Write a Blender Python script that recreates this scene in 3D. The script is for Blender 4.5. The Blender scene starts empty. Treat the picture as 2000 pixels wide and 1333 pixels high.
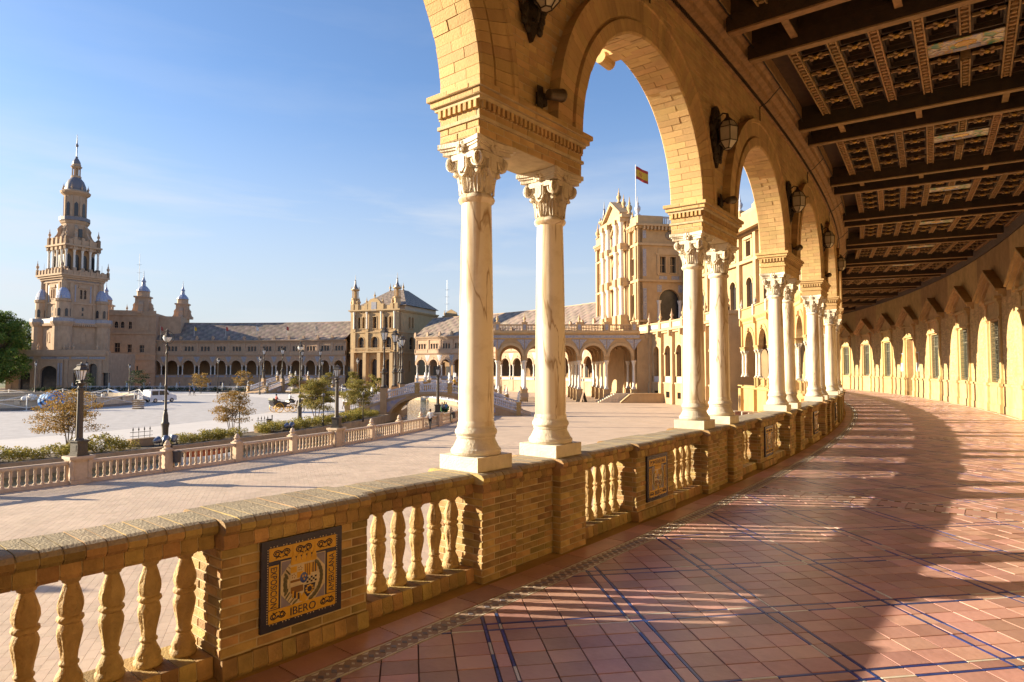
import bpy, math, random
from math import sin, cos, pi, radians as rad, degrees as deg
from mathutils import Vector, Matrix
random.seed(7)
S = bpy.context.scene
COL = S.collection

# ------------------------------------------------------------------ camera
cam_d = bpy.data.cameras.new('camera')
cam = bpy.data.objects.new('camera', cam_d)
COL.objects.link(cam)
cam.location = (0, 0, 1.7)
cam.rotation_euler = (rad(90 + 2.495), 0, 0)
cam_d.sensor_width = 36
cam_d.lens = 36 * 1255 / 2000
cam_d.clip_start = 0.05
cam_d.clip_end = 6000
S.camera = cam

# ------------------------------------------------------------------ sky, sun
SUN_EL = rad(14.9)
SUN_TRAVEL = Vector((cos(SUN_EL) * 0.995, cos(SUN_EL) * -0.0995, -sin(SUN_EL)))
W = bpy.data.worlds.new('World')
S.world = W
W.use_nodes = True
wn, wl = W.node_tree.nodes, W.node_tree.links
wn.clear()
w_out = wn.new('ShaderNodeOutputWorld')
w_bg = wn.new('ShaderNodeBackground')
w_sky = wn.new('ShaderNodeTexSky')
w_sky.sky_type = 'NISHITA'
w_sky.sun_disc = False
w_sky.sun_elevation = SUN_EL
w_sky.sun_rotation = math.atan2(-SUN_TRAVEL.x, -SUN_TRAVEL.y)
w_sky.air_density = 1.0
w_sky.dust_density = 0.6
w_sky.ozone_density = 2.6
w_tc = wn.new('ShaderNodeTexCoord')
w_map = wn.new('ShaderNodeMapping')
w_map.inputs['Scale'].default_value = (1.0, 1.0, 5.5)
w_map.inputs['Location'].default_value = (3.1, 0.7, 0.4)
w_n = wn.new('ShaderNodeTexNoise')
w_n.inputs['Scale'].default_value = 2.6
w_n.inputs['Detail'].default_value = 9
w_n.inputs['Roughness'].default_value = 0.56
w_n.inputs['Distortion'].default_value = 0.25
w_r = wn.new('ShaderNodeMapRange')
w_r.inputs['From Min'].default_value = 0.47
w_r.inputs['From Max'].default_value = 0.66
w_r.inputs['To Max'].default_value = 0.6
w_r.clamp = True
w_mix2c = wn.new('ShaderNodeMix')
w_mix2c.data_type = 'RGBA'
w_mix = w_mix2c
w_mix.data_type = 'RGBA'
wl.new(w_tc.outputs['Generated'], w_map.inputs['Vector'])
wl.new(w_map.outputs['Vector'], w_n.inputs['Vector'])
wl.new(w_n.outputs['Fac'], w_r.inputs['Value'])
w_sep = wn.new('ShaderNodeSeparateXYZ')
wl.new(w_tc.outputs['Generated'], w_sep.inputs[0])
w_low = wn.new('ShaderNodeMapRange')
w_low.interpolation_type = 'SMOOTHSTEP'
w_low.inputs['From Min'].default_value = 0.16
w_low.inputs['From Max'].default_value = 0.36
w_low.inputs['To Min'].default_value = 1.0
w_low.inputs['To Max'].default_value = 0.12
wl.new(w_sep.outputs['Z'], w_low.inputs['Value'])
w_cm = wn.new('ShaderNodeMath'); w_cm.operation = 'MULTIPLY'
wl.new(w_r.outputs['Result'], w_cm.inputs[0]); wl.new(w_low.outputs['Result'], w_cm.inputs[1])
wl.new(w_cm.outputs[0], w_mix2c.inputs[0])
w_hs = wn.new('ShaderNodeHueSaturation')
w_hs.inputs['Saturation'].default_value = 1.15
w_hs.inputs['Value'].default_value = 0.93
w_hs.inputs['Hue'].default_value = 0.508
wl.new(w_sky.outputs['Color'], w_hs.inputs['Color'])

w_mix.inputs[7].default_value = (3.0, 3.15, 3.35, 1)
w_hz = wn.new('ShaderNodeMapRange')          # milky haze that thins out upwards
w_hz.interpolation_type = 'SMOOTHSTEP'
w_hz.inputs['From Min'].default_value = -0.02
w_hz.inputs['From Max'].default_value = 0.42
w_hz.inputs['To Min'].default_value = 0.9
w_hz.inputs['To Max'].default_value = 0.07
wl.new(w_sep.outputs['Z'], w_hz.inputs['Value'])
w_mix2 = wn.new('ShaderNodeMix')
w_mix2.data_type = 'RGBA'
wl.new(w_hz.outputs['Result'], w_mix2.inputs[0])
wl.new(w_hs.outputs['Color'], w_mix2.inputs[6])
w_mix2.inputs[7].default_value = (2.38, 2.5, 2.82, 1)
wl.new(w_mix2.outputs[2], w_mix.inputs[6])
wl.new(w_mix.outputs[2], w_bg.inputs['Color'])
w_bg.inputs['Strength'].default_value = 0.09
wl.new(w_bg.outputs['Background'], w_out.inputs['Surface'])

sun_d = bpy.data.lights.new('sun', 'SUN')
sun_d.energy = 5.0
sun_d.angle = rad(0.5)
sun_d.color = (1.0, 0.84, 0.60)
sun = bpy.data.objects.new('sun', sun_d)
COL.objects.link(sun)
sun.rotation_euler = SUN_TRAVEL.to_track_quat('-Z', 'Y').to_euler()
sun.location = (-60, 0, 40)

S.view_settings.view_transform = 'Standard'
S.view_settings.look = 'None'
S.view_settings.gamma = 1
S.view_settings.use_curve_mapping = False
S.view_settings.exposure = 1.62
S.render.engine = 'CYCLES'
S.cycles.max_bounces = 10
S.cycles.diffuse_bounces = 8
S.cycles.glossy_bounces = 3
S.cycles.transmission_bounces = 3
S.cycles.transparent_max_bounces = 6
S.cycles.caustics_reflective = False
S.cycles.caustics_refractive = False

# ------------------------------------------------------------------ layout numbers
CX, CY, R1 = -87.35, 77.02, 112.67     # centre and arcade radius of the half-ring plaza
PITCH = 4.68
DP = deg(PITCH / R1)
TH0 = -39.14                            # angle of the pier right of the camera
G = 1.7 - 5.183                         # plaza ground level
RW = 118.4                              # inner face of the gallery's back wall

def P(R, th, z=0.0):
    t = rad(th)
    return Vector((CX + R * cos(t), CY + R * sin(t), z))

def U(u):
    """angle of pier number u (arches keep a slightly wider pitch beyond the fifth)"""
    return TH0 + DP * (u if u < 5 else 5 + (u - 5) * 1.085)

# ------------------------------------------------------------------ materials
MATS = {}
def mat(name, col, rough=0.85, var=0.18, ns=2.0, col2=None, rnd=0.0, bump=0.0, bs=40.0, metal=0.0, spec=0.5, stain=0.0, detail=6, coat=0.0):
    """procedural material: two-scale noise colour, per-piece variation, fine relief, blotchy wear"""
    if name in MATS: return MATS[name]
    m = bpy.data.materials.new(name)
    m.use_nodes = True
    n, l = m.node_tree.nodes, m.node_tree.links
    n.clear()
    out = n.new('ShaderNodeOutputMaterial')
    b = n.new('ShaderNodeBsdfPrincipled')
    l.new(b.outputs[0], out.inputs[0])
    b.inputs['Roughness'].default_value = rough
    b.inputs['Metallic'].default_value = metal
    b.inputs['Specular IOR Level'].default_value = spec
    if coat: b.inputs['Coat Weight'].default_value = coat
    tc = n.new('ShaderNodeTexCoord')
    c1 = (*col, 1)
    c2 = (*(col2 if col2 else [c * (1 - 1.6 * var) for c in col]), 1)
    noi = n.new('ShaderNodeTexNoise')
    noi.inputs['Scale'].default_value = ns
    noi.inputs['Detail'].default_value = detail
    noi.inputs['Roughness'].default_value = 0.6
    l.new(tc.outputs['Object'], noi.inputs['Vector'])
    mr = n.new('ShaderNodeMapRange')
    mr.inputs['From Min'].default_value = 0.3
    mr.inputs['From Max'].default_value = 0.7
    l.new(noi.outputs['Fac'], mr.inputs['Value'])
    mx = n.new('ShaderNodeMix'); mx.data_type = 'RGBA'
    mx.inputs[6].default_value = c1
    mx.inputs[7].default_value = c2
    l.new(mr.outputs['Result'], mx.inputs[0])
    cur = mx.outputs[2]
    if rnd:
        at = n.new('ShaderNodeAttribute'); at.attribute_name = 'rnd'
        oi = n.new('ShaderNodeObjectInfo')
        ad = n.new('ShaderNodeMath'); ad.operation = 'ADD'
        l.new(at.outputs['Fac'], ad.inputs[0]); l.new(oi.outputs['Random'], ad.inputs[1])
        fr = n.new('ShaderNodeMath'); fr.operation = 'FRACT'
        l.new(ad.outputs[0], fr.inputs[0])
        hs = n.new('ShaderNodeHueSaturation')
        v = n.new('ShaderNodeMapRange')
        v.inputs['To Min'].default_value = 1 - rnd; v.inputs['To Max'].default_value = 1 + rnd * 0.7
        l.new(fr.outputs[0], v.inputs['Value'])
        l.new(v.outputs['Result'], hs.inputs['Value'])
        wn_ = n.new('ShaderNodeTexWhiteNoise'); wn_.noise_dimensions = '1D'
        l.new(fr.outputs[0], wn_.inputs['W'])
        hu = n.new('ShaderNodeMapRange')
        hu.inputs['To Min'].default_value = 0.5 - 0.05 * rnd; hu.inputs['To Max'].default_value = 0.5 + 0.05 * rnd
        l.new(wn_.outputs['Value'], hu.inputs['Value'])
        l.new(hu.outputs['Result'], hs.inputs['Hue'])
        l.new(cur, hs.inputs['Color'])
        cur = hs.outputs['Color']
    if stain:
        n2 = n.new('ShaderNodeTexNoise')
        n2.inputs['Scale'].default_value = 0.9; n2.inputs['Detail'].default_value = 8; n2.inputs['Roughness'].default_value = 0.7
        mp = n.new('ShaderNodeMapping'); mp.inputs['Scale'].default_value = (1.6, 1.6, 0.5)
        ge = n.new('ShaderNodeNewGeometry')
        l.new(ge.outputs['Position'], mp.inputs['Vector']); l.new(mp.outputs['Vector'], n2.inputs['Vector'])
        m2 = n.new('ShaderNodeMapRange')
        m2.inputs['From Min'].default_value = 0.47; m2.inputs['From Max'].default_value = 0.72
        m2.inputs['To Max'].default_value = stain
        l.new(n2.outputs['Fac'], m2.inputs['Value'])
        x2 = n.new('ShaderNodeMix'); x2.data_type = 'RGBA'; x2.blend_type = 'MULTIPLY'
        l.new(m2.outputs['Result'], x2.inputs[0])
        l.new(cur, x2.inputs[6]); x2.inputs[7].default_value = (0.42, 0.36, 0.30, 1)
        cur = x2.outputs[2]
    l.new(cur, b.inputs['Base Color'])
    if bump:
        n3 = n.new('ShaderNodeTexNoise')
        n3.inputs['Scale'].default_value = bs; n3.inputs['Detail'].default_value = 5
        l.new(tc.outputs['Object'], n3.inputs['Vector'])
        bp = n.new('ShaderNodeBump'); bp.inputs['Strength'].default_value = bump; bp.inputs['Distance'].default_value = 0.02
        l.new(n3.outputs['Fac'], bp.inputs['Height'])
        l.new(bp.outputs['Normal'], b.inputs['Normal'])
    MATS[name] = m
    return m

BRICK = mat('gallery_brick', (0.52, 0.345, 0.15), 0.85, 0.12, 5, rnd=0.15, bump=0.35, bs=60, stain=0.45)
BRICKP = mat('pedestal_brick', (0.46, 0.30, 0.115), 0.8, 0.25, 7, rnd=0.38, bump=0.45, bs=70, stain=0.8)
MORTAR = mat('lime_mortar', (0.52, 0.42, 0.26), 0.95, 0.2, 9, bump=0.3, bs=90)
PLAST = mat('ochre_wall', (0.50, 0.325, 0.125), 0.9, 0.14, 1.3, rnd=0.0, bump=0.25, bs=45, stain=0.4)
WALLB = mat('back_wall_brick', (0.60, 0.425, 0.20), 0.88, 0.18, 3, rnd=0.22, bump=0.3, bs=50, stain=0.35)
TERRA = mat('moulded_terracotta', (0.52, 0.355, 0.155), 0.75, 0.22, 9, bump=0.6, bs=55, stain=0.5, rnd=0.12)
IRON = mat('black_iron', (0.035, 0.033, 0.032), 0.5, 0.3, 12, metal=0.4, bump=0.2)
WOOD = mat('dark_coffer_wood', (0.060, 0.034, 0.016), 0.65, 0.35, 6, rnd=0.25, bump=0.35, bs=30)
WOODL = mat('carved_wood_rib', (0.42, 0.26, 0.11), 0.7, 0.3, 8, rnd=0.2, bump=0.4, bs=40)  # same dark wood, with bounce light from the floor put into the colour
GILT = mat('gilt_rosette', (0.55, 0.33, 0.06), 0.4, 0.2, 10, metal=0.5)
TILE = mat('terracotta_floor_tile', (0.57, 0.335, 0.275), 0.36, 0.2, 3.5, rnd=0.26, bump=0.12, bs=25, stain=0.5, col2=(0.49, 0.29, 0.255))
GROUT = mat('floor_grout', (0.17, 0.115, 0.095), 0.9, 0.2, 10)
BLUE = mat('blue_glazed_strip', (0.045, 0.085, 0.34), 0.28, 0.3, 14, rnd=0.3)
WHITET = mat('white_glazed_tile', (0.70, 0.66, 0.56), 0.3, 0.15, 14, rnd=0.15)
YELT = mat('yellow_glaze', (0.62, 0.36, 0.035), 0.25, 0.16, 14)
DARKT = mat('dark_blue_glaze', (0.03, 0.03, 0.06), 0.25, 0.2, 14)
BROWNT = mat('brown_glaze', (0.22, 0.11, 0.03), 0.25, 0.2, 14)
GLASS = mat('window_glass', (0.20, 0.19, 0.16), 0.12, 0.3, 2, spec=0.8)
STONE = mat('pale_limestone', (0.60, 0.50, 0.38), 0.85, 0.16, 6, bump=0.25, bs=60, stain=0.35, rnd=0.08)

def marble():
    m = bpy.data.materials.new('veined_cream_marble'); m.use_nodes = True
    n, l = m.node_tree.nodes, m.node_tree.links
    b = n['Principled BSDF']
    b.inputs['Roughness'].default_value = 0.42
    tc = n.new('ShaderNodeTexCoord'); oi = n.new('ShaderNodeObjectInfo')
    mp = n.new('ShaderNodeMapping'); mp.inputs['Scale'].default_value = (5.0, 5.0, 0.55); mp.inputs['Rotation'].default_value = (0.10, 0.14, 0)
    vm = n.new('ShaderNodeVectorMath'); vm.operation = 'ADD'
    sc = n.new('ShaderNodeMath'); sc.operation = 'MULTIPLY'; sc.inputs[1].default_value = 37
    l.new(oi.outputs['Random'], sc.inputs[0])
    l.new(tc.outputs['Object'], vm.inputs[0]); l.new(sc.outputs[0], vm.inputs[1])
    l.new(vm.outputs[0], mp.inputs['Vector'])
    a = n.new('ShaderNodeTexNoise'); a.inputs['Scale'].default_value = 1.3; a.inputs['Detail'].default_value = 9; a.inputs['Distortion'].default_value = 0.6
    l.new(mp.outputs['Vector'], a.inputs['Vector'])
    r = n.new('ShaderNodeValToRGB')
    e = r.color_ramp.elements
    e[0].position = 0.34; e[0].color = (0.42, 0.31, 0.185, 1)
    e[1].position = 0.56; e[1].color = (0.74, 0.665, 0.53, 1)
    x = e.new(0.45); x.color = (0.64, 0.53, 0.38, 1)
    x = e.new(0.475); x.color = (0.73, 0.65, 0.51, 1)
    l.new(a.outputs['Fac'], r.inputs['Fac'])
    # darker rust-brown veins that run up the shaft
    v = n.new('ShaderNodeTexNoise'); v.inputs['Scale'].default_value = 0.8; v.inputs['Detail'].default_value = 4; v.inputs['Distortion'].default_value = 1.1
    l.new(mp.outputs['Vector'], v.inputs['Vector'])
    ab = n.new('ShaderNodeMath'); ab.operation = 'SUBTRACT'; ab.inputs[1].default_value = 0.56
    l.new(v.outputs['Fac'], ab.inputs[0])
    ab2 = n.new('ShaderNodeMath'); ab2.operation = 'ABSOLUTE'; l.new(ab.outputs[0], ab2.inputs[0])
    mr = n.new('ShaderNodeMapRange'); mr.inputs['From Min'].default_value = 0.0; mr.inputs['From Max'].default_value = 0.018
    mr.inputs['To Min'].default_value = 0.9; mr.inputs['To Max'].default_value = 0.0
    l.new(ab2.outputs[0], mr.inputs['Value'])
    mx = n.new('ShaderNodeMix'); mx.data_type = 'RGBA'
    l.new(mr.outputs['Result'], mx.inputs[0]); l.new(r.outputs['Color'], mx.inputs[6]); mx.inputs[7].default_value = (0.30, 0.19, 0.09, 1)
    # weathering: rain-washed blotches and a grimy foot
    g = n.new('ShaderNodeTexNoise'); g.inputs['Scale'].default_value = 5.5; g.inputs['Detail'].default_value = 8; g.inputs['Roughness'].default_value = .7
    l.new(vm.outputs[0], g.inputs['Vector'])
    gm = n.new('ShaderNodeMapRange'); gm.inputs['From Min'].default_value = .5; gm.inputs['From Max'].default_value = .75; gm.inputs['To Max'].default_value = .5
    l.new(g.outputs['Fac'], gm.inputs['Value'])
    m3 = n.new('ShaderNodeMix'); m3.data_type = 'RGBA'; m3.blend_type = 'MULTIPLY'
    l.new(gm.outputs['Result'], m3.inputs[0]); l.new(mx.outputs[2], m3.inputs[6]); m3.inputs[7].default_value = (.62, .54, .42, 1)
    l.new(m3.outputs[2], b.inputs['Base Color'])
    bp = n.new('ShaderNodeBump'); bp.inputs['Strength'].default_value = .12; bp.inputs['Distance'].default_value = .01
    l.new(g.outputs['Fac'], bp.inputs['Height']); l.new(bp.outputs['Normal'], b.inputs['Normal'])
    return m
MARBLE = marble()
CAPST = mat('carved_cream_marble', (0.72, 0.64, 0.50), 0.6, 0.18, 7, bump=0.35, bs=60, stain=0.55)

# ------------------------------------------------------------------ mesh builder
class MB:
    def __init__(s):
        s.v = []; s.f = []; s.m = []; s.r = []; s.mi = 0; s.cr = 0.0
    def add(s, vs, fs, r=None):
        b = len(s.v)
        s.v.extend(vs)
        r = s.cr if r is None else r
        for f in fs:
            s.f.append([b + i for i in f]); s.m.append(s.mi); s.r.append(r)
        return b
    def box(s, x0, x1, y0, y1, z0, z1, r=None, skip=''):
        vs = [(x0, y0, z0), (x1, y0, z0), (x1, y1, z0), (x0, y1, z0), (x0, y0, z1), (x1, y0, z1), (x1, y1, z1), (x0, y1, z1)]
        fs = {'b': (0, 3, 2, 1), 't': (4, 5, 6, 7), 's': (0, 1, 5, 4), 'e': (1, 2, 6, 5), 'n': (2, 3, 7, 6), 'w': (3, 0, 4, 7)}
        return s.add(vs, [f for k, f in fs.items() if k not in skip], r)
    def ybox(s, x0, x1, y0, y1, z0, z1, seg=1, r=None):
        """box cut along y so that it can follow the arc"""
        for i in range(seg):
            a = y0 + (y1 - y0) * i / seg; b = y0 + (y1 - y0) * (i + 1) / seg
            s.box(x0, x1, a, b, z0, z1, r, ('' if i == 0 else 's') + ('' if i == seg - 1 else 'n'))
    def lathe(s, prof, n=20, c=(0, 0, 0), r=None, a0=0.0, sx=1.0, sy=1.0):
        vs = []; fs = []
        for (q, z) in prof:
            for i in range(n):
                a = a0 + 2 * pi * i / n
                vs.append((c[0] + q * sx * cos(a), c[1] + q * sy * sin(a), c[2] + z))
        for j in range(len(prof) - 1):
            for i in range(n):
                k = (i + 1) % n
                fs.append((j * n + i, j * n + k, (j + 1) * n + k, (j + 1) * n + i))
        if prof[0][0] > 1e-4: fs.append(tuple(range(n - 1, -1, -1)))
        if prof[-1][0] > 1e-4: fs.append(tuple((len(prof) - 1) * n + i for i in range(n)))
        return s.add(vs, fs, r)
    def prism(s, poly, lo, hi, axis='x', r=None, caps=True):
        """polygon (a, b) extruded along an axis: x -> (y, z), y -> (x, z), z -> (x, y)"""
        n = len(poly); vs = []
        for t in (lo, hi):
            for a, b in poly:
                vs.append((t, a, b) if axis == 'x' else (a, t, b) if axis == 'y' else (a, b, t))
        fs = [(i, (i + 1) % n, n + (i + 1) % n, n + i) for i in range(n)]
        if caps: fs += [tuple(range(n - 1, -1, -1)), tuple(range(n, 2 * n))]
        return s.add(vs, fs, r)
    def tube(s, pts, rad_, n=8, r=None, cap=True):
        pts = [Vector(p) for p in pts]
        rs = rad_ if isinstance(rad_, (list, tuple)) else [rad_] * len(pts)
        vs = []; fs = []
        up = None
        for i, p in enumerate(pts):
            d = (pts[min(i + 1, len(pts) - 1)] - pts[max(i - 1, 0)]).normalized()
            if up is None:
                up = Vector((0, 0, 1)) if abs(d.z) < 0.9 else Vector((1, 0, 0))
            x = d.cross(up).normalized(); y = x.cross(d).normalized(); up = y
            for k in range(n):
                a = 2 * pi * k / n
                vs.append(tuple(p + (x * cos(a) + y * sin(a)) * rs[i]))
        for i in range(len(pts) - 1):
            for k in range(n):
                q = (k + 1) % n
                fs.append((i * n + k, i * n + q, (i + 1) * n + q, (i + 1) * n + k))
        if cap: fs += [tuple(range(n - 1, -1, -1)), tuple((len(pts) - 1) * n + k for k in range(n))]
        return s.add(vs, fs, r)
    def ball(s, c, rx, ry=None, rz=None, n=12, m=8, r=None):
        ry = rx if ry is None else ry; rz = rx if rz is None else rz
        prof = [(max(sin(pi * j / m), 0.0), -cos(pi * j / m)) for j in range(m + 1)]
        b = len(s.v)
        s.lathe([(q, z) for q, z in prof], n, (0, 0, 0), r)
        s.v[b:] = [(c[0] + x * rx, c[1] + y * ry, c[2] + z * rz) for x, y, z in s.v[b:]]
        return b
    def archwall(s, y0, y1, zb, zt, x0, x1, yc, hw, zs, rise=None, n=16, zo=None, r=None):
        """wall piece y0..y1 with one arched opening (half width hw, springing at zs); the opening starts at zo"""
        rise = hw if rise is None else rise
        zo = zb if zo is None else zo
        if yc - hw > y0 + 1e-4: s.box(x0, x1, y0, yc - hw, zb, zt, r)
        if yc + hw < y1 - 1e-4: s.box(x0, x1, yc + hw, y1, zb, zt, r)
        if zo > zb + 1e-4: s.box(x0, x1, yc - hw, yc + hw, zb, zo, r)
        pts = [(yc - hw * cos(pi * i / n), zs + rise * sin(pi * i / n)) for i in range(n + 1)]
        vs = []; fs = []
        for (y, z) in pts:
            vs += [(x0, y, z), (x1, y, z), (x0, y, zt), (x1, y, zt)]
        for i in range(n):
            a, b = 4 * i, 4 * i + 4
            fs += [(a, a + 2, b + 2, b), (a + 1, b + 1, b + 3, a + 3), (a, b, b + 1, a + 1), (a + 2, a + 3, b + 3, b + 2)]
        s.add(vs, fs, r)
    def wall(s, y0, y1, zb, zt, x0, x1, ops=(), n=10, r=None):
        """wall band with a row of openings (yc, half width, bottom, springing or top, 'a' arched / 'r' square)"""
        ops = sorted(ops); y = y0
        for (yc, hw, z0, z1, kind) in ops:
            if yc - hw > y + 1e-4: s.box(x0, x1, y, yc - hw, zb, zt, r)
            if kind == 'a':
                s.archwall(yc - hw, yc + hw, zb, zt, x0, x1, yc, hw, z1, n=n, zo=z0, r=r)
            else:
                if z0 > zb + 1e-4: s.box(x0, x1, yc - hw, yc + hw, zb, z0, r)
                s.box(x0, x1, yc - hw, yc + hw, z1, zt, r)
            y = yc + hw
        if y < y1 - 1e-4: s.box(x0, x1, y, y1, zb, zt, r)
    def archring(s, prof, zs, yc=0.0, n=24, a0=0.0, a1=pi, r=None, cap=True):
        """closed cross-section (radius, x) swept round a semicircle in the y-z plane"""
        k = len(prof); vs = []; fs = []
        for i in range(n + 1):
            a = a0 + (a1 - a0) * i / n
            for (q, x) in prof: vs.append((x, yc - q * cos(a), zs + q * sin(a)))
        for i in range(n):
            for j in range(k):
                jj = (j + 1) % k
                fs.append((i * k + j, i * k + jj, (i + 1) * k + jj, (i + 1) * k + j))
        if cap: fs += [tuple(range(k - 1, -1, -1)), tuple(n * k + j for j in range(k))]
        s.add(vs, fs, r)
    def xf(s, fn, start=0):
        s.v[start:] = [fn(*p) for p in s.v[start:]]
    def arc(s, R=R1, start=0):
        s.xf(lambda x, y, z: ((R + x) * cos(y / R) - R, (R + x) * sin(y / R), z), start)
    def mesh(s, name, mats, smooth=None, recalc=False):
        me = bpy.data.meshes.new(name)
        me.from_pydata([tuple(p) for p in s.v], [], s.f)
        for m in (mats if isinstance(mats, (list, tuple)) else [mats]): me.materials.append(m)
        me.polygons.foreach_set('material_index', s.m)
        at = me.attributes.new('rnd', 'FLOAT', 'FACE'); at.data.foreach_set('value', s.r)
        if recalc:
            import bmesh
            bm = bmesh.new(); bm.from_mesh(me); bmesh.ops.recalc_face_normals(bm, faces=bm.faces); bm.to_mesh(me); bm.free()
        if smooth is not None:
            me.shade_smooth(); me.set_sharp_from_angle(angle=rad(smooth))
        me.validate(); me.update()
        return me
    def build(s, name, mats, parent=None, loc=(0, 0, 0), rz=0.0, smooth=None, recalc=False):
        return ob(name, s.mesh(name, mats, smooth, recalc), parent, loc, rz)

def ob(name, data, parent=None, loc=(0, 0, 0), rz=0.0, rot=None, sc=None):
    o = bpy.data.objects.new(name, data)
    COL.objects.link(o)
    o.location = loc
    o.rotation_euler = rot if rot else (0, 0, rz)
    if sc: o.scale = sc if isinstance(sc, (tuple, list)) else (sc, sc, sc)
    if parent: o.parent = parent
    return o
def tag(o, label=None, cat=None, group=None, kind=None):
    if label: o['label'] = label
    if cat: o['category'] = cat
    if group: o['group'] = group
    if kind: o['kind'] = kind
    return o
def thing(name, label, cat, loc=(0, 0, 0), rz=0.0, group=None):
    return tag(ob(name, None, None, loc, rz), label, cat, group)
def polar(R, th, z=0.0):
    return dict(loc=P(R, th, z), rz=rad(th))
def copy_tree(o, parent=None):
    c = o.copy(); COL.objects.link(c)
    if parent: c.parent = parent
    for ch in o.children: copy_tree(ch, c)
    return c
rnd = random.random
def ru(a, b): return a + (b - a) * random.random()
# =================================================================== GALLERY
def rel(o, L): return Vector(o) - Vector(L)
KS = list(range(-4, 15))               # piers
NEARB = (-1, 0)                        # bays whose voussoirs are single pieces

def brick_face(w, h, cw=0.205, ch=0.044, j=0.009, half=0.5):
    """running-bond rectangles (a0, a1, b0, b1) filling w x h, centred on a = 0"""
    out = []; row = 0; b = 0.0
    n = max(1, round(h / (ch + j))); ph = h / n
    for row in range(n):
        b0 = row * ph + j / 2; b1 = (row + 1) * ph - j / 2
        a = -w / 2 - (0 if row % 2 == 0 else (cw + j) * half)
        while a < w / 2 - 1e-4:
            a0 = max(a, -w / 2); a1 = min(a + cw, w / 2)
            if a1 - a0 > 0.025: out.append((a0, a1, b0, b1))
            a += cw + j
    return out
_bm = {}
def brick_mesh(L, H, mt, T=0.03, lip=0.006):
    k = (round(L, 3), round(H, 3), mt.name)
    if k not in _bm:
        m = MB(); c = 0.004
        # a slightly cushioned brick face
        vs = [(-T, -L/2, -H/2), (-T, L/2, -H/2), (-T, L/2, H/2), (-T, -L/2, H/2),
              (lip - c, -L/2, -H/2), (lip - c, L/2, -H/2), (lip - c, L/2, H/2), (lip - c, -L/2, H/2),
              (lip, -L/2 + c, -H/2 + c), (lip, L/2 - c, -H/2 + c), (lip, L/2 - c, H/2 - c), (lip, -L/2 + c, H/2 - c)]
        fs = [(0, 1, 5, 4), (1, 2, 6, 5), (2, 3, 7, 6), (3, 0, 4, 7), (4, 5, 9, 8), (5, 6, 10, 9), (6, 7, 11, 10), (7, 4, 8, 11), (8, 9, 10, 11)]
        m.add(vs, fs)
        _bm[k] = m.mesh('brick', mt)
    return _bm[k]
def face_bricks(parent, mt, org, ang, w, h, lip=0.006, jit=0.0025, name='brick', **kw):
    """single brick objects on a vertical face: origin = bottom centre, ang = direction of the outward normal"""
    ca, sa = cos(ang), sin(ang)
    for (a0, a1, b0, b1) in brick_face(w, h, **kw):
        d = ru(-jit, jit); a = (a0 + a1) / 2
        ob(name, brick_mesh(a1 - a0, b1 - b0, mt, lip=lip), parent,
           (org[0] + ca * d - sa * a, org[1] + sa * d + ca * a, org[2] + (b0 + b1) / 2), ang + ru(-.004, .004))
def face_bricks_mb(mb, org, ang, w, h, lip=0.006, jit=0.0025, keep=None, **kw):
    ca, sa = cos(ang), sin(ang)
    for (a0, a1, b0, b1) in brick_face(w, h, **kw):
        if keep and not keep((a0 + a1) / 2, (b0 + b1) / 2): continue
        d = lip + ru(-jit, jit); r = rnd()
        vs = []
        for t in (-0.02, d):
            for a, b in ((a0, b0), (a1, b0), (a1, b1), (a0, b1)):
                vs.append((org[0] + ca * t - sa * a, org[1] + sa * t + ca * a, org[2] + b))
        mb.add(vs, [(4, 5, 6, 7), (0, 1, 5, 4), (1, 2, 6, 5), (2, 3, 7, 6), (3, 0, 4, 7)], r)

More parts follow.
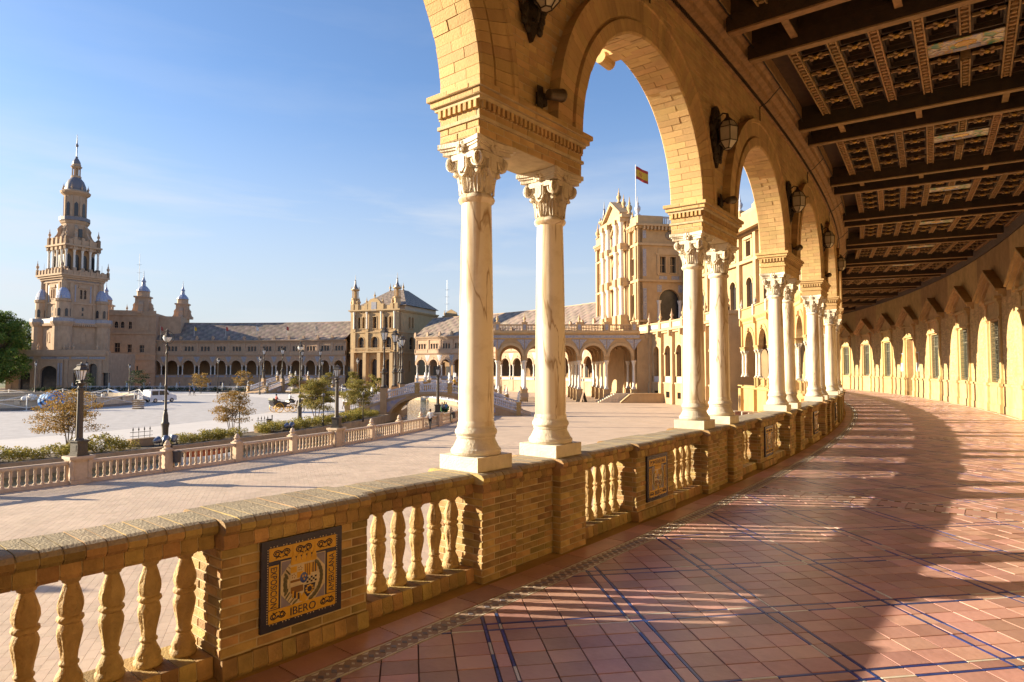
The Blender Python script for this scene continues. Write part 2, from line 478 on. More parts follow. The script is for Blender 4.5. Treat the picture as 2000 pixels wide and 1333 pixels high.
# ------------------------------------------------------------------ columns
def column_meshes():
    sh = MB()
    pf = [(0.158, 1.225), (0.158, 1.245), (0.150, 1.265)] + [(0.150 - 0.022 * (t ** 1.8), 1.265 + 1.845 * t) for t in [i / 10 for i in range(11)]]
    pf += [(0.136, 3.118), (0.150, 3.128), (0.158, 3.148), (0.150, 3.170), (0.138, 3.178), (0.132, 3.19)]
    sh.lathe(pf, 40)
    ba = MB()
    b0 = 0.216
    ba.box(-b0, b0, -b0, b0, 0.867, 0.985)
    ba.lathe([(0.19, 0.985), (0.208, 0.990), (0.215, 1.010), (0.210, 1.032), (0.196, 1.043), (0.192, 1.052), (0.180, 1.075), (0.165, 1.105), (0.160, 1.120),
              (0.166, 1.126), (0.168, 1.136), (0.163, 1.142), (0.172, 1.150), (0.180, 1.168), (0.176, 1.190), (0.165, 1.203), (0.160, 1.215), (0.160, 1.2255)], 40)
    ca = MB()
    z0 = 3.185
    ca.lathe([(0.128, z0), (0.130, z0 + .05), (0.136, z0 + .15), (0.148, z0 + .24), (0.168, z0 + .315), (0.178, z0 + .335), (0.172, z0 + .345)], 32)
    # acanthus leaves: curved plates with ribs
    def leaf(a, zb, h, w, lean, rb):
        st = len(ca.v); n = 7; m = 8
        vs = []; fs = []
        for i in range(n + 1):
            t = i / n
            z = zb + h * (t if t < .85 else .85 + (t - .85) * .2)
            out = rb + lean * t ** 2.2 + (0.03 * max(0, t - .75) / .25)
            ww = w * (0.75 + 0.5 * sin(pi * min(t * 1.02, 1.0)) ) * (1 - 0.75 * max(0, t - .6) / .4)
            for j in range(m + 1):
                s_ = -1 + 2 * j / m
                rib = 0.008 * cos(s_ * pi * 3.5) + 0.012 * (1 - abs(s_))
                aw = s_ * ww
                vs.append((out + rib, aw, z - 0.02 * abs(s_) * (i / n)))
        k = m + 1
        for i in range(n):
            for j in range(m): fs.append((i * k + j, i * k + j + 1, (i + 1) * k + j + 1, (i + 1) * k + j))
        c, s_ = cos(a), sin(a)
        ca.add([(x * c - y * s_, x * s_ + y * c, z) for x, y, z in vs], fs)
    for i in range(8): leaf(pi / 4 * i + pi / 8 * 0, z0 + .005, 0.20, 0.050, 0.035, 0.134)
    for i in range(8): leaf(pi / 4 * i + pi / 8, z0 + .09, 0.15, 0.036, 0.03, 0.142)
    # corner volutes on both neighbouring faces
    for q in range(4):
        a = pi / 4 + q * pi / 2
        for sgn in (-1, 1):
            st = len(ca.v)
            c0 = len(ca.v)
            ca.lathe([(0.0, -.020), (0.058, -.020), (0.064, -.012), (0.064, .008), (0.052, .012), (0.048, .004), (0.036, .004), (0.033, .014), (0.020, .016), (0.018, .008), (0.012, .022), (0.0, .024)], 18)
            # axis z -> horizontal, facing the side of the capital
            na = a + sgn * pi / 4
            cx, cy = 0.207 * cos(a) + 0.012 * cos(na), 0.207 * sin(a) + 0.012 * sin(na)
            def tr(x, y, z, na=na, cx=cx, cy=cy):
                ux, uy = cos(na), sin(na); tx, ty = -sin(na), cos(na)
                return (cx + z * ux + x * tx, cy + z * uy + x * ty, z0 + 0.27 + y)
            ca.xf(tr, st)
        # little scroll leaf below the volutes
        ca.ball((0.175 * cos(a), 0.175 * sin(a), z0 + .185), .028, .028, .03, 8, 6)
    # band that joins the volutes, shield and flower on each side
    for q in range(4):
        a = q * pi / 2; c, s_ = cos(a), sin(a)
        st = len(ca.v)
        ca.box(0.150, 0.182, -0.13, 0.13, z0 + .285, z0 + .335)
        ca.prism([(-.045, z0 + .31), (-.05, z0 + .20), (-.03, z0 + .155), (0, z0 + .135), (.03, z0 + .155), (.05, z0 + .20), (.045, z0 + .31)], 0.140, 0.186, 'x')
        ca.prism([(-.030, z0 + .30), (-.033, z0 + .21), (0, z0 + .165), (.033, z0 + .21), (.030, z0 + .30)], 0.186, 0.194, 'x')
        for i in range(7):
            b = 2 * pi * i / 7
            ca.ball((0.205, .034 * cos(b), z0 + .385 + .034 * sin(b)), .016, .021, .021, 6, 4)
        ca.ball((0.215, 0, z0 + .385), .018, .018, .018, 8, 5)
        ca.xf(lambda x, y, z, c=c, s_=s_: (x * c - y * s_, x * s_ + y * c, z), st)
    def aba(h, off):
        pts = []
        for q in range(4):
            a = q * pi / 2; c, s_ = cos(a), sin(a)
            for j in range(9):
                t = -1 + 2 * j / 8
                x = h - off * (1 - t * t); y = h * 0.93 * t
                pts.append((x * c - y * s_, x * s_ + y * c))
        return pts
    ca.prism(aba(0.215, 0.035), z0 + .340, z0 + .375, 'z')
    ca.prism(aba(0.232, 0.038), z0 + .375, z0 + .395, 'z')
    ca.prism(aba(0.248, 0.040), z0 + .395, z0 + .434, 'z')
    return sh.mesh('column', MARBLE, 40), ba.mesh('column_base', CAPST, 30), ca.mesh('capital', CAPST, 42)
M_SHAFT, M_BASE, M_CAP = column_meshes()

ARC_L = P(R1, U(0), 0)
arcade = thing('arcade', 'ochre brick arcade of round arches on paired cream marble columns along the tiled gallery', 'arcade', ARC_L)
for k in KS:
    for s_ in (-1, 1):
        if k == -4 and s_ == -1: continue
        th = U(k) + s_ * deg(0.54 / R1)
        c = ob('column', M_SHAFT, arcade, rel(P(R1, th), ARC_L), rad(th) + (pi / 2 if s_ > 0 else 0) + 0.0)
        ob('column_base', M_BASE, c); ob('capital', M_CAP, c)

# impost blocks with dentil cornice
def impost(k, single):
    th = U(k); L, H = 0.76, 0.225
    m = MB()
    m.box(-H, H, -L, L, 3.622, 4.03)
    m.box(-H - .02, H + .02, -L - .02, L + .02, 3.745, 3.775)
    m.box(-H - .035, H + .035, -L - .035, L + .035, 3.905, 3.935)
    m.box(-H - .06, H + .06, -L - .06, L + .06, 3.935, 3.985)
    m.box(-H - .085, H + .085, -L - .085, L + .085, 3.985, 4.032)
    o = m.build('impost_block', [MORTAR if single else BRICK], arcade, rel(P(R1, th), ARC_L), rad(th))
    d = MB()
    n = 25
    for i in range(n):
        y = -L + 0.03 + (2 * L - .06) * i / (n - 1)
        for s_ in (-1, 1): d.box(min(s_ * H, s_ * (H + .034)), max(s_ * H, s_ * (H + .034)), y - .016, y + .016, 3.84, 3.905, rnd())
    for i in range(8):
        x = -H + 0.02 + (2 * H - .04) * i / 7
        for s_ in (-1, 1): d.box(x - .016, x + .016, min(s_ * L, s_ * (L + .034)), max(s_ * L, s_ * (L + .034)), 3.84, 3.905, rnd())
    d.build('dentil_course', BRICK, o)
    if single:
        for z0, h in ((3.622, .123), (3.775, .065)):
            for sg, ang in ((1, 0), (-1, pi)): face_bricks(o, BRICK, (sg * H, 0, z0), ang, 2 * L, h)
            for sg, ang in ((1, pi / 2), (-1, -pi / 2)): face_bricks(o, BRICK, (0, sg * L, z0), ang, 2 * H, h)
        for z0, h, e in ((3.985, .047, .085), (3.935, .050, .060)):
            m2 = MB()
            for sg, ang in ((1, 0), (-1, pi)): face_bricks_mb(m2, (sg * (H + e), 0, z0), ang, 2 * (L + e), h, lip=.004, cw=.24)
            for sg, ang in ((1, pi / 2), (-1, -pi / 2)): face_bricks_mb(m2, (0, sg * (L + e), z0), ang, 2 * (H + e), h, lip=.004, cw=.24)
            m2.build('cornice_course', BRICK, o)
    return o
imp0 = impost(0, True)
impost(1, True)
proto = None
for k in KS:
    if k in (0, 1): continue
    if proto is None: proto = impost(k, False)
    else:
        c = copy_tree(proto, arcade); c.location = rel(P(R1, U(k)), ARC_L); c.rotation_euler = (0, 0, rad(U(k)))

# arches: voussoirs, spandrel wall, upper wall
HB = PITCH / 2
ZS = 4.03
VP = [(1.575, .232), (1.60, .25), (1.735, .25), (1.745, .205), (1.765, .205), (1.775, .236), (1.985, .236), (1.995, .256), (2.05, .256), (2.05, .10)]
def vous_prof(x0, x1):
    """cross-section of one voussoir between x0 and x1 (outer mouldings only on the free ends)"""
    a = [(q, min(x, x1)) for q, x in VP] if x1 > .2 else [(1.575, x1), (2.05, x1)]
    b = [(q, max(-x, x0)) for q, x in VP][::-1] if x0 < -.2 else [(2.05, x0), (1.575, x0)]
    return a + b
NV = 58
def vous_mesh(x0, x1, jit):
    m = MB(); da = pi / NV
    pr = [(q + (jit if q < 1.58 else 0), x) for q, x in vous_prof(x0, x1)]
    m.archring(pr, 0, 0, 1, 0.0012, da - 0.0012)
    return m.mesh('voussoir', BRICK)
VM = {}
for nm, (x0, x1) in dict(a=(-.26, -.052), b=(-.048, .26), c=(-.26, .078), d=(.082, .26)).items():
    VM[nm] = [vous_mesh(x0, x1, j) for j in (0, .003, -.003)]
def arch_bay(k):
    th = (U(k) + U(k + 1)) / 2; L = rel(P(R1, th), ARC_L); rz = rad(th)
    hb = R1 * rad(U(k + 1) - U(k)) / 2
    m = MB()
    m.archwall(-hb, hb, ZS, 6.62, -.15, .15, 0, 1.63, ZS, n=40)
    m.arc(); m.build('spandrel_wall', [MORTAR if -3 < k < 4 else BRICK], arcade, L, rz)
    if -3 < k < 5:
        b = MB()
        face_bricks_mb(b, (.15, 0, ZS), 0, 2 * hb, 2.44, lip=.004, keep=lambda a, z: math.hypot(a, z) > 2.02, cw=.24, ch=.058)
        if k < 3: face_bricks_mb(b, (-.15, 0, ZS), pi, 2 * hb, 2.44, lip=.004, keep=lambda a, z: math.hypot(a, z) > 2.02, cw=.24, ch=.058)
        b.arc(); o = b.build('brick_course', BRICK, arcade, L, rz); o['kind'] = 'stuff'
    if k in NEARB:
        for i in range(NV):
            a = pi * i / NV
            for nm in (('a', 'b') if i % 2 else ('c', 'd')):
                ob('voussoir', random.choice(VM[nm]), arcade, L + Vector((0, 0, ZS)), rot=(-a, 0, rz))
    else:
        m = MB(); da = pi / NV
        for i in range(NV):
            if k < 4:
                for x0, x1 in (((-.26, -.052), (-.048, .26)) if i % 2 else ((-.26, .078), (.082, .26))):
                    j = ru(-.004, .003)
                    m.archring([(q + (j if q < 1.58 else 0), x) for q, x in vous_prof(x0, x1)], ZS, 0, 1, da * i + .0012, da * (i + 1) - .0012, r=rnd())
            else:
                m.archring(vous_prof(-.26, .26), ZS, 0, 1, da * i, da * (i + 1), r=rnd(), cap=False)
        o = m.build('voussoir', BRICK, arcade, L, rz); o['kind'] = 'stuff'
key = MB()
key.prism([(-.10, 5.60), (-.12, 5.95), (.12, 5.95), (.10, 5.60)], -.40, -.16, 'x'.replace('x', 'x'))
key.lathe([(.075, -.13), (.075, .13)], 12, (0, 0, 0)); _n = 24
key.v[-_n:] = [(x - .40, z, y + 5.60) for x, y, z in key.v[-_n:]]
KEYS = key.mesh('keystone', BRICK)
for k in KS[:-1]:
    arch_bay(k)
    th = (U(k) + U(k + 1)) / 2; ob('keystone', KEYS, arcade, rel(P(R1, th), ARC_L), rad(th))

# long courses that follow the ring: inner wooden cornice, outer entablature, parapet, gallery roof
def ring(name, prof, th0, th1, mt, parent, seg=80, L=(0, 0, 0), r=None):
    """closed (R, z) section swept round the plaza centre"""
    m = MB(); k = len(prof); vs = []; fs = []
    for i in range(seg + 1):
        t = rad(th0 + (th1 - th0) * i / seg)
        for R, z in prof: vs.append((CX + R * cos(t) - L[0], CY + R * sin(t) - L[1], z - L[2]))
    for i in range(seg):
        for j in range(k):
            jj = (j + 1) % k
            fs.append((i * k + j, i * k + jj, (i + 1) * k + jj, (i + 1) * k + j))
    fs += [tuple(range(k - 1, -1, -1)), tuple(seg * k + j for j in range(k))]
    m.add(vs, fs, r)
    return m.build(name, mt, parent, (0, 0, 0) if parent else L)
TA, TB = U(-4), U(14)
ring('outer_cornice', [(R1 - .16, 6.45), (R1 - .22, 6.5), (R1 - .22, 6.7), (R1 - .45, 6.95), (R1 - .5, 7.1), (R1 + .15, 7.1), (R1 + .15, 6.622), (R1 - .15, 6.622)], TA, TB, BRICK, arcade, 90, ARC_L)
ring('parapet', [(R1 - .35, 7.1), (R1 - .30, 7.95), (R1 - .42, 7.98), (R1 - .42, 8.1), (R1 + .0, 8.1), (R1 - .05, 7.1)], TA, TB, BRICK, arcade, 90, ARC_L)
ring('base_wall', [(R1 - .30, G - .2), (R1 - .30, -.35), (R1 - .42, -.3), (R1 - .42, -.12), (R1 - .28, -.004), (R1 + .3, -.006), (R1 + .3, G - .2)], TA, TB, PLAST, arcade, 90, ARC_L)
# parapet posts with finials, and the buttress strips below
pf = [(0.0, 0), (.16, 0), (.16, .06), (.09, .1), (.08, .16), (.16, .30), (.17, .42), (.11, .55), (.06, .6), (.09, .66), (.05, .76), (.02, .95), (0, 1.0)]
for k in range(6, 15):
    m = MB(); m.box(-.52, -.02, -.25, .25, 7.1, 8.2); m.lathe(pf, 10, (-.26, 0, 8.2))
    m.build('parapet_post', STONE, arcade, rel(P(R1, U(k)), ARC_L), rad(U(k)))
    m = MB(); m.box(-.62, -.28, -.42, .42, G - .1, -.36); m.box(-.56, -.2, -.8, .8, -.12, -.01)
    q = MB(); q.box(-.32, -.14, -.14, .14, 4.1, 6.4); q.box(-.5, -.14, -.16, .16, 6.3, 6.95); q.build('wall_strip', PLAST, arcade, rel(P(R1, U(k)), ARC_L), rad(U(k)))
    m.build('buttress', PLAST, arcade, rel(P(R1, U(k)), ARC_L), rad(U(k)))

# ------------------------------------------------------------------ ceiling
ZC = 7.02                              # back of the coffers
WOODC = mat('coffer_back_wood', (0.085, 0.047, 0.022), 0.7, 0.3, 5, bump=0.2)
def plain_ring(name, prof, mt, kind='structure', th0=None, th1=None):
    return tag(ring(name, prof, TA if th0 is None else th0, TB if th1 is None else th1, mt, None, 110), kind=kind)
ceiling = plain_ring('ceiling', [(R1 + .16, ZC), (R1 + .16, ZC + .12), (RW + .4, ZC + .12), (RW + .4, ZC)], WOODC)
ring('inner_cornice', [(R1 + .15, 6.46), (R1 + .20, 6.47), (R1 + .22, 6.53), (R1 + .30, 6.56), (R1 + .32, 6.62), (R1 + .40, 6.66), (R1 + .42, 6.74), (R1 + .52, 6.80), (R1 + .52, ZC - .002), (R1 + .16, ZC - .002), (R1 + .152, 6.63)], TA, TB, WOODL, ceiling, 110)
ring('wall_cornice', [(RW + .1, 6.52), (RW - .06, 6.54), (RW - .10, 6.60), (RW - .30, 6.82), (RW - .34, 6.9), (RW - .34, ZC - .002), (RW + .1, ZC - .002)], TA, TB, WOOD, ceiling, 110)
def put_ring(name, me, R, th, z, parent, extra=0.0):
    return ob(name, me, parent, P(R, th, z), rad(th) + extra)
# dentils of the inner cornice
dm = MB()
for i in range(9): dm.box(.19, .225, -.22 + i * .052, -.22 + i * .052 + .03, 6.475, 6.53)
DENT = dm.mesh('cornice_dentil', WOOD)
for i in range(200):
    th = U(-1) + deg(.468 / R1) * i
    if th > U(9): break
    put_ring('cornice_dentil', DENT, R1, th, 0, ceiling)
# main beams: pairs that cross the gallery, undersides coloured paler as if lit by floor bounce
LR = RW - .3 - (R1 + .45)
bm_ = MB(); bm_.box(0, LR, -.075, .075, 6.56, ZC - .003)
bm_.box(0, LR, -.085, .085, 6.80, 6.84)
BEAM = bm_.mesh('beam', WOOD)
br = MB(); br.box(.02, LR - .02, -.066, .066, 6.535, 6.5598); BSOF = br.mesh('bounce_lit_board', WOODL)
nb = MB(); nb.box(-.05, .05, -.40, .40, 6.70, ZC - .004); NOG = nb.mesh('cross_beam', WOOD)
ns = MB(); ns.box(-.05, .05, -.40, .40, 6.675, 6.6998); NOGS = ns.mesh('bounce_lit_board', WOODL)
for k in range(-3, 13):
    th = U(k)
    for off in (-.05, .17):
        t = th + off * DP
        b = put_ring('beam', BEAM, R1 + .45, t, 0, ceiling)
        ob('bounce_lit_board', BSOF, b)
    for i in range(4):
        b = put_ring('cross_beam', NOG, R1 + 1.15 + i * 1.35, th + .06 * DP, 0, ceiling)
        ob('bounce_lit_board', NOGS, b)
# coffered fields between the pairs of beams
A0, A1 = .205, .915
def field_len(k): return (A1 - A0) * (U(k + 1) - U(k)) / DP * PITCH
NR, NCELL = 9, 5
RIBR = [R1 + .98 + i * .562 for i in range(NR)]
def rib_mesh(ln):
    m = MB()
    h = ln / 2
    m.box(-.07, -.048, -h, h, 6.72, ZC - .005); m.box(.048, .07, -h, h, 6.72, ZC - .005)
    m.box(-.048, .048, -h, h, 6.76, ZC - .006)
    n = int(ln / .13)
    for i in range(n):
        y = -h + .06 + (ln - .12) * i / (n - 1)
        if i % 2: m.box(-.046, .046, y - .026, y + .026, 6.728, 6.759, rnd())
        else: m.lathe([(.040, -.03), (.046, -.01), (.046, .0)], 8, (0, y, 6.757), sy=.75)
    return m.mesh('carved_rib', WOODL)
def rosette_mesh():
    m = MB()
    for i in range(4):
        a = i * pi / 2
        st = len(m.v); m.box(.03, .13, -.016, .016, -.01, .006, .3)
        m.xf(lambda x, y, z, a=a: (x * cos(a) - y * sin(a), x * sin(a) + y * cos(a), z), st)
    m.mi = 1
    m.ball((0, 0, -.012), .05, .05, .028, 10, 5)
    return m.mesh('rosette', [WOODL, GILT])
ROS = rosette_mesh()
CELLW = .562 - .14
def coffer_mesh(cl):
    """stepped box: three nested frames, each higher than the last, open downwards"""
    m = MB(); w, h = CELLW / 2, cl / 2
    zs = [6.775, 6.85, 6.925, 6.98]; ins = [0.0, .035, .07, .10]
    for i in range(3):
        a, b = ins[i], ins[i + 1]; z, z2 = zs[i], zs[i + 1]
        x0, x1, y0, y1 = -w + a, w - a, -h + a, h - a
        X0, X1, Y0, Y1 = -w + b, w - b, -h + b, h - b
        r = rnd()
        m.add([(x0, y0, z), (x1, y0, z), (x1, y1, z), (x0, y1, z), (X0, Y0, z), (X1, Y0, z), (X1, Y1, z), (X0, Y1, z),
               (X0, Y0, z2), (X1, Y0, z2), (X1, Y1, z2), (X0, Y1, z2)],
              [(0, 1, 5, 4), (1, 2, 6, 5), (2, 3, 7, 6), (3, 0, 4, 7), (4, 5, 9, 8), (5, 6, 10, 9), (6, 7, 11, 10), (7, 4, 8, 11)], r)
    b = ins[3]; m.add([(-w + b, -h + b, zs[3]), (w - b, -h + b, zs[3]), (w - b, h - b, zs[3]), (-w + b, h - b, zs[3])], [(0, 1, 2, 3)], .2)
    # light wings beside the rosette
    m.mi = 1
    m.box(-w + .02, w - .02, -h - .045, -h + .0, 6.735, 6.775, .5)
    m.box(-w * .42, -w * .22, -h - .06, -h + .03, 6.71, 6.79, .7); m.box(w * .22, w * .42, -h - .06, -h + .03, 6.71, 6.79, .7)
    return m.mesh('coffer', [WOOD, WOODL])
PAINT = None
def painted():
    m = bpy.data.materials.new('painted_tile_field'); m.use_nodes = True
    n, l = m.node_tree.nodes, m.node_tree.links; b = n['Principled BSDF']; b.inputs['Roughness'].default_value = .3
    tc = n.new('ShaderNodeTexCoord'); no = n.new('ShaderNodeTexNoise'); no.inputs['Scale'].default_value = 7; no.inputs['Detail'].default_value = 3
    l.new(tc.outputs['Object'], no.inputs['Vector'])
    r = n.new('ShaderNodeValToRGB'); e = r.color_ramp.elements
    e[0].position = .36; e[0].color = (.05, .25, .17, 1); e[1].position = .62; e[1].color = (.55, .50, .36, 1)
    for p, c in ((.44, (.22, .30, .12, 1)), (.50, (.55, .32, .06, 1)), (.56, (.20, .24, .42, 1))):
        x = e.new(p); x.color = c
    l.new(no.outputs['Fac'], r.inputs['Fac']); l.new(r.outputs['Color'], b.inputs['Base Color'])
    return m
PAINT = painted()
def painted_panel():
    m = MB()
    m.box(-.50, .50, -.24, .24, 6.785, 6.80)
    for sx in (-1, 1):
        m.mi = 1
        for a in (.7, -.7):
            st = len(m.v); m.box(-.14, .14, -.022, .022, 6.778, 6.7848)
            m.xf(lambda x, y, z, a=a, sx=sx: (sx * .34 + x * cos(a) - y * sin(a) * 1.0, x * sin(a) + y * cos(a), z), st)
    m.mi = 2; m.lathe([(.10, -.003), (.13, -.006), (.15, 0)], 20, (0, -.03, 6.783), sy=.7)
    m.mi = 3; m.box(-.16, .02, .10, .20, 6.7785, 6.7848); m.box(.04, .2, .08, .20, 6.7785, 6.7848)
    return m.mesh('painted_panel', [PAINT, WHITET, YELT, mat('pale_blue_paint', (.26, .30, .46), .4)])
PANEL = painted_panel()
CM = {}
for k in range(-3, 12):
    ln = field_len(k); cl = ln / NCELL - .10
    key = round(ln, 2)
    if key not in CM: CM[key] = (rib_mesh(ln), coffer_mesh(cl), rib_mesh(ln * .36))
    rib, cof, ribs = CM[key]
    t0 = U(k) + A0 * DP; t1 = U(k) + A1 * (U(k + 1) - U(k)); tm = (t0 + t1) / 2
    for i, R in enumerate(RIBR):
        if i == 4:
            for s_ in (-1, 1): put_ring('carved_rib', ribs, R, tm + s_ * .32 * (t1 - t0), 0, ceiling)
        else: put_ring('carved_rib', rib, R, tm, 0, ceiling)
    put_ring('painted_panel', PANEL, RIBR[4], tm, 0, ceiling)
    single = -1 <= k < 6
    st = MB()
    for i in range(NR - 1):
        R = (RIBR[i] + RIBR[i + 1]) / 2
        for j in range(NCELL):
            if i in (3, 4) and j == 2: continue
            t = t0 + (t1 - t0) * (j + .5) / NCELL
            if k < 9: put_ring('coffer', cof, R, t, 0, ceiling)
            if -1 <= k < 5:
                put_ring('rosette', ROS, R, t0 + (t1 - t0) * (j) / NCELL + .0, 6.735, ceiling, pi / 4)

# ------------------------------------------------------------------ back wall of the gallery
WL = P(RW, -20, 0)
bw = thing('gallery_wall', 'sunlit ochre brick back wall with tall grilled windows under pediments', 'wall', WL)
WINU = [-4.36, -3.25, -2.14, -1.03, .08, 1.19, 2.30, 3.43, 4.54, 5.66, 6.77, 7.92, 9.02, 10.08, 11.12, 12.17, 13.25]
DOOR_I = 12
def wth(u): return TH0 + DP * u
def wput(name, me, u, parent=None, z=0): return ob(name, me, parent or bw, rel(P(RW, wth(u), z), WL), rad(wth(u)))
ww = 0.80                               # half width of an opening
# core wall in sections between the window axes, facing the plaza (local -x)
edges = [-4.9] + [(WINU[i] + WINU[i + 1]) / 2 for i in range(len(WINU) - 1)] + [14.6]
GRILLE = mat('green_black_grille', (0.07, 0.085, 0.06), 0.5, 0.2, 10, metal=.3)
def wall_section(i):
    u0, u1, uc = edges[i], edges[i + 1], WINU[i]
    y0, y1 = rad((u0 - uc) * DP) * RW, rad((u1 - uc) * DP) * RW
    m = MB()
    zo, zt = (0.0, 3.62) if i == DOOR_I else (1.16, 3.62)
    far = i == 0
    m.wall(y0, y1, -.1, 6.7, 0.0, .45, [(0, ww, zo, zt, 'r')])
    m2 = MB()
    for j in range(max(1, int((y1 - y0) / 3))): pass
    m.arc(RW); wput('wall', m.mesh('wall', PLAST if far else WALLB), uc)
    if i >= 8 and i < 15:
        b = MB()
        def keep(a, z, y0=y0, y1=y1): return not (abs(a + (y0 + y1) / 2) < 1.5 and z > -.2 and z < 3.2) 
        face_bricks_mb(b, (0, (y0 + y1) / 2, 1.14), pi, y1 - y0, 3.2, lip=.005, jit=.003, keep=lambda a, z: abs(-a + (y0 + y1) / 2) > 1.27 or z > 3.0, cw=.25, ch=.06)
        b.arc(RW); o = wput('brick_course', b.mesh('brick_course', WALLB), uc); o['kind'] = 'stuff'
    # plinth and sill band
    m = MB(); 
    segs = [(y0, -ww), (ww, y1)] if i == DOOR_I else [(y0, y1)]
    for a, b_ in segs:
        n = max(2, int((b_ - a) / 1.2))
        m.ybox(-.045, .1, a, b_, -.05, 1.04, n); m.ybox(-.085, .1, a, b_, 1.04, 1.13, n); m.ybox(-.07, .1, a, b_, -.05, .28, n)
    m.arc(RW); wput('wall_plinth', m.mesh('wall_plinth', WALLB), uc)
wallpilM = MB()
for z0, z1, w, d in ((-.02, .34, .235, .17), (.34, 1.02, .205, .14), (1.02, 1.15, .24, .18), (1.15, 1.24, .20, .12), (1.24, 1.32, .17, .10), (1.32, 3.60, .14, .075), (3.60, 3.66, .17, .10), (3.66, 3.74, .19, .13), (3.74, 4.20, .15, .09), (4.20, 4.30, .19, .13), (4.30, 4.42, .22, .17), (4.42, 4.52, .25, .24)):
    wallpilM.box(-d, .1, -w, w, z0, z1)
WPIL = wallpilM.mesh('wall_pilaster', WALLB)
pedM = MB()
PH, PW = .98, 2.05
for sg in (-1, 1):
    # raking cornice: two stepped mouldings with a deep soffit
    for d, t0, t1 in ((.36, .10, .20), (.28, .0, .10), (.14, -.12, .0)):
        a = [(sg * PW, 4.52 + t0), (0, 4.52 + PH + t0), (0, 4.52 + PH + t1), (sg * PW, 4.52 + t1)]
        pedM.prism(a, -d, .05, 'x', r=.2)
pedM.prism([(-PW + .3, 4.46), (PW - .3, 4.46), (0, 4.52 + PH - .1)], -.04, .05, 'x', r=.6)
pedM.box(-.10, .05, -1.25, 1.25, 3.70, 3.82); pedM.box(-.05, .05, -1.2, 1.2, 3.82, 4.34)
pedM.box(-.16, .05, -1.3, 1.3, 4.34, 4.46)
PEDI = pedM.mesh('pediment', WALLB)
def frame_mesh():
    m = MB()
    for y0, y1, z0, z1 in ((-ww, -ww + .09, 1.2, 3.6), (ww - .09, ww, 1.2, 3.6), (-ww + .09, ww - .09, 3.5, 3.6), (-ww + .09, ww - .09, 1.2, 1.3), (-.035, .035, 1.3, 3.5), (-ww + .09, -.035, 2.95, 3.02), (.035, ww - .09, 2.95, 3.02)):
        m.box(.14, .20, y0, y1, z0, z1)
    return m.mesh('window_frame', mat('painted_frame', (.30, .27, .20), .6, .2, 6))
def grille_mesh():
    m = MB()
    n = 9
    for i in range(n):
        y = -ww + .06 + (2 * ww - .12) * i / (n - 1)
        m.box(.02, .034, y - .008, y + .008, 1.17, 3.6)
    for i in range(12):
        z = 1.28 + i * .205
        m.box(.036, .048, -ww + .01, ww - .01, z - .008, z + .008)
    for i in range(n - 1):
        for j in range(11):
            y = -ww + .06 + (2 * ww - .12) * (i + .5) / (n - 1); z = 1.28 + (j + .5) * .205
            m.box(.024, .030, y - .03, y + .03, z - .006, z + .006); m.box(.024, .0298, y - .006, y + .006, z - .045, z + .045)
    return m.mesh('grille', GRILLE)
pane = MB(); pane.box(.21, .23, -ww, ww, 1.16, 3.62); PANE = pane.mesh('pane', GLASS)
blind = MB(); blind.box(.24, .25, -ww + .08, ww - .08, 2.45, 3.0); BLIND = blind.mesh('blind', mat('white_blind', (.62, .60, .55), .8))
WFR, GRL = frame_mesh(), grille_mesh()
rev = MB(); rev.box(.26, .45, -ww - .05, ww + .05, 1.1, 3.7); REV = rev.mesh('window_back', mat('dark_room', (.16, .13, .10), .9))
for i in range(len(WINU)):
    wall_section(i)
    for s_ in (-1, 1): wput('wall_pilaster', WPIL, WINU[i] + s_ * deg(1.08 / RW) / DP)
    wput('pediment', PEDI, WINU[i])
    if i != DOOR_I:
        f = wput('window', WFR, WINU[i])
        ob('grille', GRL, f); ob('pane', PANE, f); ob('blind', BLIND, f); ob('window_back', REV, f)
    else:
        m = MB()
        for s_ in (-1, 1):
            m.box(.28, .34, min(s_ * .01, s_ * (ww)), max(s_ * .01, s_ * ww), 0.01, 3.60)
            for z0 in (.15, 1.0, 1.85, 2.7):
                m.box(.25, .28, min(s_ * .12, s_ * (ww - .1)), max(s_ * .12, s_ * (ww - .1)), z0, z0 + .7)
        d = wput('door', m.mesh('door', mat('brown_door', (.20, .10, .045), .6, .25, 5, bump=.3)), WINU[i])
        hm = MB(); hm.tube([(.24, -.06, 1.0), (.20, -.06, 1.02), (.20, -.06, 1.2), (.24, -.06, 1.22)], .012); hm.build('handle', IRON, d)
# posters either side of the door
pa = mat('notice_paper', (.70, .66, .56), .8, .12, 3)
pb = mat('notice_print', (.55, .30, .06), .7, .3, 14)
for sg, lab, cat in ((-1, 'white framed notice board on the gallery wall, on the near side of the brown door', 'notice board'), (1, 'white notice board with an ochre print beyond the brown door', 'notice board')):
    t = wth(WINU[DOOR_I]) + sg * deg(1.75 / RW)
    m = MB(); m.box(-.05, .0, -.32, .32, 1.55, 2.75); 
    m.mi = 1; m.box(-.056, -.0502, -.26, .26, 2.1, 2.68) ; m.mi = 2; m.box(-.056, -.0502, -.26, .26, 1.62, 2.05)
    tag(m.build('notice_board', [pa, pb, mat('notice_white', (.75, .73, .68), .8)], None, P(RW - .012, t, 0), rad(t)), lab, cat, 'notice boards by the door')
# wall above the ceiling, so that the gallery is closed behind
tag(ring('terrace_roof', [(R1 - .04, 7.16), (R1 - .04, 7.3), (RW + .45, 7.3), (RW + .45, 7.16)], TA, TB, mat('terrace_floor', (.42, .24, .15), .9), None, 90), kind='structure')

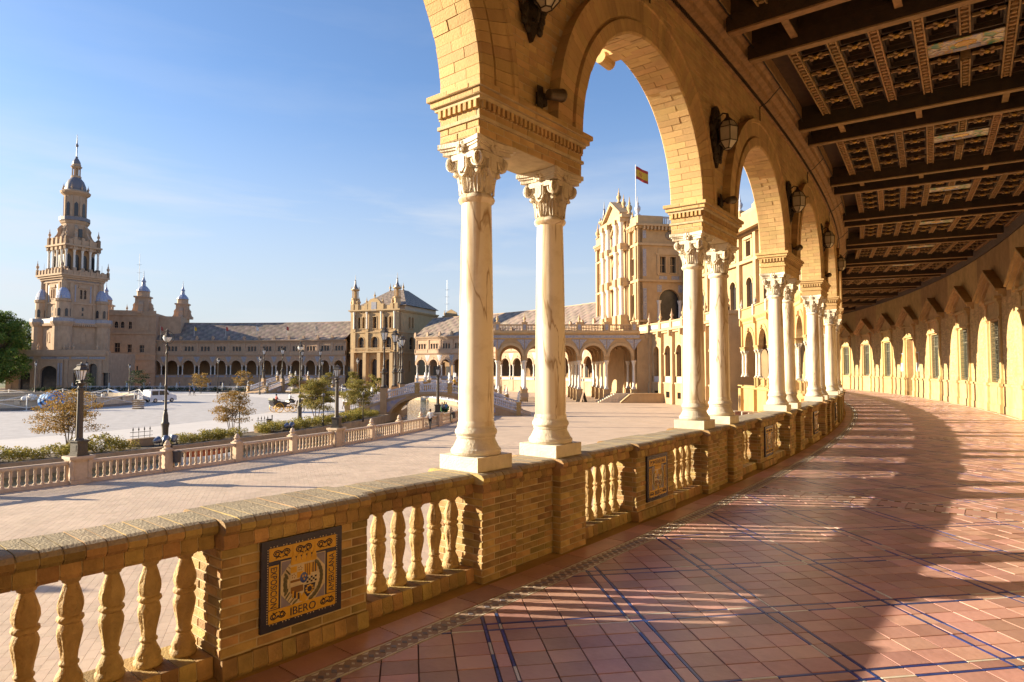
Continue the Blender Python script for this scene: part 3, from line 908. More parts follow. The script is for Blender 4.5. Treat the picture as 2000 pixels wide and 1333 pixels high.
# ------------------------------------------------------------------ floor of the gallery
fl = tag(ring('gallery_floor', [(R1 - .3, -.3), (R1 - .3, -.012), (RW + .4, -.012), (RW + .4, -.3)], TA, TB, GROUT, None, 120), kind='structure')
def clip(poly, n, d):
    """keep the part of a 2-D polygon with n.p >= d"""
    out = []
    for i in range(len(poly)):
        a, b = poly[i], poly[(i + 1) % len(poly)]
        da, db = a[0] * n[0] + a[1] * n[1] - d, b[0] * n[0] + b[1] * n[1] - d
        if da >= 0: out.append(a)
        if (da >= 0) != (db >= 0):
            t = da / (da - db); out.append((a[0] + (b[0] - a[0]) * t, a[1] + (b[1] - a[1]) * t))
    return out
def area(p): return 0.5 * sum(p[i][0] * p[(i + 1) % len(p)][1] - p[(i + 1) % len(p)][0] * p[i][1] for i in range(len(p)))
def pol2(x, y): return math.hypot(x - CX, y - CY), deg(math.atan2(y - CY, x - CX))
RG0, RG1 = R1 + .70, RW - .62
pieces = []                             # (distance, polygon, material index, z)
BOUND = [-3, -1, 1, 3, 5, 7, 9, 11, 13]
def section(ub, ue):
    um = (ub + ue) / 2; thm = U(um)
    ang = rad(90 - (90 - thm)) + rad(48)           # grid laid across the corner of the gallery
    e1 = Vector((cos(ang), sin(ang))); e2 = Vector((-sin(ang), cos(ang)))
    O = P(115.5, thm).to_2d() + e1 * .03
    if um == 0: O = Vector((0.79, 4.40))
    if um == 0:
        e1 = Vector((.988, .155)); e2 = Vector((-.155, .988))
    MOD = .98; g = .0045
    xs = []; x = 0.0
    # one module across: strip, narrow tile, strip, then four tiles
    cu = [('s', .020), ('n', .085), ('s', .020)] + [('t', (MOD - .125) / 4)] * 4
    cv = [('s', .020), ('n', .085), ('s', .020)] + [('t', (MOD - .125) / 5)] * 5
    def axis(c):
        o = []; p = 0
        for k_, w in c: o.append((k_, p, p + w)); p += w
        return o
    AU, AV = axis(cu), axis(cv)
    lo, hi = U(ub) + (.045 * DP), U(ue) - (.045 * DP)
    nlo = Vector((-sin(rad(lo)), cos(rad(lo)))); nhi = Vector((sin(rad(hi)), -cos(rad(hi))))
    C2 = Vector((CX, CY))
    for i in range(-9, 10):
        for j in range(-9, 10):
            for (ku, a0, a1) in AU:
                for (kv, b0, b1) in AV:
                    c = O + e1 * (i * MOD + (a0 + a1) / 2) + e2 * (j * MOD + (b0 + b1) / 2)
                    R, t = pol2(c.x, c.y)
                    if R < RG0 - .15 or R > RG1 + .15 or t < lo - .12 or t > hi + .12: continue
                    strip = 's' in (ku, kv)
                    gg = g if not strip else .0018
                    poly = [tuple(O + e1 * (i * MOD + a) + e2 * (j * MOD + b)) for a, b in ((a0 + gg, b0 + gg), (a1 - gg, b0 + gg), (a1 - gg, b1 - gg), (a0 + gg, b1 - gg))]
                    er = Vector((cos(rad(t)), sin(rad(t))))
                    poly = clip(poly, er, er.dot(C2) + RG0); 
                    if len(poly) > 2: poly = clip(poly, -er, -(er.dot(C2) + RG1))
                    if len(poly) > 2: poly = clip(poly, nlo, nlo.dot(C2))
                    if len(poly) > 2: poly = clip(poly, nhi, nhi.dot(C2))
                    if len(poly) < 3 or area(poly) < 2e-5: continue
                    d = math.hypot(c.x, c.y)
                    if strip:
                        if ku == 's' and kv == 's': mi = 1
                        else: mi = 1 if rnd() < (.85 if (kv == 's') == False else .75) else 2
                    else: mi = 0
                    pieces.append((d, poly, mi, 0.0))
for a, b in zip(BOUND[:-1], BOUND[1:]): section(a, b)
def arc_poly(Ra, Rb, ta, tb, g=.004):
    gt = deg(g / R1)
    return [tuple(P(r, t).to_2d()) for r, t in ((Ra + g, ta + gt), (Rb - g, ta + gt), (Rb - g, tb - gt), (Ra + g, tb - gt))]
# plain border row by the balustrade, mosaic strip, border along the wall, cross bands at every second pier
t = U(-3)
dt = deg(.36 / R1)
while t < U(13):
    pieces.append((P(R1, t).length, arc_poly(R1 + .30, R1 + .52, t, t + dt), 0, 0))
    t += dt
t = U(-3); dt = deg(.085 / R1); kk = 0
while t < U(9):
    Ra, Rb = R1 + .53, R1 + .69
    pieces.append((P(R1, t).length, arc_poly(Ra, Ra + .012, t, t + dt, .001), 2, 0))
    pieces.append((P(R1, t).length, arc_poly(Rb - .012, Rb, t, t + dt, .001), 2, 0))
    rm = (Ra + Rb) / 2
    pieces.append((P(R1, t).length, arc_poly(Ra + .0125, Rb - .0125, t, t + dt, .0002), 6, -.003))
    def dia(c_, s1, s2): return [tuple(P(rm + a, c_ + deg(b / R1)).to_2d()) for a, b in ((-s1, 0), (0, s2), (s1, 0), (0, -s2))][::-1]
    cm = t + dt / 2
    pieces.append((P(R1, t).length, dia(cm, .026, .018), 5, 0))
    for sa in (-1, 1):
        pieces.append((P(R1, t).length, [tuple(P(rm + a, t + deg(b / R1)).to_2d()) for a, b in (((sa * .056), .018), ((sa * .056), .067), ((sa * .036), .0425))][::sa], 2, 0))
    pieces.append((P(R1, t).length, dia(t, .015, .010), 2, 0))
    t += dt; kk += 1
t = U(-3); dt = deg(.40 / RW)
while t < U(13):
    pieces.append((P(RW, t).length, arc_poly(RW - .60, RW - .32, t, t + dt), 0, 0))
    pieces.append((P(RW, t).length, arc_poly(RW - .30, RW - .26, t, t + dt, .001), 2, 0))
    pieces.append((P(RW, t).length, arc_poly(RW - .24, RW - .09, t, t + dt), 0, 0))
    t += dt
for b in BOUND[1:-1]:
    t = U(b); h = deg(.17 / R1); w = deg(.025 / R1)
    R = RG0
    while R < RG1 - .05:
        R2 = min(R + .30, RG1)
        pieces.append((P(R, t).length, arc_poly(R, R2, t - h, t + h), 0, 0))
        for k_ in range(4):
            ra = R + (R2 - R) * k_ / 4; rb = R + (R2 - R) * (k_ + 1) / 4
            for s_ in (-1, 1):
                pieces.append((P(R, t).length, arc_poly(ra, rb, t + s_ * (h + w) - w * .9, t + s_ * (h + w) + w * .9, .001), 2 if k_ % 2 else 4, 0))
        R = R2
FM = [TILE, BLUE, WHITET, YELT, BROWNT, mat('grey_blue_mosaic', (.22, .21, .25), .4, .3, 12, rnd=.4), mat('strip_bed', (.40, .29, .22), .6, .2, 8)]
import numpy as np
_hz = math.tan(math.atan(1000 / 1255)) + .03
def inview(p): return p[1] > 2.9 and abs(p[0]) < p[1] * _hz
vis = sorted([p for p in pieces if p[2] == 0 and inview(p[1][0])], key=lambda q: q[0])[:300]
ids = set(id(p) for p in vis)
stm = MB()
def tile_geo(mb, poly, mi, ox=0, oy=0, z=0.0):
    dz = z + ru(-.0015, .0015) * (z == 0.0); n = len(poly)
    if area(poly) < 0: poly = poly[::-1]
    cx = sum(p[0] for p in poly) / n; cy = sum(p[1] for p in poly) / n
    tx, ty = (ru(-.004, .004), ru(-.004, .004)) if z == 0 else (0, 0)
    top = [(x - ox, y - oy, dz + (x - cx) * tx + (y - cy) * ty) for x, y in poly]
    bot = [(x - ox, y - oy, -.0115) for x, y in poly]
    mb.mi = mi
    mb.add(top + bot, [tuple(range(n))] + [(i, n + i, n + (i + 1) % n, (i + 1) % n) for i in range(n)], rnd())
for p in pieces:
    if id(p) in ids:
        m = MB(); x, y = p[1][0]
        tile_geo(m, p[1], 0, x, y)
        m.build('floor_tile', TILE, fl, (x, y, 0))
    else: tile_geo(stm, p[1], p[2], z=p[3])
o = stm.build('floor_tile', FM, fl); o['kind'] = 'stuff'
# =================================================================== PEDESTALS AND BALUSTRADE OF THE GALLERY
def baluster_mesh(n=26):
    # turned baluster with carved leaves: radius is modulated round the axis
    prof = [(.062, 0), (.070, .012), (.068, .028), (.058, .040), (.062, .058), (.054, .082), (.040, .110), (.036, .125), (.043, .132), (.044, .142), (.036, .150), (.038, .19), (.046, .235), (.055, .275), (.057, .300),
            (.050, .325), (.044, .335), (.054, .342), (.060, .352), (.058, .364), (.046, .372), (.052, .385), (.056, .410), (.053, .440), (.044, .480), (.034, .515), (.031, .528), (.040, .534), (.042, .544), (.055, .552), (.062, .566), (.062, .586)]
    m = MB(); n = 32; vs = []; fs = []
    for (q, z) in prof:
        for i in range(n):
            a = 2 * pi * i / n
            amp = 0.0
            if .16 < z < .315: amp = .0045 * sin(pi * (z - .16) / .155)
            if .375 < z < .515: amp = .004 * sin(pi * (z - .375) / .14)
            if z < .1: amp = .0025
            k = 8 if z > .1 else 14
            qq = q + amp * (cos(k * a) + .5 * cos(k * 2 * a + z * 60))
            vs.append((qq * cos(a), qq * sin(a), .115 + z))
    for j in range(len(prof) - 1):
        for i in range(n):
            k = (i + 1) % n
            fs.append((j * n + i, j * n + k, (j + 1) * n + k, (j + 1) * n + i))
    m.add(vs, fs)
    return m.mesh('baluster', TERRA, 50)
BALU = baluster_mesh()
CT = mat('worn_coping_top', (0.42, 0.345, 0.235), 0.9, 0.25, 8, rnd=.12, bump=.5, bs=80, stain=.5)
def coping_prof(w, z0, z1):
    return [(-w, z0 + .02), (-w, z1 - .03), (-w + .02, z1 - .008), (-w + .05, z1), (w - .05, z1), (w - .02, z1 - .008), (w, z1 - .03), (w, z0 + .02), (w - .02, z0)]  + [(-w + .02, z0)]
def coping_mesh(w, z0, z1, ln):
    m = MB(); pr = coping_prof(w, z0, z1)
    m.prism(pr, -ln / 2, ln / 2, 'y')
    # upper faces get the worn top material
    for i, f in enumerate(m.f):
        if all(m.v[j][2] > z1 - .0301 for j in f): m.m[i] = 1
    return m.mesh('coping_brick', [BRICKP, CT])
def low_mesh(w, z0, z1, ln):
    m = MB(); m.prism([(-w, z0), (-w - .012, z0 + .02), (-w + .0, z1), (w, z1), (w + .012, z0 + .02), (w, z0)], -ln / 2, ln / 2, 'y')
    return m.mesh('coping_brick', BRICKP)
def course(parent, me, y0, y1, ln, name, single):
    zs_ = [v.co.z for v in me.vertices]; zc_ = (max(zs_) + min(zs_)) / 2; seen = []
    for p in me.polygons:
        if abs(p.normal.y) > .9:
            seen = [(me.vertices[i].co.x, me.vertices[i].co.z) for i in p.vertices]; break
    if seen:
        bed = MB(); bed.prism([(x - .005 * (1 if x > 0 else -1), z + (.004 if z < zc_ else -.005)) for x, z in seen], y0 + .004, y1 - .004, 'y')
        bed.build('mortar_bed', MORTAR, parent)
    n = max(1, round((y1 - y0) / ln)); s_ = (y1 - y0) / n
    if single:
        for i in range(n):
            o = ob(name, me, parent, (ru(-.0025, .0025), y0 + (i + .5) * s_, ru(-.002, .002)), ru(-.003, .003))
            o.scale.y = (s_ - .006) / ln
    else:
        m = MB()
        for i in range(n):
            st = len(m.v); yc = y0 + (i + .5) * s_; k = (s_ - .006) / ln
            r = rnd()
            m.add([(v.co.x, yc + v.co.y * k, v.co.z + ru(-.0005, .0005)) for v in me.vertices], [tuple(p.vertices) for p in me.polygons], r)
            for q, p in enumerate(me.polygons): m.m[len(m.f) - len(me.polygons) + q] = p.material_index
        o = m.build(name, list(me.materials), parent); o['kind'] = 'stuff'
CLN = .088
PCOP, PLOW = coping_mesh(.315, .785, .866, CLN), low_mesh(.275, .715, .784, CLN)
PCOPM, PLOWM = coping_mesh(.235, .785, .866, CLN), low_mesh(.185, .715, .784, CLN)
RCOP, RLOW = coping_mesh(.205, .785, .866, CLN), low_mesh(.150, .700, .784, CLN)
CURB = low_mesh(.165, .0, .116, CLN)
PBASE = low_mesh(.26, .0, .11, CLN)
def pedestal(k):
    th = U(k); single = k in (0, 1)
    side = 'beyond it' 
    names = {-1: 'brick pedestal carrying a pair of marble columns, behind the left edge of the balustrade',
             0: 'ochre brick pedestal under the tallest, nearest pair of marble columns', 1: 'ochre brick pedestal under the second pair of marble columns, beyond the PONTEVEDRA tile panel',
             2: 'ochre brick pedestal under the third pair of marble columns along the gallery', 3: 'ochre brick pedestal under the fourth pair of marble columns along the gallery',
             4: 'small distant ochre brick pedestal under the fifth pair of marble columns'}
    t = thing('brick_pedestal', names.get(k, {13: 'distant pedestal under the column pair nearest the tall brick end pier', 12: 'distant pedestal under the second column pair from the brick end pier', 11: 'distant pedestal under the third column pair from the brick end pier'}.get(k, 'pedestal round the bend of the gallery, hidden behind nearer columns') if k > 4 else 'brick pedestal under paired marble columns beside the viewpoint'), 'pedestal', P(R1, th), rad(th), 'pedestals under the arcade columns')
    m = MB()
    m.box(-.17, .17, -.33, .33, 0, .79)
    for s_ in (-1, 1): m.box(-.262, .262, min(s_ * .33, s_ * .75), max(s_ * .33, s_ * .75), 0, .79)
    m.build('core', MORTAR if k < 4 else BRICKP, t)
    if k < 4:
        tgt = None if single else MB()
        def F(org, ang, w, h, **kw):
            if single: face_bricks(t, BRICKP, org, ang, w, h, **kw)
            else: face_bricks_mb(tgt, org, ang, w, h, **kw)
        F((.17, 0, 0), 0, .66, .715)
        for s_ in (-1, 1):
            F((.262, s_ * .54, 0), 0, .42, .715, half=.3)
            F((0, s_ * .75, 0), s_ * pi / 2, .524, .715)
            F((.219, s_ * .33, 0), -s_ * pi / 2, .084, .715)
        if not single: o = tgt.build('brick', BRICKP, t); o['kind'] = 'stuff'
        em = MB()
        face_bricks_mb(em, (-.17, 0, 0), pi, .66, .715)
        for s_ in (-1, 1): face_bricks_mb(em, (-.262, s_ * .54, 0), pi, .42, .715)
        o = em.build('outer_brick', BRICKP, t); o['kind'] = 'stuff'
    for a, b in ((-.80, -.30), (.30, .80)):
        course(t, PCOP, a, b, CLN, 'coping_brick', single); course(t, PLOW, a + (.035 if a < 0 else 0), b - (.035 if b > .5 else 0), CLN, 'coping_brick', single)
    course(t, PCOPM, -.298, .298, CLN, 'coping_brick', single); course(t, PLOWM, -.30, .30, CLN, 'coping_brick', single)
    return t
for k in range(-3, 14): pedestal(k)

# ---- tile plaques
def text_mesh(s_, size, mt, depth=.001):
    cu = bpy.data.curves.new('lettering', 'FONT')
    cu.body = s_; cu.size = size; cu.extrude = depth; cu.align_x = 'CENTER'; cu.align_y = 'CENTER'
    cu.resolution_u = 3
    o = bpy.data.objects.new('tmp', cu); COL.objects.link(o)
    dg = bpy.context.evaluated_depsgraph_get()
    me = bpy.data.meshes.new_from_object(o.evaluated_get(dg))
    bpy.data.objects.remove(o)
    me.name = 'lettering'
    me.materials.clear(); me.materials.append(mt)
    return me
def fit_text(me, w, h):
    xs = [v.co.x for v in me.vertices]; ys = [v.co.y for v in me.vertices]
    cx, cy = (max(xs) + min(xs)) / 2, (max(ys) + min(ys)) / 2
    kx, ky = w / (max(xs) - min(xs)), h / (max(ys) - min(ys))
    for v in me.vertices: v.co.x = (v.co.x - cx) * kx; v.co.y = (v.co.y - cy) * ky
    return me
REDT = mat('red_brown_glaze', (.30, .07, .03), .3, .2, 14)
GRNT = mat('olive_glaze', (.10, .085, .03), .3, .25, 20)
CREAM = mat('cream_glaze', (.60, .50, .34), .3, .15, 14)
LILAC = mat('grey_violet_glaze', (.25, .22, .30), .3, .2, 14)
def plaque(parent, words, x0, zc=.445, W_=.54, H_=.52):
    """glazed tile panel on the gallery side (local +x)"""
    top, left, right, bottom = words
    pl = MB()
    pl.box(0, .022, -W_ / 2, W_ / 2, zc - H_ / 2, zc + H_ / 2)
    p = pl.build('tile_plaque', DARKT, parent, (x0, 0, 0))
    w, h = W_ / 2, H_ / 2
    b = .045; bw_ = .075
    fr = MB()
    z = .0245
    # yellow bands, grouted into single tiles
    def band(y0, y1, z0, z1, n, horiz):
        for i in range(n):
            if horiz:
                a = y0 + (y1 - y0) * i / n; c = y0 + (y1 - y0) * (i + 1) / n; fr.box(.0221, z, a + .0006, c - .0006, z0, z1, rnd())
            else:
                a = z0 + (z1 - z0) * i / n; c = z0 + (z1 - z0) * (i + 1) / n; fr.box(.0221, z, y0, y1, a + .0006, c - .0006, rnd())
    band(-w + b, w - b, h - b - bw_ + zc, h - b + zc, 3, True)
    band(-w + b, w - b, -h + b + zc, -h + b + bw_ + zc, 3, True)
    band(-w + b, -w + b + .062, -h + b + bw_ + .004 + zc, h - b - bw_ - .025 + zc, 3, False)
    band(w - b - .062, w - b, -h + b + bw_ + .004 + zc, h - b - bw_ - .025 + zc, 3, False)
    fr.build('yellow_band', YELT, p)
    # white dots round the border
    d = MB()
    for i in range(22):
        y = -w + b + (2 * w - 2 * b) * (i + .5) / 22
        if i % 4 != 3:
            for zz in (h - b + .007, -h + b - .007): d.box(.0221, .024, y - .003, y + .003, zc + zz - .0025, zc + zz + .0025)
    for i in range(30):
        zz = -h + b + (2 * h - 2 * b) * (i + .5) / 30
        for y in (-w + b - .007, w - b + .007): d.box(.0221, .024, y - .0025, y + .0025, zc + zz - .003, zc + zz + .003)
    d.build('dot_border', CREAM, p)
    # scrolls: pairs of spirals
    sc = MB()
    def scroll(yc, zc_, k, s_=1):
        for sg in (-1, 1):
            pts = []
            for i in range(15):
                a = i / 14 * 3.3 * pi; q = k * (1 - .72 * i / 14)
                pts.append((z + .0005, yc + sg * (k * 1.15 - q * cos(a)), zc_ + s_ * q * sin(a) * .8))
            sc.tube(pts, .0035, 4)
            sc.tube([(z + .0005, yc + sg * .004, zc_ - s_ * k * .9), (z + .0005, yc + sg * k * .7, zc_ - s_ * k * .6), (z + .0005, yc + sg * k * 1.4, zc_ - s_ * k * .9)], .003, 4)
        sc.ball((z, yc, zc_ + s_ * k * .2), .002, k * .28, k * .3, 8, 5)
    zt, zb = zc + h - b - bw_ / 2, zc - h + b + bw_ / 2
    if top is None:
        for y in (-.145, 0, .145): scroll(y, zt, .027)
    for y in ((-.165, .165) if bottom else ()): scroll(y, zb, .024, -1)
    if sc.v: sc.build('scrollwork', DARKT, p)
    def put_text(s_, y, zz, wd, ht, ang):
        me = fit_text(text_mesh(s_, .05, DARKT), wd, ht)
        # text plane x-y -> local y-z, facing +x, then turned by ang in the plane
        o = ob('lettering', me, p, (z + .0012, y, zz))
        o.rotation_euler = (Matrix.Rotation(ang, 3, 'X') @ Matrix(((0, 0, 1), (1, 0, 0), (0, 1, 0)))).to_euler()
    if top: put_text(top, 0, zt, .40, .046, 0)
    put_text(bottom, 0.0, zb, .17, .046, 0)
    put_text(left, -w + b + .031, zc - .012, .232, .040, -pi / 2)
    put_text(right, w - b - .031, zc - .012, .232, .040, pi / 2)
    # centre field, wreath, shield and crown
    cf = MB()
    cf.box(.0221, .0235, -.150, .150, zc - .150, zc + .128)
    cf.mi = 1
    for sy in (-1, 1):
        for sz in (-1, 1): cf.prism([(sy * .146, zc - .011 + sz * .135), (sy * .146, zc - .011 + sz * .055), (sy * .075, zc - .011 + sz * .135)][:: sy * sz], .0235, .0242, 'x')
    cf.mi = 2
    for i in range(34):
        a = 2 * pi * i / 34
        if sin(a) > .72 or sin(a) < -.93: continue
        st = len(cf.v)
        cf.ball((0, 0, 0), .003, .014, .022, 6, 4)
        cf.xf(lambda x, y, zz, a=a: (.0255 + x, .122 * cos(a) + y * cos(a) - zz * sin(a), zc - .012 + .128 * sin(a) + y * sin(a) + zz * cos(a) * (1 if cos(a) > 0 else -1) ), st)
    cf.build('wreath_field', [CREAM, LILAC, GRNT], p)
    sh = MB()
    X0, X1 = .0258, .0272
    def q(mi, y0, y1, z0, z1, x=X1): sh.mi = mi; sh.box(.0236, x, y0, y1, zc + z0, zc + z1)
    out = [(-.092, .085), (-.092, -.03), (-.085, -.075), (-.055, -.115), (0, -.142), (.055, -.115), (.085, -.075), (.092, -.03), (.092, .085)]
    sh.mi = 0; sh.prism([(y, zc + zz) for y, zz in out], .0236, X0, 'x')
    q(1, -.088, -.048, .045, .08); q(0, -.045, -.004, .045, .08); q(0, -.088, -.048, .008, .042); q(1, -.045, -.004, .008, .042)
    sh.mi = 3
    for y, zz in ((-.025, .062), (-.068, .025)):
        for a in range(5): sh.ball((X1 - .001, y + .011 * cos(a * 1.3), zc + zz + .011 * sin(a * 1.3)), .0015, .008, .006, 6, 4)
    for i in range(7): q(1 if i % 2 == 0 else 3, .002 + i * .0065, .002 + (i + 1) * .0065, .008, .08)
    for i in range(5): q(2 if i % 2 else 1, .050 + i * .008, .050 + (i + 1) * .008, .02, .08)
    q(3, -.088, -.004, -.012, .002); q(0, -.088, -.004, -.036, -.014); q(3, -.085, -.004, -.075, -.038)
    for i in range(6):
        for j in range(3): q(2 if (i + j) % 2 else 0, .004 + i * .014, .004 + (i + 1) * .014, -.012 - j * .012, -.001 - j * .012)
    for i in range(5):
        st = len(sh.v); sh.mi = 2 if i % 2 else 1; sh.box(.0236, X1 + .0004, -.075 + i * .012, -.064 + i * .012, zc - .100 - i * .006, zc - .062 - i * .006)
    sh.mi = 2; sh.prism([(.004, zc - .045), (.080, zc - .045), (.072, zc - .085), (.03, zc - .118), (.004, zc - .125)], .0236, X1, 'x')
    sh.mi = 1
    for a in range(9): sh.ball((X1, .040 + .022 * cos(a * .7), zc - .075 + .022 * sin(a * .7)), .0015, .010, .006, 6, 4)
    sh.mi = 1; sh.prism([(-.03, zc - .128), (0, zc - .085), (.03, zc - .128), (0, zc - .142)], .0236, X1 + .0006, 'x')
    sh.mi = 4; sh.ball((X1, -.0, zc + .002), .003, .026, .032, 12, 6)
    sh.mi = 1
    for y, zz in ((-.008, .012), (.008, .012), (0, -.006)): sh.ball((X1 + .003, y, zc + zz), .0015, .006, .008, 6, 4)
    sh.build('shield', [CREAM, YELT, DARKT, BROWNT, BLUE], p)
    cr = MB()
    cr.box(.0236, .0275, -.085, .085, zc + .092, zc + .104)
    for i in range(5):
        y = -.07 + i * .035
        cr.prism([(y - .018, zc + .104), (y - .012, zc + .138), (y, zc + .152), (y + .012, zc + .138), (y + .018, zc + .104)], .0236, .0272, 'x')
        cr.ball((.0262, y, zc + .158), .002, .006, .006, 6, 4)
    cr.build('crown', YELT, p)
    return p

def bal_bay(k):
    uc = (U(k) + U(k + 1)) / 2; hb = R1 * rad(U(k + 1) - U(k)) / 2
    single = k in (-1, 0)
    names = {-1: 'nearest balustrade bay with carved balusters and the EXPOSICION IBERO AMERICANA coat-of-arms tile panel',
             0: 'second balustrade bay with the PONTEVEDRA tile panel, between the first and second column pairs',
             1: 'third balustrade bay with a dark tile panel, between the second and third column pairs',
             2: 'fourth balustrade bay, between the third and fourth column pairs', 3: 'far balustrade bay between the fourth and fifth column pairs'}
    t = thing('balustrade', names.get(k, {12: 'distant balustrade bay next to the tall brick end pier, lit from the plaza', 11: 'distant balustrade bay second from the tall brick end pier', 10: 'distant balustrade bay third from the tall brick end pier'}.get(k, 'balustrade bay round the bend of the gallery, hidden behind nearer columns') if k > 3 else 'balustrade bay beside the viewpoint, left of the nearest tile panel'), 'balustrade', P(R1, uc), rad(uc), 'balustrade bays of the gallery')
    m = MB(); m.box(-.235, .235, -.485, .485, 0, .71)
    pn = m.build('panel', MORTAR if k < 3 else BRICKP, t)
    if k < 3:
        mb = MB()
        def F(org, ang, w, h, **kw):
            if single: face_bricks(t, BRICKP, org, ang, w, h, **kw)
            else: face_bricks_mb(mb, org, ang, w, h, **kw)
        F((.235, 0, .116), 0, .97, .59)
        for s_ in (-1, 1): F((0, s_ * .485, .116), s_ * pi / 2, .47, .59)
        if not single: o = mb.build('brick', BRICKP, t); o['kind'] = 'stuff'
        em = MB(); face_bricks_mb(em, (-.235, 0, .116), pi, .97, .59); o = em.build('outer_brick', BRICKP, t); o['kind'] = 'stuff'
    e = hb - .755
    for s_ in (-1, 1):
        a, b = (.49, e) if s_ > 0 else (-e, -.49)
        n = 6; sp = (e - .49) / n
        for i in range(n): ob('baluster', BALU, t, (0, s_ * (.49 + sp * (i + .5)), 0), ru(0, 6))
        course(t, RCOP, a, b, CLN, 'coping_brick', single)
        course(t, RLOW, a, b, CLN, 'coping_brick', single)
        course(t, CURB, a, b, CLN, 'curb_brick', single)
    course(t, coping_mesh(.275, .785, .866, CLN), -.49, .49, CLN, 'coping_brick', single)
    course(t, low_mesh(.25, .706, .784, CLN), -.49, .49, CLN, 'coping_brick', single)
    course(t, PBASE, -.49, .49, CLN, 'base_brick', single)
    if k == -1: plaque(t, (None, 'EXPOSICION', 'AMERICANA', 'IBERO'), .242)
    elif k == 0: plaque(t, ('PONTEVEDRA', 'EXPOSICION', 'AMERICANA', 'IBERO'), .242)
    elif k < 4: plaque(t, (None, 'EXPOSICION', 'AMERICANA', 'IBERO'), .242)
    return t
for k in range(-3, 13): bal_bay(k)

# ------------------------------------------------------------------ fixtures on the arcade wall
BRONZE = mat('dark_bronze', (.05, .035, .022), .55, .3, 14, metal=.35, bump=.4, bs=50)
LGL = mat('lantern_glass', (.50, .44, .33), .25, .15, 5, spec=.6)
def lantern_tree(k, label):
    th = U(k)
    t = thing('wall_lantern', label, 'wall lantern', P(R1 + .158, th, 4.62), rad(th), 'wall lanterns along the arcade')
    # irregular scrolled bracket plate
    m = MB(); random.seed(11)
    right = [(0, 0), (.05, .10), (.10, .16), (.10, .24), (.17, .30), (.20, .42), (.25, .50), (.24, .60), (.28, .70), (.25, .84), (.20, .90), (.16, 1.02), (.07, 1.08), (0, 1.10)]
    poly = right + [(-y, z) for y, z in right[-2:0:-1]]
    m.prism(poly, 0, .05, 'x')
    for i in range(26):
        z = .12 + .9 * i / 26; w = .06 + .15 * sin(pi * min(z, 1)) ; 
        m.ball((.05, (w if i % 2 else -w) * ru(.6, 1.1), z), .03, .05, .06, 7, 5)
    m.tube([(.05, 0, .25), (.10, 0, .2), (.13, 0, .32), (.09, 0, .42)], .022, 6)
    m.build('bracket', BRONZE, t)
    # hexagonal lantern: frame bars and panes
    f = MB(); g = MB()
    lv = [(.06, .30), (.155, .42), (.165, .66), (.10, .78)]
    n = 6; cx = .215
    def pt(q, z, i): a = 2 * pi * i / n; return (cx + q * cos(a), q * sin(a), z)
    for i in range(n):
        f.tube([pt(q + .004, z, i) for q, z in lv], .0085, 5)
        for q, z in lv: f.tube([pt(q + .004, z, i), pt(q + .004, z, i + 1)], .0085, 5)
        for (qa, za), (qb, zb) in zip(lv[:-1], lv[1:]): g.add([pt(qa, za, i), pt(qa, za, i + 1), pt(qb, zb, i + 1), pt(qb, zb, i)], [(0, 1, 2, 3)], rnd())
    g.add([pt(.06, .30, i) for i in range(n)], [tuple(range(n))])
    f.lathe([(.11, .775), (.06, .83), (.03, .86), (.02, .92), (0, .93)], 6, (cx, 0, 0))
    f.tube([(.03, 0, .86), (.14, 0, .95), (cx, 0, .92)], .014, 6)
    f.build('lantern_frame', BRONZE, t); g.build('lantern_pane', LGL, t)
    t.scale = (.9, .85, .85); t.location.z += .08
    random.seed(100 + k)
    return t
lab = {0: 'dark bronze wall lantern above the nearest column pair, cut by the top edge', 1: 'hexagonal bronze wall lantern with pale panes above the second column pair',
       2: 'hexagonal bronze wall lantern above the third column pair, smaller than the one before it', 3: 'small hexagonal wall lantern above the fourth column pair', 4: 'tiny wall lantern above the fifth column pair near the bend of the gallery'}
for k in range(0, 5): lantern_tree(k, lab[k])
random.seed(5)
def spot(k, label):
    th = U(k); 
    t = thing('wall_spotlight', label, 'spotlight', P(R1 + .152, th + deg(.16 / R1), 4.22), rad(th), 'spotlights on the arcade wall')
    m = MB(); m.box(0, .05, -.06, .06, -.05, .06); m.tube([(.03, 0, 0), (.14, .02, .02)], .018, 6); m.box(.05, .06, -.10, -.02, -.10, .10)
    m.build('bracket', BRONZE, t)
    h = MB(); h.lathe([(.04, -.12), (.05, -.11), (.055, .05), (.062, .06), (.062, .075), (.05, .08), (.05, .07), (0, .07)], 14)
    h.build('lamp_head', mat('bronze_grey_paint', (.10, .07, .04), .5, .2, 9, metal=.3), t, (.17, .05, .02)).rotation_euler = (rad(-75), rad(30), 0)
for k, l in ((0, 'dark cylindrical spotlight on the spandrel above the nearest column pair'), (1, 'dark cylindrical spotlight on the spandrel above the second column pair'), (2, 'small spotlight on the spandrel above the third column pair'), (3, 'tiny spotlight on the spandrel above the fourth column pair')): spot(k, l)
def spikes(k, s_, label):
    th = U(k) + s_ * deg(.68 / R1)
    m = MB()
    for i in range(9):
        x = -.24 + i * .06
        for j in range(2): m.tube([(x, 0, 0), (x + ru(-.05, .05), ru(-.05, .05), .11)], .0016, 4)
    m.box(-.26, .26, -.012, .012, -.003, .003)
    tag(m.build('bird_spikes', mat('spike_steel', (.42, .40, .36), .35, .1, 9, metal=.8), None, P(R1, th, 4.036), rad(th)), label, 'bird spikes', 'bird spikes on the impost cornices')
spikes(0, -1, 'wire bird spikes on the near corner of the nearest impost cornice'); spikes(0, 1, 'wire bird spikes on the far corner of the nearest impost cornice')
spikes(1, -1, 'wire bird spikes on the near corner of the second impost cornice'); spikes(2, -1, 'wire bird spikes on the near corner of the third impost cornice')
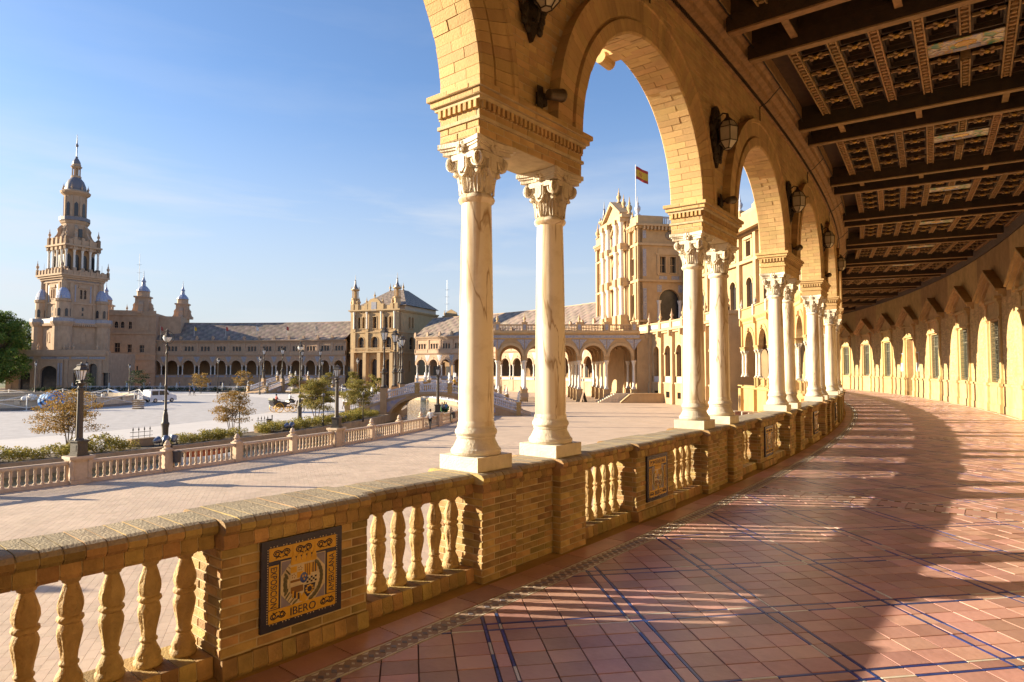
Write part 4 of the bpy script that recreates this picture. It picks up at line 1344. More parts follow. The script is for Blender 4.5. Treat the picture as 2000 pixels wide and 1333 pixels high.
# cable along the inner cornice and its drops
m = MB()
pts = [P(R1 + .535, U(-1) + DP * i * .25, 6.73 + (.01 if i % 2 else -.01)) for i in range(30)]
m.tube([p for p in pts], .012, 5)
for k in range(0, 6):
    c = U(k) + .52 * DP
    m.tube([P(R1 + .535, c, 6.73), P(R1 + .30, c, 6.50), P(R1 + .175, c, 6.44), P(R1 + .175, c, 6.15)], .010, 5)
tag(m.build('electric_cable', IRON), 'thin dark electric cable strung along the wooden cornice with short drops down the wall', 'cable')
# =================================================================== PLAZA: GROUND, CANAL, BALUSTRADE, LAMPS, BRIDGES
PAVER = mat('beige_paver', (0.57, 0.43, 0.315), 0.85, 0.12, 0.5, rnd=0.07, bump=.15, bs=30, stain=.3)
PAVE = mat('plaza_paving', (0.54, 0.405, 0.295), 0.85, 0.1, 0.6, bump=.1, bs=6, stain=.2)
COBB = mat('grey_cobbles', (0.46, 0.435, 0.43), 0.9, 0.16, 1.1, bump=.6, bs=7, stain=.25)
SAND = mat('pale_path', (0.56, 0.52, 0.49), 0.9, 0.07, 0.7, bump=.15, bs=14)
KERB = mat('stone_kerb', (0.42, 0.31, 0.21), 0.85, 0.15, 3, bump=.3, stain=.4)
SOIL = mat('planting_soil', (0.12, 0.085, 0.05), 0.95, 0.3, 4, bump=.6, bs=20)
GRASS = mat('park_ground', (0.13, 0.14, 0.05), 0.95, 0.3, 0.3)
def annulus(name, Ra, Rb, z, mt, th0=-180, th1=180, seg=180, base=None):
    m = MB(); vs = []; fs = []
    for i in range(seg + 1):
        t = rad(th0 + (th1 - th0) * i / seg)
        for R in (Ra, Rb): vs.append((CX + R * cos(t), CY + R * sin(t), z))
    for i in range(seg): fs.append((2 * i, 2 * i + 1, 2 * i + 3, 2 * i + 2))
    m.add(vs, fs)
    return tag(m.build(name, mt), kind='structure')
RC0, RC1 = 73.9, 82.25
annulus('inner_plaza', 0.0, 58.2, G, COBB)
annulus('plaza_path', 58.2, 70.9, G, SAND)
annulus('outer_walk', RC1 + .3, 113.2, G - .007, PAVE)
annulus('ground', 113.0, 2500, G - .08, GRASS)
tag(ring('canal_bank', [(RC0 - .32, G - 1.6), (RC0 - .32, G + .16), (RC0, G + .16), (RC0, G - 1.6)], -180, 180, KERB, None, 200), kind='structure')
tag(ring('planting_bed', [(70.9, G - .3), (70.9, G + .10), (RC0 - .32, G + .12), (RC0 - .32, G - .3)], -180, 180, SOIL, None, 160), kind='structure')
tag(ring('bed_kerb', [(70.75, G - .3), (70.75, G + .13), (70.9, G + .13), (70.9, G - .3)], -180, 180, KERB, None, 160), kind='structure')
tag(ring('canal_wall', [(RC1, G - 1.6), (RC1, G + .005), (RC1 + .35, G + .005), (RC1 + .35, G - 1.6)], -180, 180, KERB, None, 200), kind='structure')
annulus('canal_bed', RC0 - .2, RC1 + .2, G - 1.55, SOIL)
def water():
    m = bpy.data.materials.new('canal_water'); m.use_nodes = True
    n, l = m.node_tree.nodes, m.node_tree.links; b = n['Principled BSDF']
    b.inputs['Base Color'].default_value = (.13, .115, .03, 1); b.inputs['Roughness'].default_value = .06
    b.inputs['Specular IOR Level'].default_value = .6
    tc = n.new('ShaderNodeTexCoord'); w = n.new('ShaderNodeTexNoise'); w.inputs['Scale'].default_value = 2.6; w.inputs['Detail'].default_value = 5
    mp = n.new('ShaderNodeMapping'); mp.inputs['Scale'].default_value = (1, 2.2, 1)
    l.new(tc.outputs['Object'], mp.inputs['Vector']); l.new(mp.outputs['Vector'], w.inputs['Vector'])
    bp = n.new('ShaderNodeBump'); bp.inputs['Strength'].default_value = .55; bp.inputs['Distance'].default_value = .12
    l.new(w.outputs['Fac'], bp.inputs['Height']); l.new(bp.outputs['Normal'], b.inputs['Normal'])
    return m
annulus('canal_water', RC0 - .1, RC1 + .1, G - .62, water())
# pavers of the outer walk, laid diagonally; single pieces where they show largest
pv = []
pw, ph = .40, .20
ca, sa = cos(rad(20)), sin(rad(20))
for i in range(-140, 220):
    for j in range(-60, 150):
        u0 = i * ph; v0 = j * pw + (pw / 2 if i % 2 else 0)
        x = (u0 + ph / 2) * ca - (v0 + pw / 2) * sa; y = (u0 + ph / 2) * sa + (v0 + pw / 2) * ca
        if y < 3.0 or y > 46 or abs(x) > y * .86 + .6: continue
        R, t = pol2(x, y)
        if R > R1 - .55 or R < RC1 + 1.0: continue
        g = .003
        pv.append((math.hypot(x, y), [((u * ca - v * sa), (u * sa + v * ca)) for u, v in ((u0 + g, v0 + g), (u0 + ph - g, v0 + g), (u0 + ph - g, v0 + pw - g), (u0 + g, v0 + pw - g))]))
pv.sort(key=lambda p: p[0])
walk = bpy.data.objects['outer_walk']
def pav_geo(m, poly, ox=0, oy=0):
    dz = ru(-.001, .001)
    top = [(x - ox, y - oy, dz) for x, y in poly]; bot = [(x - ox, y - oy, -.0065) for x, y in poly]
    m.add(top + bot, [(0, 1, 2, 3)] + [(a, 4 + a, 4 + (a + 1) % 4, (a + 1) % 4) for a in range(4)], rnd())
mm = MB()
for n_, (d, p) in enumerate(pv):
    if n_ < 200:
        m = MB(); pav_geo(m, p, *p[0]); m.build('paver', PAVER, walk, (p[0][0], p[0][1], G))
    else: pav_geo(mm, p)
o = mm.build('paver', PAVER, walk, (0, 0, G)); o['kind'] = 'stuff'

# ------------------------------------------------------------------ canal balustrade
RBAL = 82.6
BST = mat('pink_ceramic_stone', (0.58, 0.44, 0.32), 0.8, 0.14, 6, rnd=.10, bump=.2, bs=50, stain=.3)
cb = thing('canal_balustrade', 'long curved pinkish stone balustrade with finial posts along the near side of the canal', 'balustrade', P(RBAL, -24, G))
CBL = cb.location.copy()
bp = [(.075, .0), (.085, .03), (.06, .07), (.04, .10), (.055, .16), (.072, .24), (.060, .32), (.045, .37), (.062, .40), (.045, .43), (.060, .50), (.066, .56), (.045, .64), (.075, .68), (.085, .72)]
m = MB(); m.lathe(bp, 12); CBAL = m.mesh('baluster', BST, 60)
fin = [(0.24, 0), (.24, .05), (.20, .07), (.13, .10), (.12, .14), (.17, .18), (.18, .24), (.13, .28), (.12, .30), (.135, .33), (.10, .40), (.05, .45), (0.0, .47)]
m = MB(); m.box(-.20, .20, -.20, .20, 0, 1.02); m.box(-.24, .24, -.24, .24, 1.02, 1.10); m.box(-.23, .23, -.23, .23, 0, .12)
m.box(-.205, .205, -.10, .10, .25, .9)
CPOST = m.mesh('post', BST)
m = MB(); m.lathe(fin, 14, (0, 0, 1.10)); CFIN = m.mesh('finial', BST, 50)
m = MB(); m.box(-.34, .34, -.42, .42, 0, .16); m.box(-.28, .28, -.36, .36, .16, 1.05); m.box(-.38, .38, -.46, .46, 1.05, 1.12); m.box(-.44, .44, -.52, .52, 1.12, 1.24)
for s_ in (-1, 1):
    m.lathe([(.09, .16), (.11, .25), (.07, .4), (.10, .6), (.11, .85), (.09, 1.05)], 10, (.26, s_ * .36, 0)); m.lathe([(.09, .16), (.11, .25), (.07, .4), (.10, .6), (.11, .85), (.09, 1.05)], 10, (-.26, s_ * .36, 0))
LPED = m.mesh('lamp_pedestal', BST)
STEP = 2.8
posts = [-35.1 + STEP * i for i in range(-6, 13)]
def big(i): return (i - 6) % 4 == 0
for i, t in enumerate(posts):
    if big(i): ob('lamp_pedestal', LPED, cb, rel(P(RBAL, t, G), CBL), rad(t))
    else:
        p = ob('post', CPOST, cb, rel(P(RBAL, t, G), CBL), rad(t)); ob('finial', CFIN, p)
    if i == len(posts) - 1: break
    n = 12
    a = t + deg((.36 if big(i) else .2) / RBAL); b = posts[i + 1] - deg((.36 if big(i + 1) else .2) / RBAL)
    for k in range(n):
        tt = a + (b - a) * (k + .5) / n
        ob('baluster', CBAL, cb, rel(P(RBAL, tt, G + .16), CBL), 0)
    for nm, pr in (('hand_rail', [(RBAL - .14, G + .88), (RBAL - .14, G + .97), (RBAL - .10, G + 1.02), (RBAL + .10, G + 1.02), (RBAL + .14, G + .97), (RBAL + .14, G + .88)]), ('bottom_rail', [(RBAL - .15, G), (RBAL - .13, G + .16), (RBAL + .13, G + .16), (RBAL + .15, G)])):
        ring(nm, pr, a, b, BST, cb, 6, CBL)

# ------------------------------------------------------------------ lamps
LIRON = mat('grey_painted_iron', (.075, .062, .052), .55, .25, 10, metal=.3, bump=.2)
LWHITE = mat('opal_lamp_glass', (.70, .72, .74), .3, .08, 4, spec=.6)
def lantern(fr, gl, z, k=1.0, n=4, c=(0, 0)):
    """tapered street lantern: panes wide at the top, iron bars, roof cap"""
    q = [(.13 * k, z), (.235 * k, z + .42 * k)]
    a0 = pi / 4
    def pt(qq, zz, i): a = a0 + 2 * pi * i / n; return (c[0] + qq * cos(a), c[1] + qq * sin(a), zz)
    for i in range(n):
        fr.tube([pt(q[0][0] + .01, q[0][1], i), pt(q[1][0] + .01, q[1][1], i)], .018 * k, 5)
        gl.add([pt(q[0][0] - .02 * k, q[0][1], i), pt(q[0][0] - .02 * k, q[0][1], i + 1), pt(q[1][0] - .02 * k, q[1][1], i + 1), pt(q[1][0] - .02 * k, q[1][1], i)], [(0, 1, 2, 3)], rnd())
        if n == 4:
            fr.tube([tuple((Vector(pt(q[0][0], q[0][1], i)) + Vector(pt(q[0][0], q[0][1], i + 1))) / 2), tuple((Vector(pt(q[1][0], q[1][1], i)) + Vector(pt(q[1][0], q[1][1], i + 1))) / 2)], .014 * k, 4)
    fr.lathe([(.05 * k, z - .16 * k), (.10 * k, z - .12 * k), (.08 * k, z - .06 * k), (.17 * k, z - .02 * k), (.16 * k, z + .0)], n, (*c, 0), a0=a0)
    zt = z + .42 * k
    fr.lathe([(.26 * k, zt), (.30 * k, zt + .03 * k), (.27 * k, zt + .06 * k), (.17 * k, zt + .16 * k), (.17 * k, zt + .20 * k), (.21 * k, zt + .22 * k), (.13 * k, zt + .27 * k), (.03 * k, zt + .31 * k), (.02 * k, zt + .36 * k), (0, zt + .37 * k)], n, (*c, 0), a0=a0)
def bal_lamp_meshes():
    a = MB()
    a.box(-.30, .30, -.30, .30, 0, .06); a.box(-.27, .27, -.27, .27, .06, .12); a.box(-.24, .24, -.24, .24, .12, .60); a.box(-.27, .27, -.27, .27, .60, .64); a.box(-.31, .31, -.31, .31, .64, .70)
    for s_ in (-1, 1):
        a.box(min(s_ * .24, s_ * .25), max(s_ * .24, s_ * .25), -.15, .15, .22, .5); a.box(-.15, .15, min(s_ * .24, s_ * .25), max(s_ * .24, s_ * .25), .22, .5)
    b = MB(); b.lathe([(.21, .70), (.20, .74), (.15, .80), (.145, .85), (.12, 2.95), (.125, 2.98), (.15, 3.02), (.16, 3.06), (.12, 3.10), (.10, 3.16), (.13, 3.22), (.2, 3.27), (.2, 3.31)], 8)
    f, g = MB(), MB(); lantern(f, g, 3.44, 1.05)
    return a.mesh('lamp_base', LIRON), b.mesh('lamp_post', LIRON, 30), f.mesh('lantern_frame', LIRON), g.mesh('lantern_pane', LWHITE)
BL = bal_lamp_meshes()
def bal_lamp(t, label):
    o = thing('street_lamp', label, 'street lamp', P(RBAL, t, G + 1.24), rad(t + 14), 'lamps on the canal balustrade')
    for me in BL: ob(me.name, me, o)
bal_lamp(posts[6], 'grey iron lamp with white square lantern on the balustrade pedestal nearest the left edge')
bal_lamp(posts[10], 'grey iron lamp post on the balustrade pedestal beside the round-crowned young tree')
bal_lamp(posts[14], 'grey iron lamp post on the balustrade behind the walking man in the white shirt')
bal_lamp(posts[2], 'grey iron lamp post on the canal balustrade, outside the left edge of the photo')
def tall_lamp(x, y, label, h=8.0, group='tall lamps on the inner plaza'):
    o = thing('tall_lamp', label, 'street lamp', (x, y, G), 0.3, group)
    k = h / 8.0
    b = MB(); b.lathe([(.30, 0), (.30, .12), (.24, .16), (.21, .5), (.22, 1.0), (.27, 1.25), (.28, 1.32), (.20, 1.45), (.17, 1.9), (.13, 2.1), (.10, 2.2)], 12); b.build('lamp_base', LIRON, o, smooth=35)
    p = MB(); p.lathe([(.10, 2.2), (.13, 2.26), (.085, 2.35), (.08, 3.9 * k), (.10, 3.95 * k), (.10, 4.05 * k), (.07, 4.1 * k), (.062, 6.2 * k), (.10, 6.3 * k), (.06, 6.4 * k), (.06, 6.75 * k), (.12, 6.85 * k), (.05, 6.95 * k), (.05, 7.1 * k)], 10); p.build('lamp_post', LIRON, o, smooth=35)
    z = 7.42 * k
    f = MB(); g = MB()
    for a in (0, pi / 2):
        pts = [(.46 * cos(2 * pi * i / 20) * cos(a), .46 * cos(2 * pi * i / 20) * sin(a), z + .46 * sin(2 * pi * i / 20)) for i in range(21)]
        f.tube(pts, .022, 5)
    f.lathe([(.10, z + .44), (.12, z + .5), (.05, z + .58), (.0, z + .72)], 8)
    f.lathe([(.30, z + .02), (.26, z + .14), (.12, z + .28), (.05, z + .44)], 12)
    g.lathe([(.05, z - .30), (.20, z - .22), (.28, z - .08), (.30, z + .02)], 12)
    f.build('lantern_frame', LIRON, o); g.build('lantern_pane', LWHITE, o, smooth=50)
def gp(px, py): 
    """ground point under a pixel of the 2000 px wide photograph"""
    p_ = rad(2.495); a = (px - 1000) / 1255; b = -(py - 666.5) / 1255
    d = Vector((a, cos(p_) - b * sin(p_), sin(p_) + b * cos(p_))); t = (G - 1.7) / d.z
    return d.x * t, d.y * t
tall_lamp(*gp(322, 864), 'tall iron lamp with a round ringed lantern by the hedge, left of centre', 8.0)
tall_lamp(*gp(585, 820), 'tall iron lamp with a ringed lantern beside the horse carriage', 8.0)
def small_lamp(px, py, label, h=6.2, group='lamps across the plaza'):
    x, y = gp(px, py)
    o = thing('plaza_lamp', label, 'street lamp', (x, y, G), rnd(), group)
    p = MB(); p.lathe([(.22, 0), (.20, .5), (.13, .7), (.09, 1.0), (.07, h - 1.0), (.12, h - .9), (.08, h - .8)], 8); p.build('lamp_post', LIRON, o)
    f, g = MB(), MB(); lantern(f, g, h - .62, 1.3); f.build('lantern_frame', LIRON, o); g.build('lantern_pane', LWHITE, o)
for px, py, l, h in ((425, 769, 'slender lamp post left of the far bridge stairs', 7.2), (507, 771, 'slender lamp post in front of the far bridge parapet', 7.4), (698, 772, 'slender lamp post in front of the pavilion, left of the young trees', 7.0),
                     (629, 768, 'slender lamp post right of the far bridge arch', 6.8), (68, 770, 'dark lamp post in front of the tower base', 6.5), (168, 766, 'dark slim lamp post right of the nearest lantern, before the tower', 6.5), (252, 768, 'small dark lamp post before the first arches of the far wing', 6.0)):
    small_lamp(px, py, l, h)
# short black bollard lights in the planting bed
def bollard(px, py, label, h):
    x, y = gp(px, py)
    o = thing('garden_light', label, 'garden light', (x, y, G + .1), 0, 'garden lights in the hedge')
    m = MB(); m.lathe([(.10, 0), (.09, .3), (.045, .36), (.04, h - .3), (.06, h - .28), (.06, h - .2)], 8); m.build('post', IRON, o)
    m = MB(); m.ball((0, 0, h - .02), .17, .17, .17, 12, 8); m.build('globe', mat('smoked_globe', (.16, .15, .15), .15, .2, 5), o, smooth=60)
bollard(147, 884, 'black globe garden light half hidden behind the nearest lamp post', 3.0)
bollard(467, 854, 'black globe garden light beside the sparse brown tree', 2.9)
bollard(631, 836, 'black globe garden light in front of the round green tree', 2.8)
bollard(709, 826, 'black globe garden light before the tree at the bridge', 2.7)
# =================================================================== BUILDINGS AROUND THE PLAZA
FW = mat('far_brick_wall', (0.475, 0.325, 0.215), 0.9, 0.14, 0.8, rnd=.06, bump=.15, bs=6, stain=.3)
FW2 = mat('far_moulding', (0.48, 0.335, 0.225), 0.9, 0.12, 1.0, rnd=.05, stain=.2)
GW = mat('golden_brick_wall', (0.46, 0.315, 0.165), 0.9, 0.12, 0.8, rnd=.06, bump=.15, bs=6, stain=.25)
GW2 = mat('golden_moulding', (0.52, 0.365, 0.20), 0.9, 0.12, 1.0, rnd=.05, stain=.15)
WCOL = mat('white_stone_column', (0.70, 0.66, 0.60), .6, .08, 3)
DARKW = mat('dark_window', (.045, .04, .042), .25, .3, 1.5)
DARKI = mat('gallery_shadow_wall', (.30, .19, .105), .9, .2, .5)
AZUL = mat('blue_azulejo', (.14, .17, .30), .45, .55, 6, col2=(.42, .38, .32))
ROOF = mat('glazed_roof_tiles', (.27, .195, .13), .6, .25, 3, rnd=.42, col2=(.19, .155, .14), bump=.4, bs=8)
BDOME = mat('blue_glazed_dome', (.14, .20, .42), .35, .5, 3, col2=(.40, .40, .42))
SLATE = mat('slate_blue_dome', (.115, .12, .165), .45, .4, 4, col2=(.20, .175, .165))
FIN = [(0.0, 0), (.30, 0), (.30, .12), (.16, .2), (.14, .32), (.30, .6), (.32, .8), (.20, 1.0), (.10, 1.1), (.16, 1.2), (.08, 1.4), (.03, 1.9), (0, 2.0)]
def finial_mesh(k=1.0, mt=None, n=8):
    m = MB(); m.lathe([(q * k, z * k) for q, z in FIN], n); return m.mesh('finial', mt or FW2, 50)
FINM = finial_mesh()
FING = finial_mesh(1.0, GW2)
FINW = finial_mesh(1.0, mat('white_blue_ceramic', (.60, .58, .58), .4, .4, 5, col2=(.30, .34, .46)))

# ---------------------------------------------------------------- curved wings with arches
def wing_meshes(pitch, R, mats):
    wall, mold = mats
    hb = pitch / 2; D = {}
    a = MB()
    a.ybox(.0, .8, -hb, hb, G - .2, -.95, 4); a.ybox(-.12, .5, -hb, hb, -.95, -.80, 4); a.ybox(.05, .5, -hb, hb, -.80, -.10, 4); a.ybox(-.05, .55, -hb, hb, -.10, .02, 4)
    for s_ in (-1, 1): a.box(-.10, .5, s_ * hb - .75 if s_ > 0 else -hb, hb if s_ > 0 else -hb + .75, -3.3, -.951); 
    a.archwall(-hb, hb, 2.72, 5.55, 0, .5, 0, 1.52, 2.72, 1.5, n=14)
    a.ybox(0, 6.0, -hb, hb, 5.55, 5.62, 2)
    a.wall(-hb, hb, 5.62, 9.7, .3, .7, [(-.95, .34, 7.0, 8.05, 'a'), (0, .34, 7.0, 8.05, 'a'), (.95, .34, 7.0, 8.05, 'a')], n=6)
    a.arc(R); D['arch_bay'] = a.mesh('arch_bay', wall)
    a = MB()
    a.archring([(1.50, -.09), (1.50, .1), (1.86, .1), (1.86, -.09)], 2.72, 0, 14)
    a.box(-.14, 0, -.14, .14, 4.2, 4.75)
    a.ybox(-.20, .5, -hb, hb, 5.55, 5.75, 3); a.ybox(-.38, .5, -hb, hb, 5.75, 5.95, 3); a.ybox(-.16, .12, -hb, hb, 5.95, 6.72, 3); a.ybox(-.24, .20, -hb, hb, 6.72, 6.86, 3)
    a.ybox(.12, .5, -hb, hb, 6.0, 6.3, 2)
    for s_ in (-1, 1): a.box(-.26, .2, s_ * hb - .22 if s_ > 0 else -hb, hb if s_ > 0 else -hb + .22, 5.96, 6.95)
    for s_ in (-1, 1): a.box(.14, .3, s_ * hb - .30 if s_ > 0 else -hb, hb if s_ > 0 else -hb + .30, 6.86, 9.5)
    a.ybox(.1, .5, -hb, hb, 9.35, 9.6, 3); a.ybox(-.15, .5, -hb, hb, 9.7, 9.95, 3); a.ybox(-.4, .5, -hb, hb, 9.95, 10.15, 3)
    for y in (-.95, 0, .95): a.archring([(.34, .22), (.34, .32), (.45, .32), (.45, .22)], 8.05, y, 8)
    a.arc(R); D['cornice'] = a.mesh('cornice', mold)
    a = MB()
    for y in (-.95, 0, .95): a.box(.48, .52, y - .36, y + .36, 6.95, 8.45)
    a.arc(R); D['window'] = a.mesh('window', DARKW)
    a = MB()
    for s_ in (-1, 1):
        y0 = s_ * hb
        a.prism([(y0 - s_ * .02, 5.35), (y0 - s_ * .95, 5.35), (y0 - s_ * .42, 4.2), (y0 - s_ * .02, 3.6)], -.03, .02, 'x')
        a.box(-.13, -.101, min(y0 - s_ * .16, y0 - s_ * .6), max(y0 - s_ * .16, y0 - s_ * .6), -.7, -.2)
    a.box(.02, .05, -1.2, 1.2, -.72, -.2)
    a.arc(R); D['azulejo_panel'] = a.mesh('azulejo_panel', AZUL)
    a = MB()
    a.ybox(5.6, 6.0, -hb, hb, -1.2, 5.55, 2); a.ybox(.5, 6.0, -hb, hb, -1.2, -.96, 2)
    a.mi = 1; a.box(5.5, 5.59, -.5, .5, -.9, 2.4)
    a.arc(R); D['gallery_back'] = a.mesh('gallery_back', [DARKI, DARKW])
    a = MB(); a.lathe([(.27, .02), (.27, .14), (.2, .2), (.17, .3), (.15, 2.1), (.17, 2.2), (.24, 2.5), (.28, 2.54), (.28, 2.72)], 8, (.2, 0, 0)); D['column'] = a.mesh('column', WCOL, 50)
    a = MB(); a.box(-.15, .35, -.35, .35, 10.0, 11.0); a.prism([(-.35, 11.0), (.35, 11.0), (.2, 11.3), (0, 11.5), (-.2, 11.3)], -.1, .3, 'x'); D['roof_pier'] = a.mesh('roof_pier', FW2)
    return D
def roof_ring(parent, R, th0, th1, L, zb=10.15, zt=15.8, x0=-.45, x1=7.5, step=.75):
    m = MB(); n = int(rad(th1 - th0) * R / step); k = 8
    def pt(i, j):
        t = rad(th0 + (th1 - th0) * i / n); q = R + x0 + (x1 - x0) * j / k
        return (CX + q * cos(t) - L[0], CY + q * sin(t) - L[1], zb + (zt - zb) * j / k - L[2])
    for i in range(n):
        for j in range(k):
            m.add([pt(i, j), pt(i + 1, j), pt(i + 1, j + 1), pt(i, j + 1)], [(0, 1, 2, 3)], ((i * 2 + j * 3) % 7) / 7.0 * .8 + .1 * rnd())
    m.build('roof', ROOF, parent, (0, 0, 0))
    prof = [(R + x1 - .05, zt - .1), (R + x1, zt + .12), (R + x1 + .25, zt + .12), (R + x1 * 2, zb), (R + x1 * 2, G), (R + x1 * 2 - .5, G), (R + x1 * 2 - .5, zb)]
    ring('rear_roof', prof, th0, th1, FW, parent, 24, L)
def wing(label, th0, n, dth, R, group, mats=(FW, FW2)):
    pitch = rad(dth) * R
    L = P(R, th0 + n * dth / 2, G)
    w = thing('palace_wing', label, 'building', L, 0, group)
    D = wing_meshes(pitch, R, mats)
    for i in range(n):
        t = th0 + (i + .5) * dth; loc = rel(P(R, t), L)
        b = ob('arch_bay', D['arch_bay'], w, loc, rad(t))
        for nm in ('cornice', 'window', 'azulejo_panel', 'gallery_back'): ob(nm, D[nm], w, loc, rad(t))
        for e in (-1, 1):
            te = t + e * (dth / 2 - deg(.60 / R))
            ob('column', D['column'], w, rel(P(R, te), L), rad(te))
        te = t + dth / 2
        ob('roof_pier', D['roof_pier'], w, rel(P(R, te), L), rad(te))
    roof_ring(w, R, th0, th0 + n * dth, L)
    return w
DTW = DP * .995
wing('long curved palace wing with white columned arches and tiled roof, left of the pavilion', 69.25, 13, 2.369, R1 + .3, 'curved palace wings')
wing('palace wing between square pavilion and portico, its roof showing behind the marble columns', 22.0, 16, 2.19, R1 + .3, 'curved palace wings')

# ---------------------------------------------------------------- generic facade
def facade(parent, name, w, zb, zt, ops, depth=.6, mt=FW, win=True, loc=(0, 0, 0), rz=0, frame=FW2, pane=DARKW, fr=.16):
    """flat wall in local y-z, front face at x = 0 looking to -x, with recessed windows as parts"""
    m = MB(); m.wall(-w / 2, w / 2, zb, zt, 0, depth, ops, n=10)
    wl_ = m.build(name, mt, parent, loc, rz)
    for (yc, hw, z0, z1, kind) in ops:
        f = MB()
        if kind == 'a':
            f.archring([(hw, -.08), (hw, .12), (hw + fr, .12), (hw + fr, -.08)], z1, yc, 12)
            for s_ in (-1, 1): f.box(-.08, .0, yc + s_ * hw if s_ > 0 else yc - hw - fr, yc + hw + fr if s_ > 0 else yc - hw, z0, z1)
        else:
            for s_ in (-1, 1): f.box(-.08, .0, yc + hw if s_ > 0 else yc - hw - fr, yc + hw + fr if s_ > 0 else yc - hw, z0 - .1, z1 + fr)
            f.box(-.12, .0, yc - hw, yc + hw, z1, z1 + fr)
        f.box(-.16, .0, yc - hw - fr, yc + hw + fr, z0 - .2, z0 - .1 + (.1 if kind == 'a' else 0))
        p = f.build('window' if z0 > zb + .3 else 'archway', frame, wl_)
        g = MB(); d = depth * .7
        g.box(d, d + .05, yc - hw, yc + hw, z0, z1 + (hw if kind == 'a' else 0))
        g.build('pane', pane, p)
        if z0 > zb + .3 and hw > .3:
            b = MB(); b.box(d - .05, d - .01, yc - .04, yc + .04, z0, z1); b.box(d - .05, d - .01, yc - hw, yc + hw, (z0 + z1) / 2 - .04, (z0 + z1) / 2 + .04); b.build('glazing_bar', frame, p)
    return wl_
def band(parent, rects, mt, name='cornice', loc=(0, 0, 0), rz=0):
    m = MB()
    for r in rects: m.box(*r)
    return m.build(name, mt, parent, loc, rz)
def turret(parent, loc, k=1.0, mt=FW2, dome=SLATE):
    m = MB(); m.lathe([(1.1 * k, 0), (1.1 * k, .3 * k), (.9 * k, .4 * k), (.95 * k, 1.6 * k), (1.15 * k, 1.75 * k), (1.15 * k, 2.0 * k)], 8)
    for i in range(6): a = i * pi / 3; m.lathe([(.14 * k, 2.0 * k), (.14 * k, 4.2 * k)], 5, (.75 * k * cos(a), .75 * k * sin(a), 0))
    m.lathe([(.42 * k, 2.0 * k), (.42 * k, 4.2 * k)], 6)
    m.lathe([(1.0 * k, 4.2 * k), (1.25 * k, 4.4 * k), (1.2 * k, 4.65 * k)], 8)
    for i in range(4): a = i * pi / 2 + .4; m.lathe([(q * k * .5, 4.6 * k + z * k * .5) for q, z in FIN], 5, (1.0 * k * cos(a), 1.0 * k * sin(a), 0))
    o = m.build('turret', mt, parent, loc)
    d = MB(); d.lathe([(.8 * k, 4.65 * k), (.75 * k, 5.0 * k), (.5 * k, 5.4 * k), (.3 * k, 6.0 * k), (.18 * k, 7.0 * k), (.24 * k, 7.1 * k), (.10 * k, 7.3 * k), (.04 * k, 8.6 * k), (0, 8.8 * k)], 8); d.build('spire', dome, o)
    return o

# ---------------------------------------------------------------- square pavilion with pyramid roof
PA, PB = Vector((-45.4, 181.0, 0)), Vector((-31.0, 175.6, 0))
mid = (PA + PB) / 2; dr = (PB - PA).normalized(); inn = Vector((-dr.y, dr.x, 0))
if inn.y < 0: inn = -inn
pv_ = thing('pavilion', 'square golden pavilion of three storeys with corner turrets and a tiled pyramid roof', 'building', mid + Vector((0, 0, G)), math.atan2(inn.y, inn.x))
PWD = (PB - PA).length; PDP = 23.0
def z_(z): return z - G
H1, H2, H3, H4 = z_(6.2), z_(12.0), z_(18.0), z_(19.8)
hw_ = PWD / 2
# local: x into the building, y along the front; +y is to the left seen from the plaza
facade(pv_, 'wall', PWD, 0, H1, [(-4.4, 1.05, 0, z_(3.4), 'a'), (0, 1.15, 0, z_(3.4), 'a'), (4.4, 1.05, 0, z_(3.4), 'a')], 1.2, GW, frame=GW2)
facade(pv_, 'wall', PWD, H1, H2, [(-4.4, 1.0, z_(7.2), z_(9.6), 'a'), (0, 1.1, z_(7.2), z_(9.6), 'a'), (4.4, 1.0, z_(7.2), z_(9.6), 'a')], 1.2, GW, frame=GW2)
facade(pv_, 'wall', PWD, H2, H3, [(-5.0, .42, z_(13.0), z_(15.8), 'a'), (-3.6, .42, z_(13.0), z_(15.8), 'a'), (0, .6, z_(13.0), z_(16.2), 'r'), (3.6, .42, z_(13.0), z_(15.8), 'a'), (5.0, .42, z_(13.0), z_(15.8), 'a')], 1.2, GW, frame=GW2)
# flank towards the camera: a wall turned by 90 degrees
for z0, z1, ops in ((0, H1, [(5.5, .4, z_(1.0), z_(4.0), 'r')]), (H1, H2, [(4.5, 1.35, z_(7.2), z_(9.4), 'a')]), (H2, H3, [(3.9, .5, z_(13.2), z_(15.9), 'a'), (5.6, .5, z_(13.2), z_(15.9), 'a')])):
    facade(pv_, 'flank_wall', PDP, z0, z1, ops, 1.0, GW, loc=(PDP / 2, -hw_, 0), rz=pi / 2, frame=GW2)
facade(pv_, 'flank_wall', PDP, 0, H3, [], 1.0, GW, loc=(PDP / 2, hw_, 0), rz=-pi / 2)
m = MB(); m.box(PDP - .5, PDP, -hw_, hw_, 0, H3); m.box(.5, PDP, -hw_ + .5, hw_ - .5, H3 - .3, H3); m.build('rear_wall', GW, pv_)
cs = []
for z0, d, h in ((H1 - .25, .25, .25), (H1, .4, .25), (H2 - .2, .2, .3), (H3 - .4, .3, .3), (H3 - .1, .6, .35)):
    cs += [(-d, .1, -hw_ - d, hw_ + d, z0, z0 + h), (.1, PDP, -hw_ - d, -hw_ + .05, z0, z0 + h)]
band(pv_, cs, GW2)
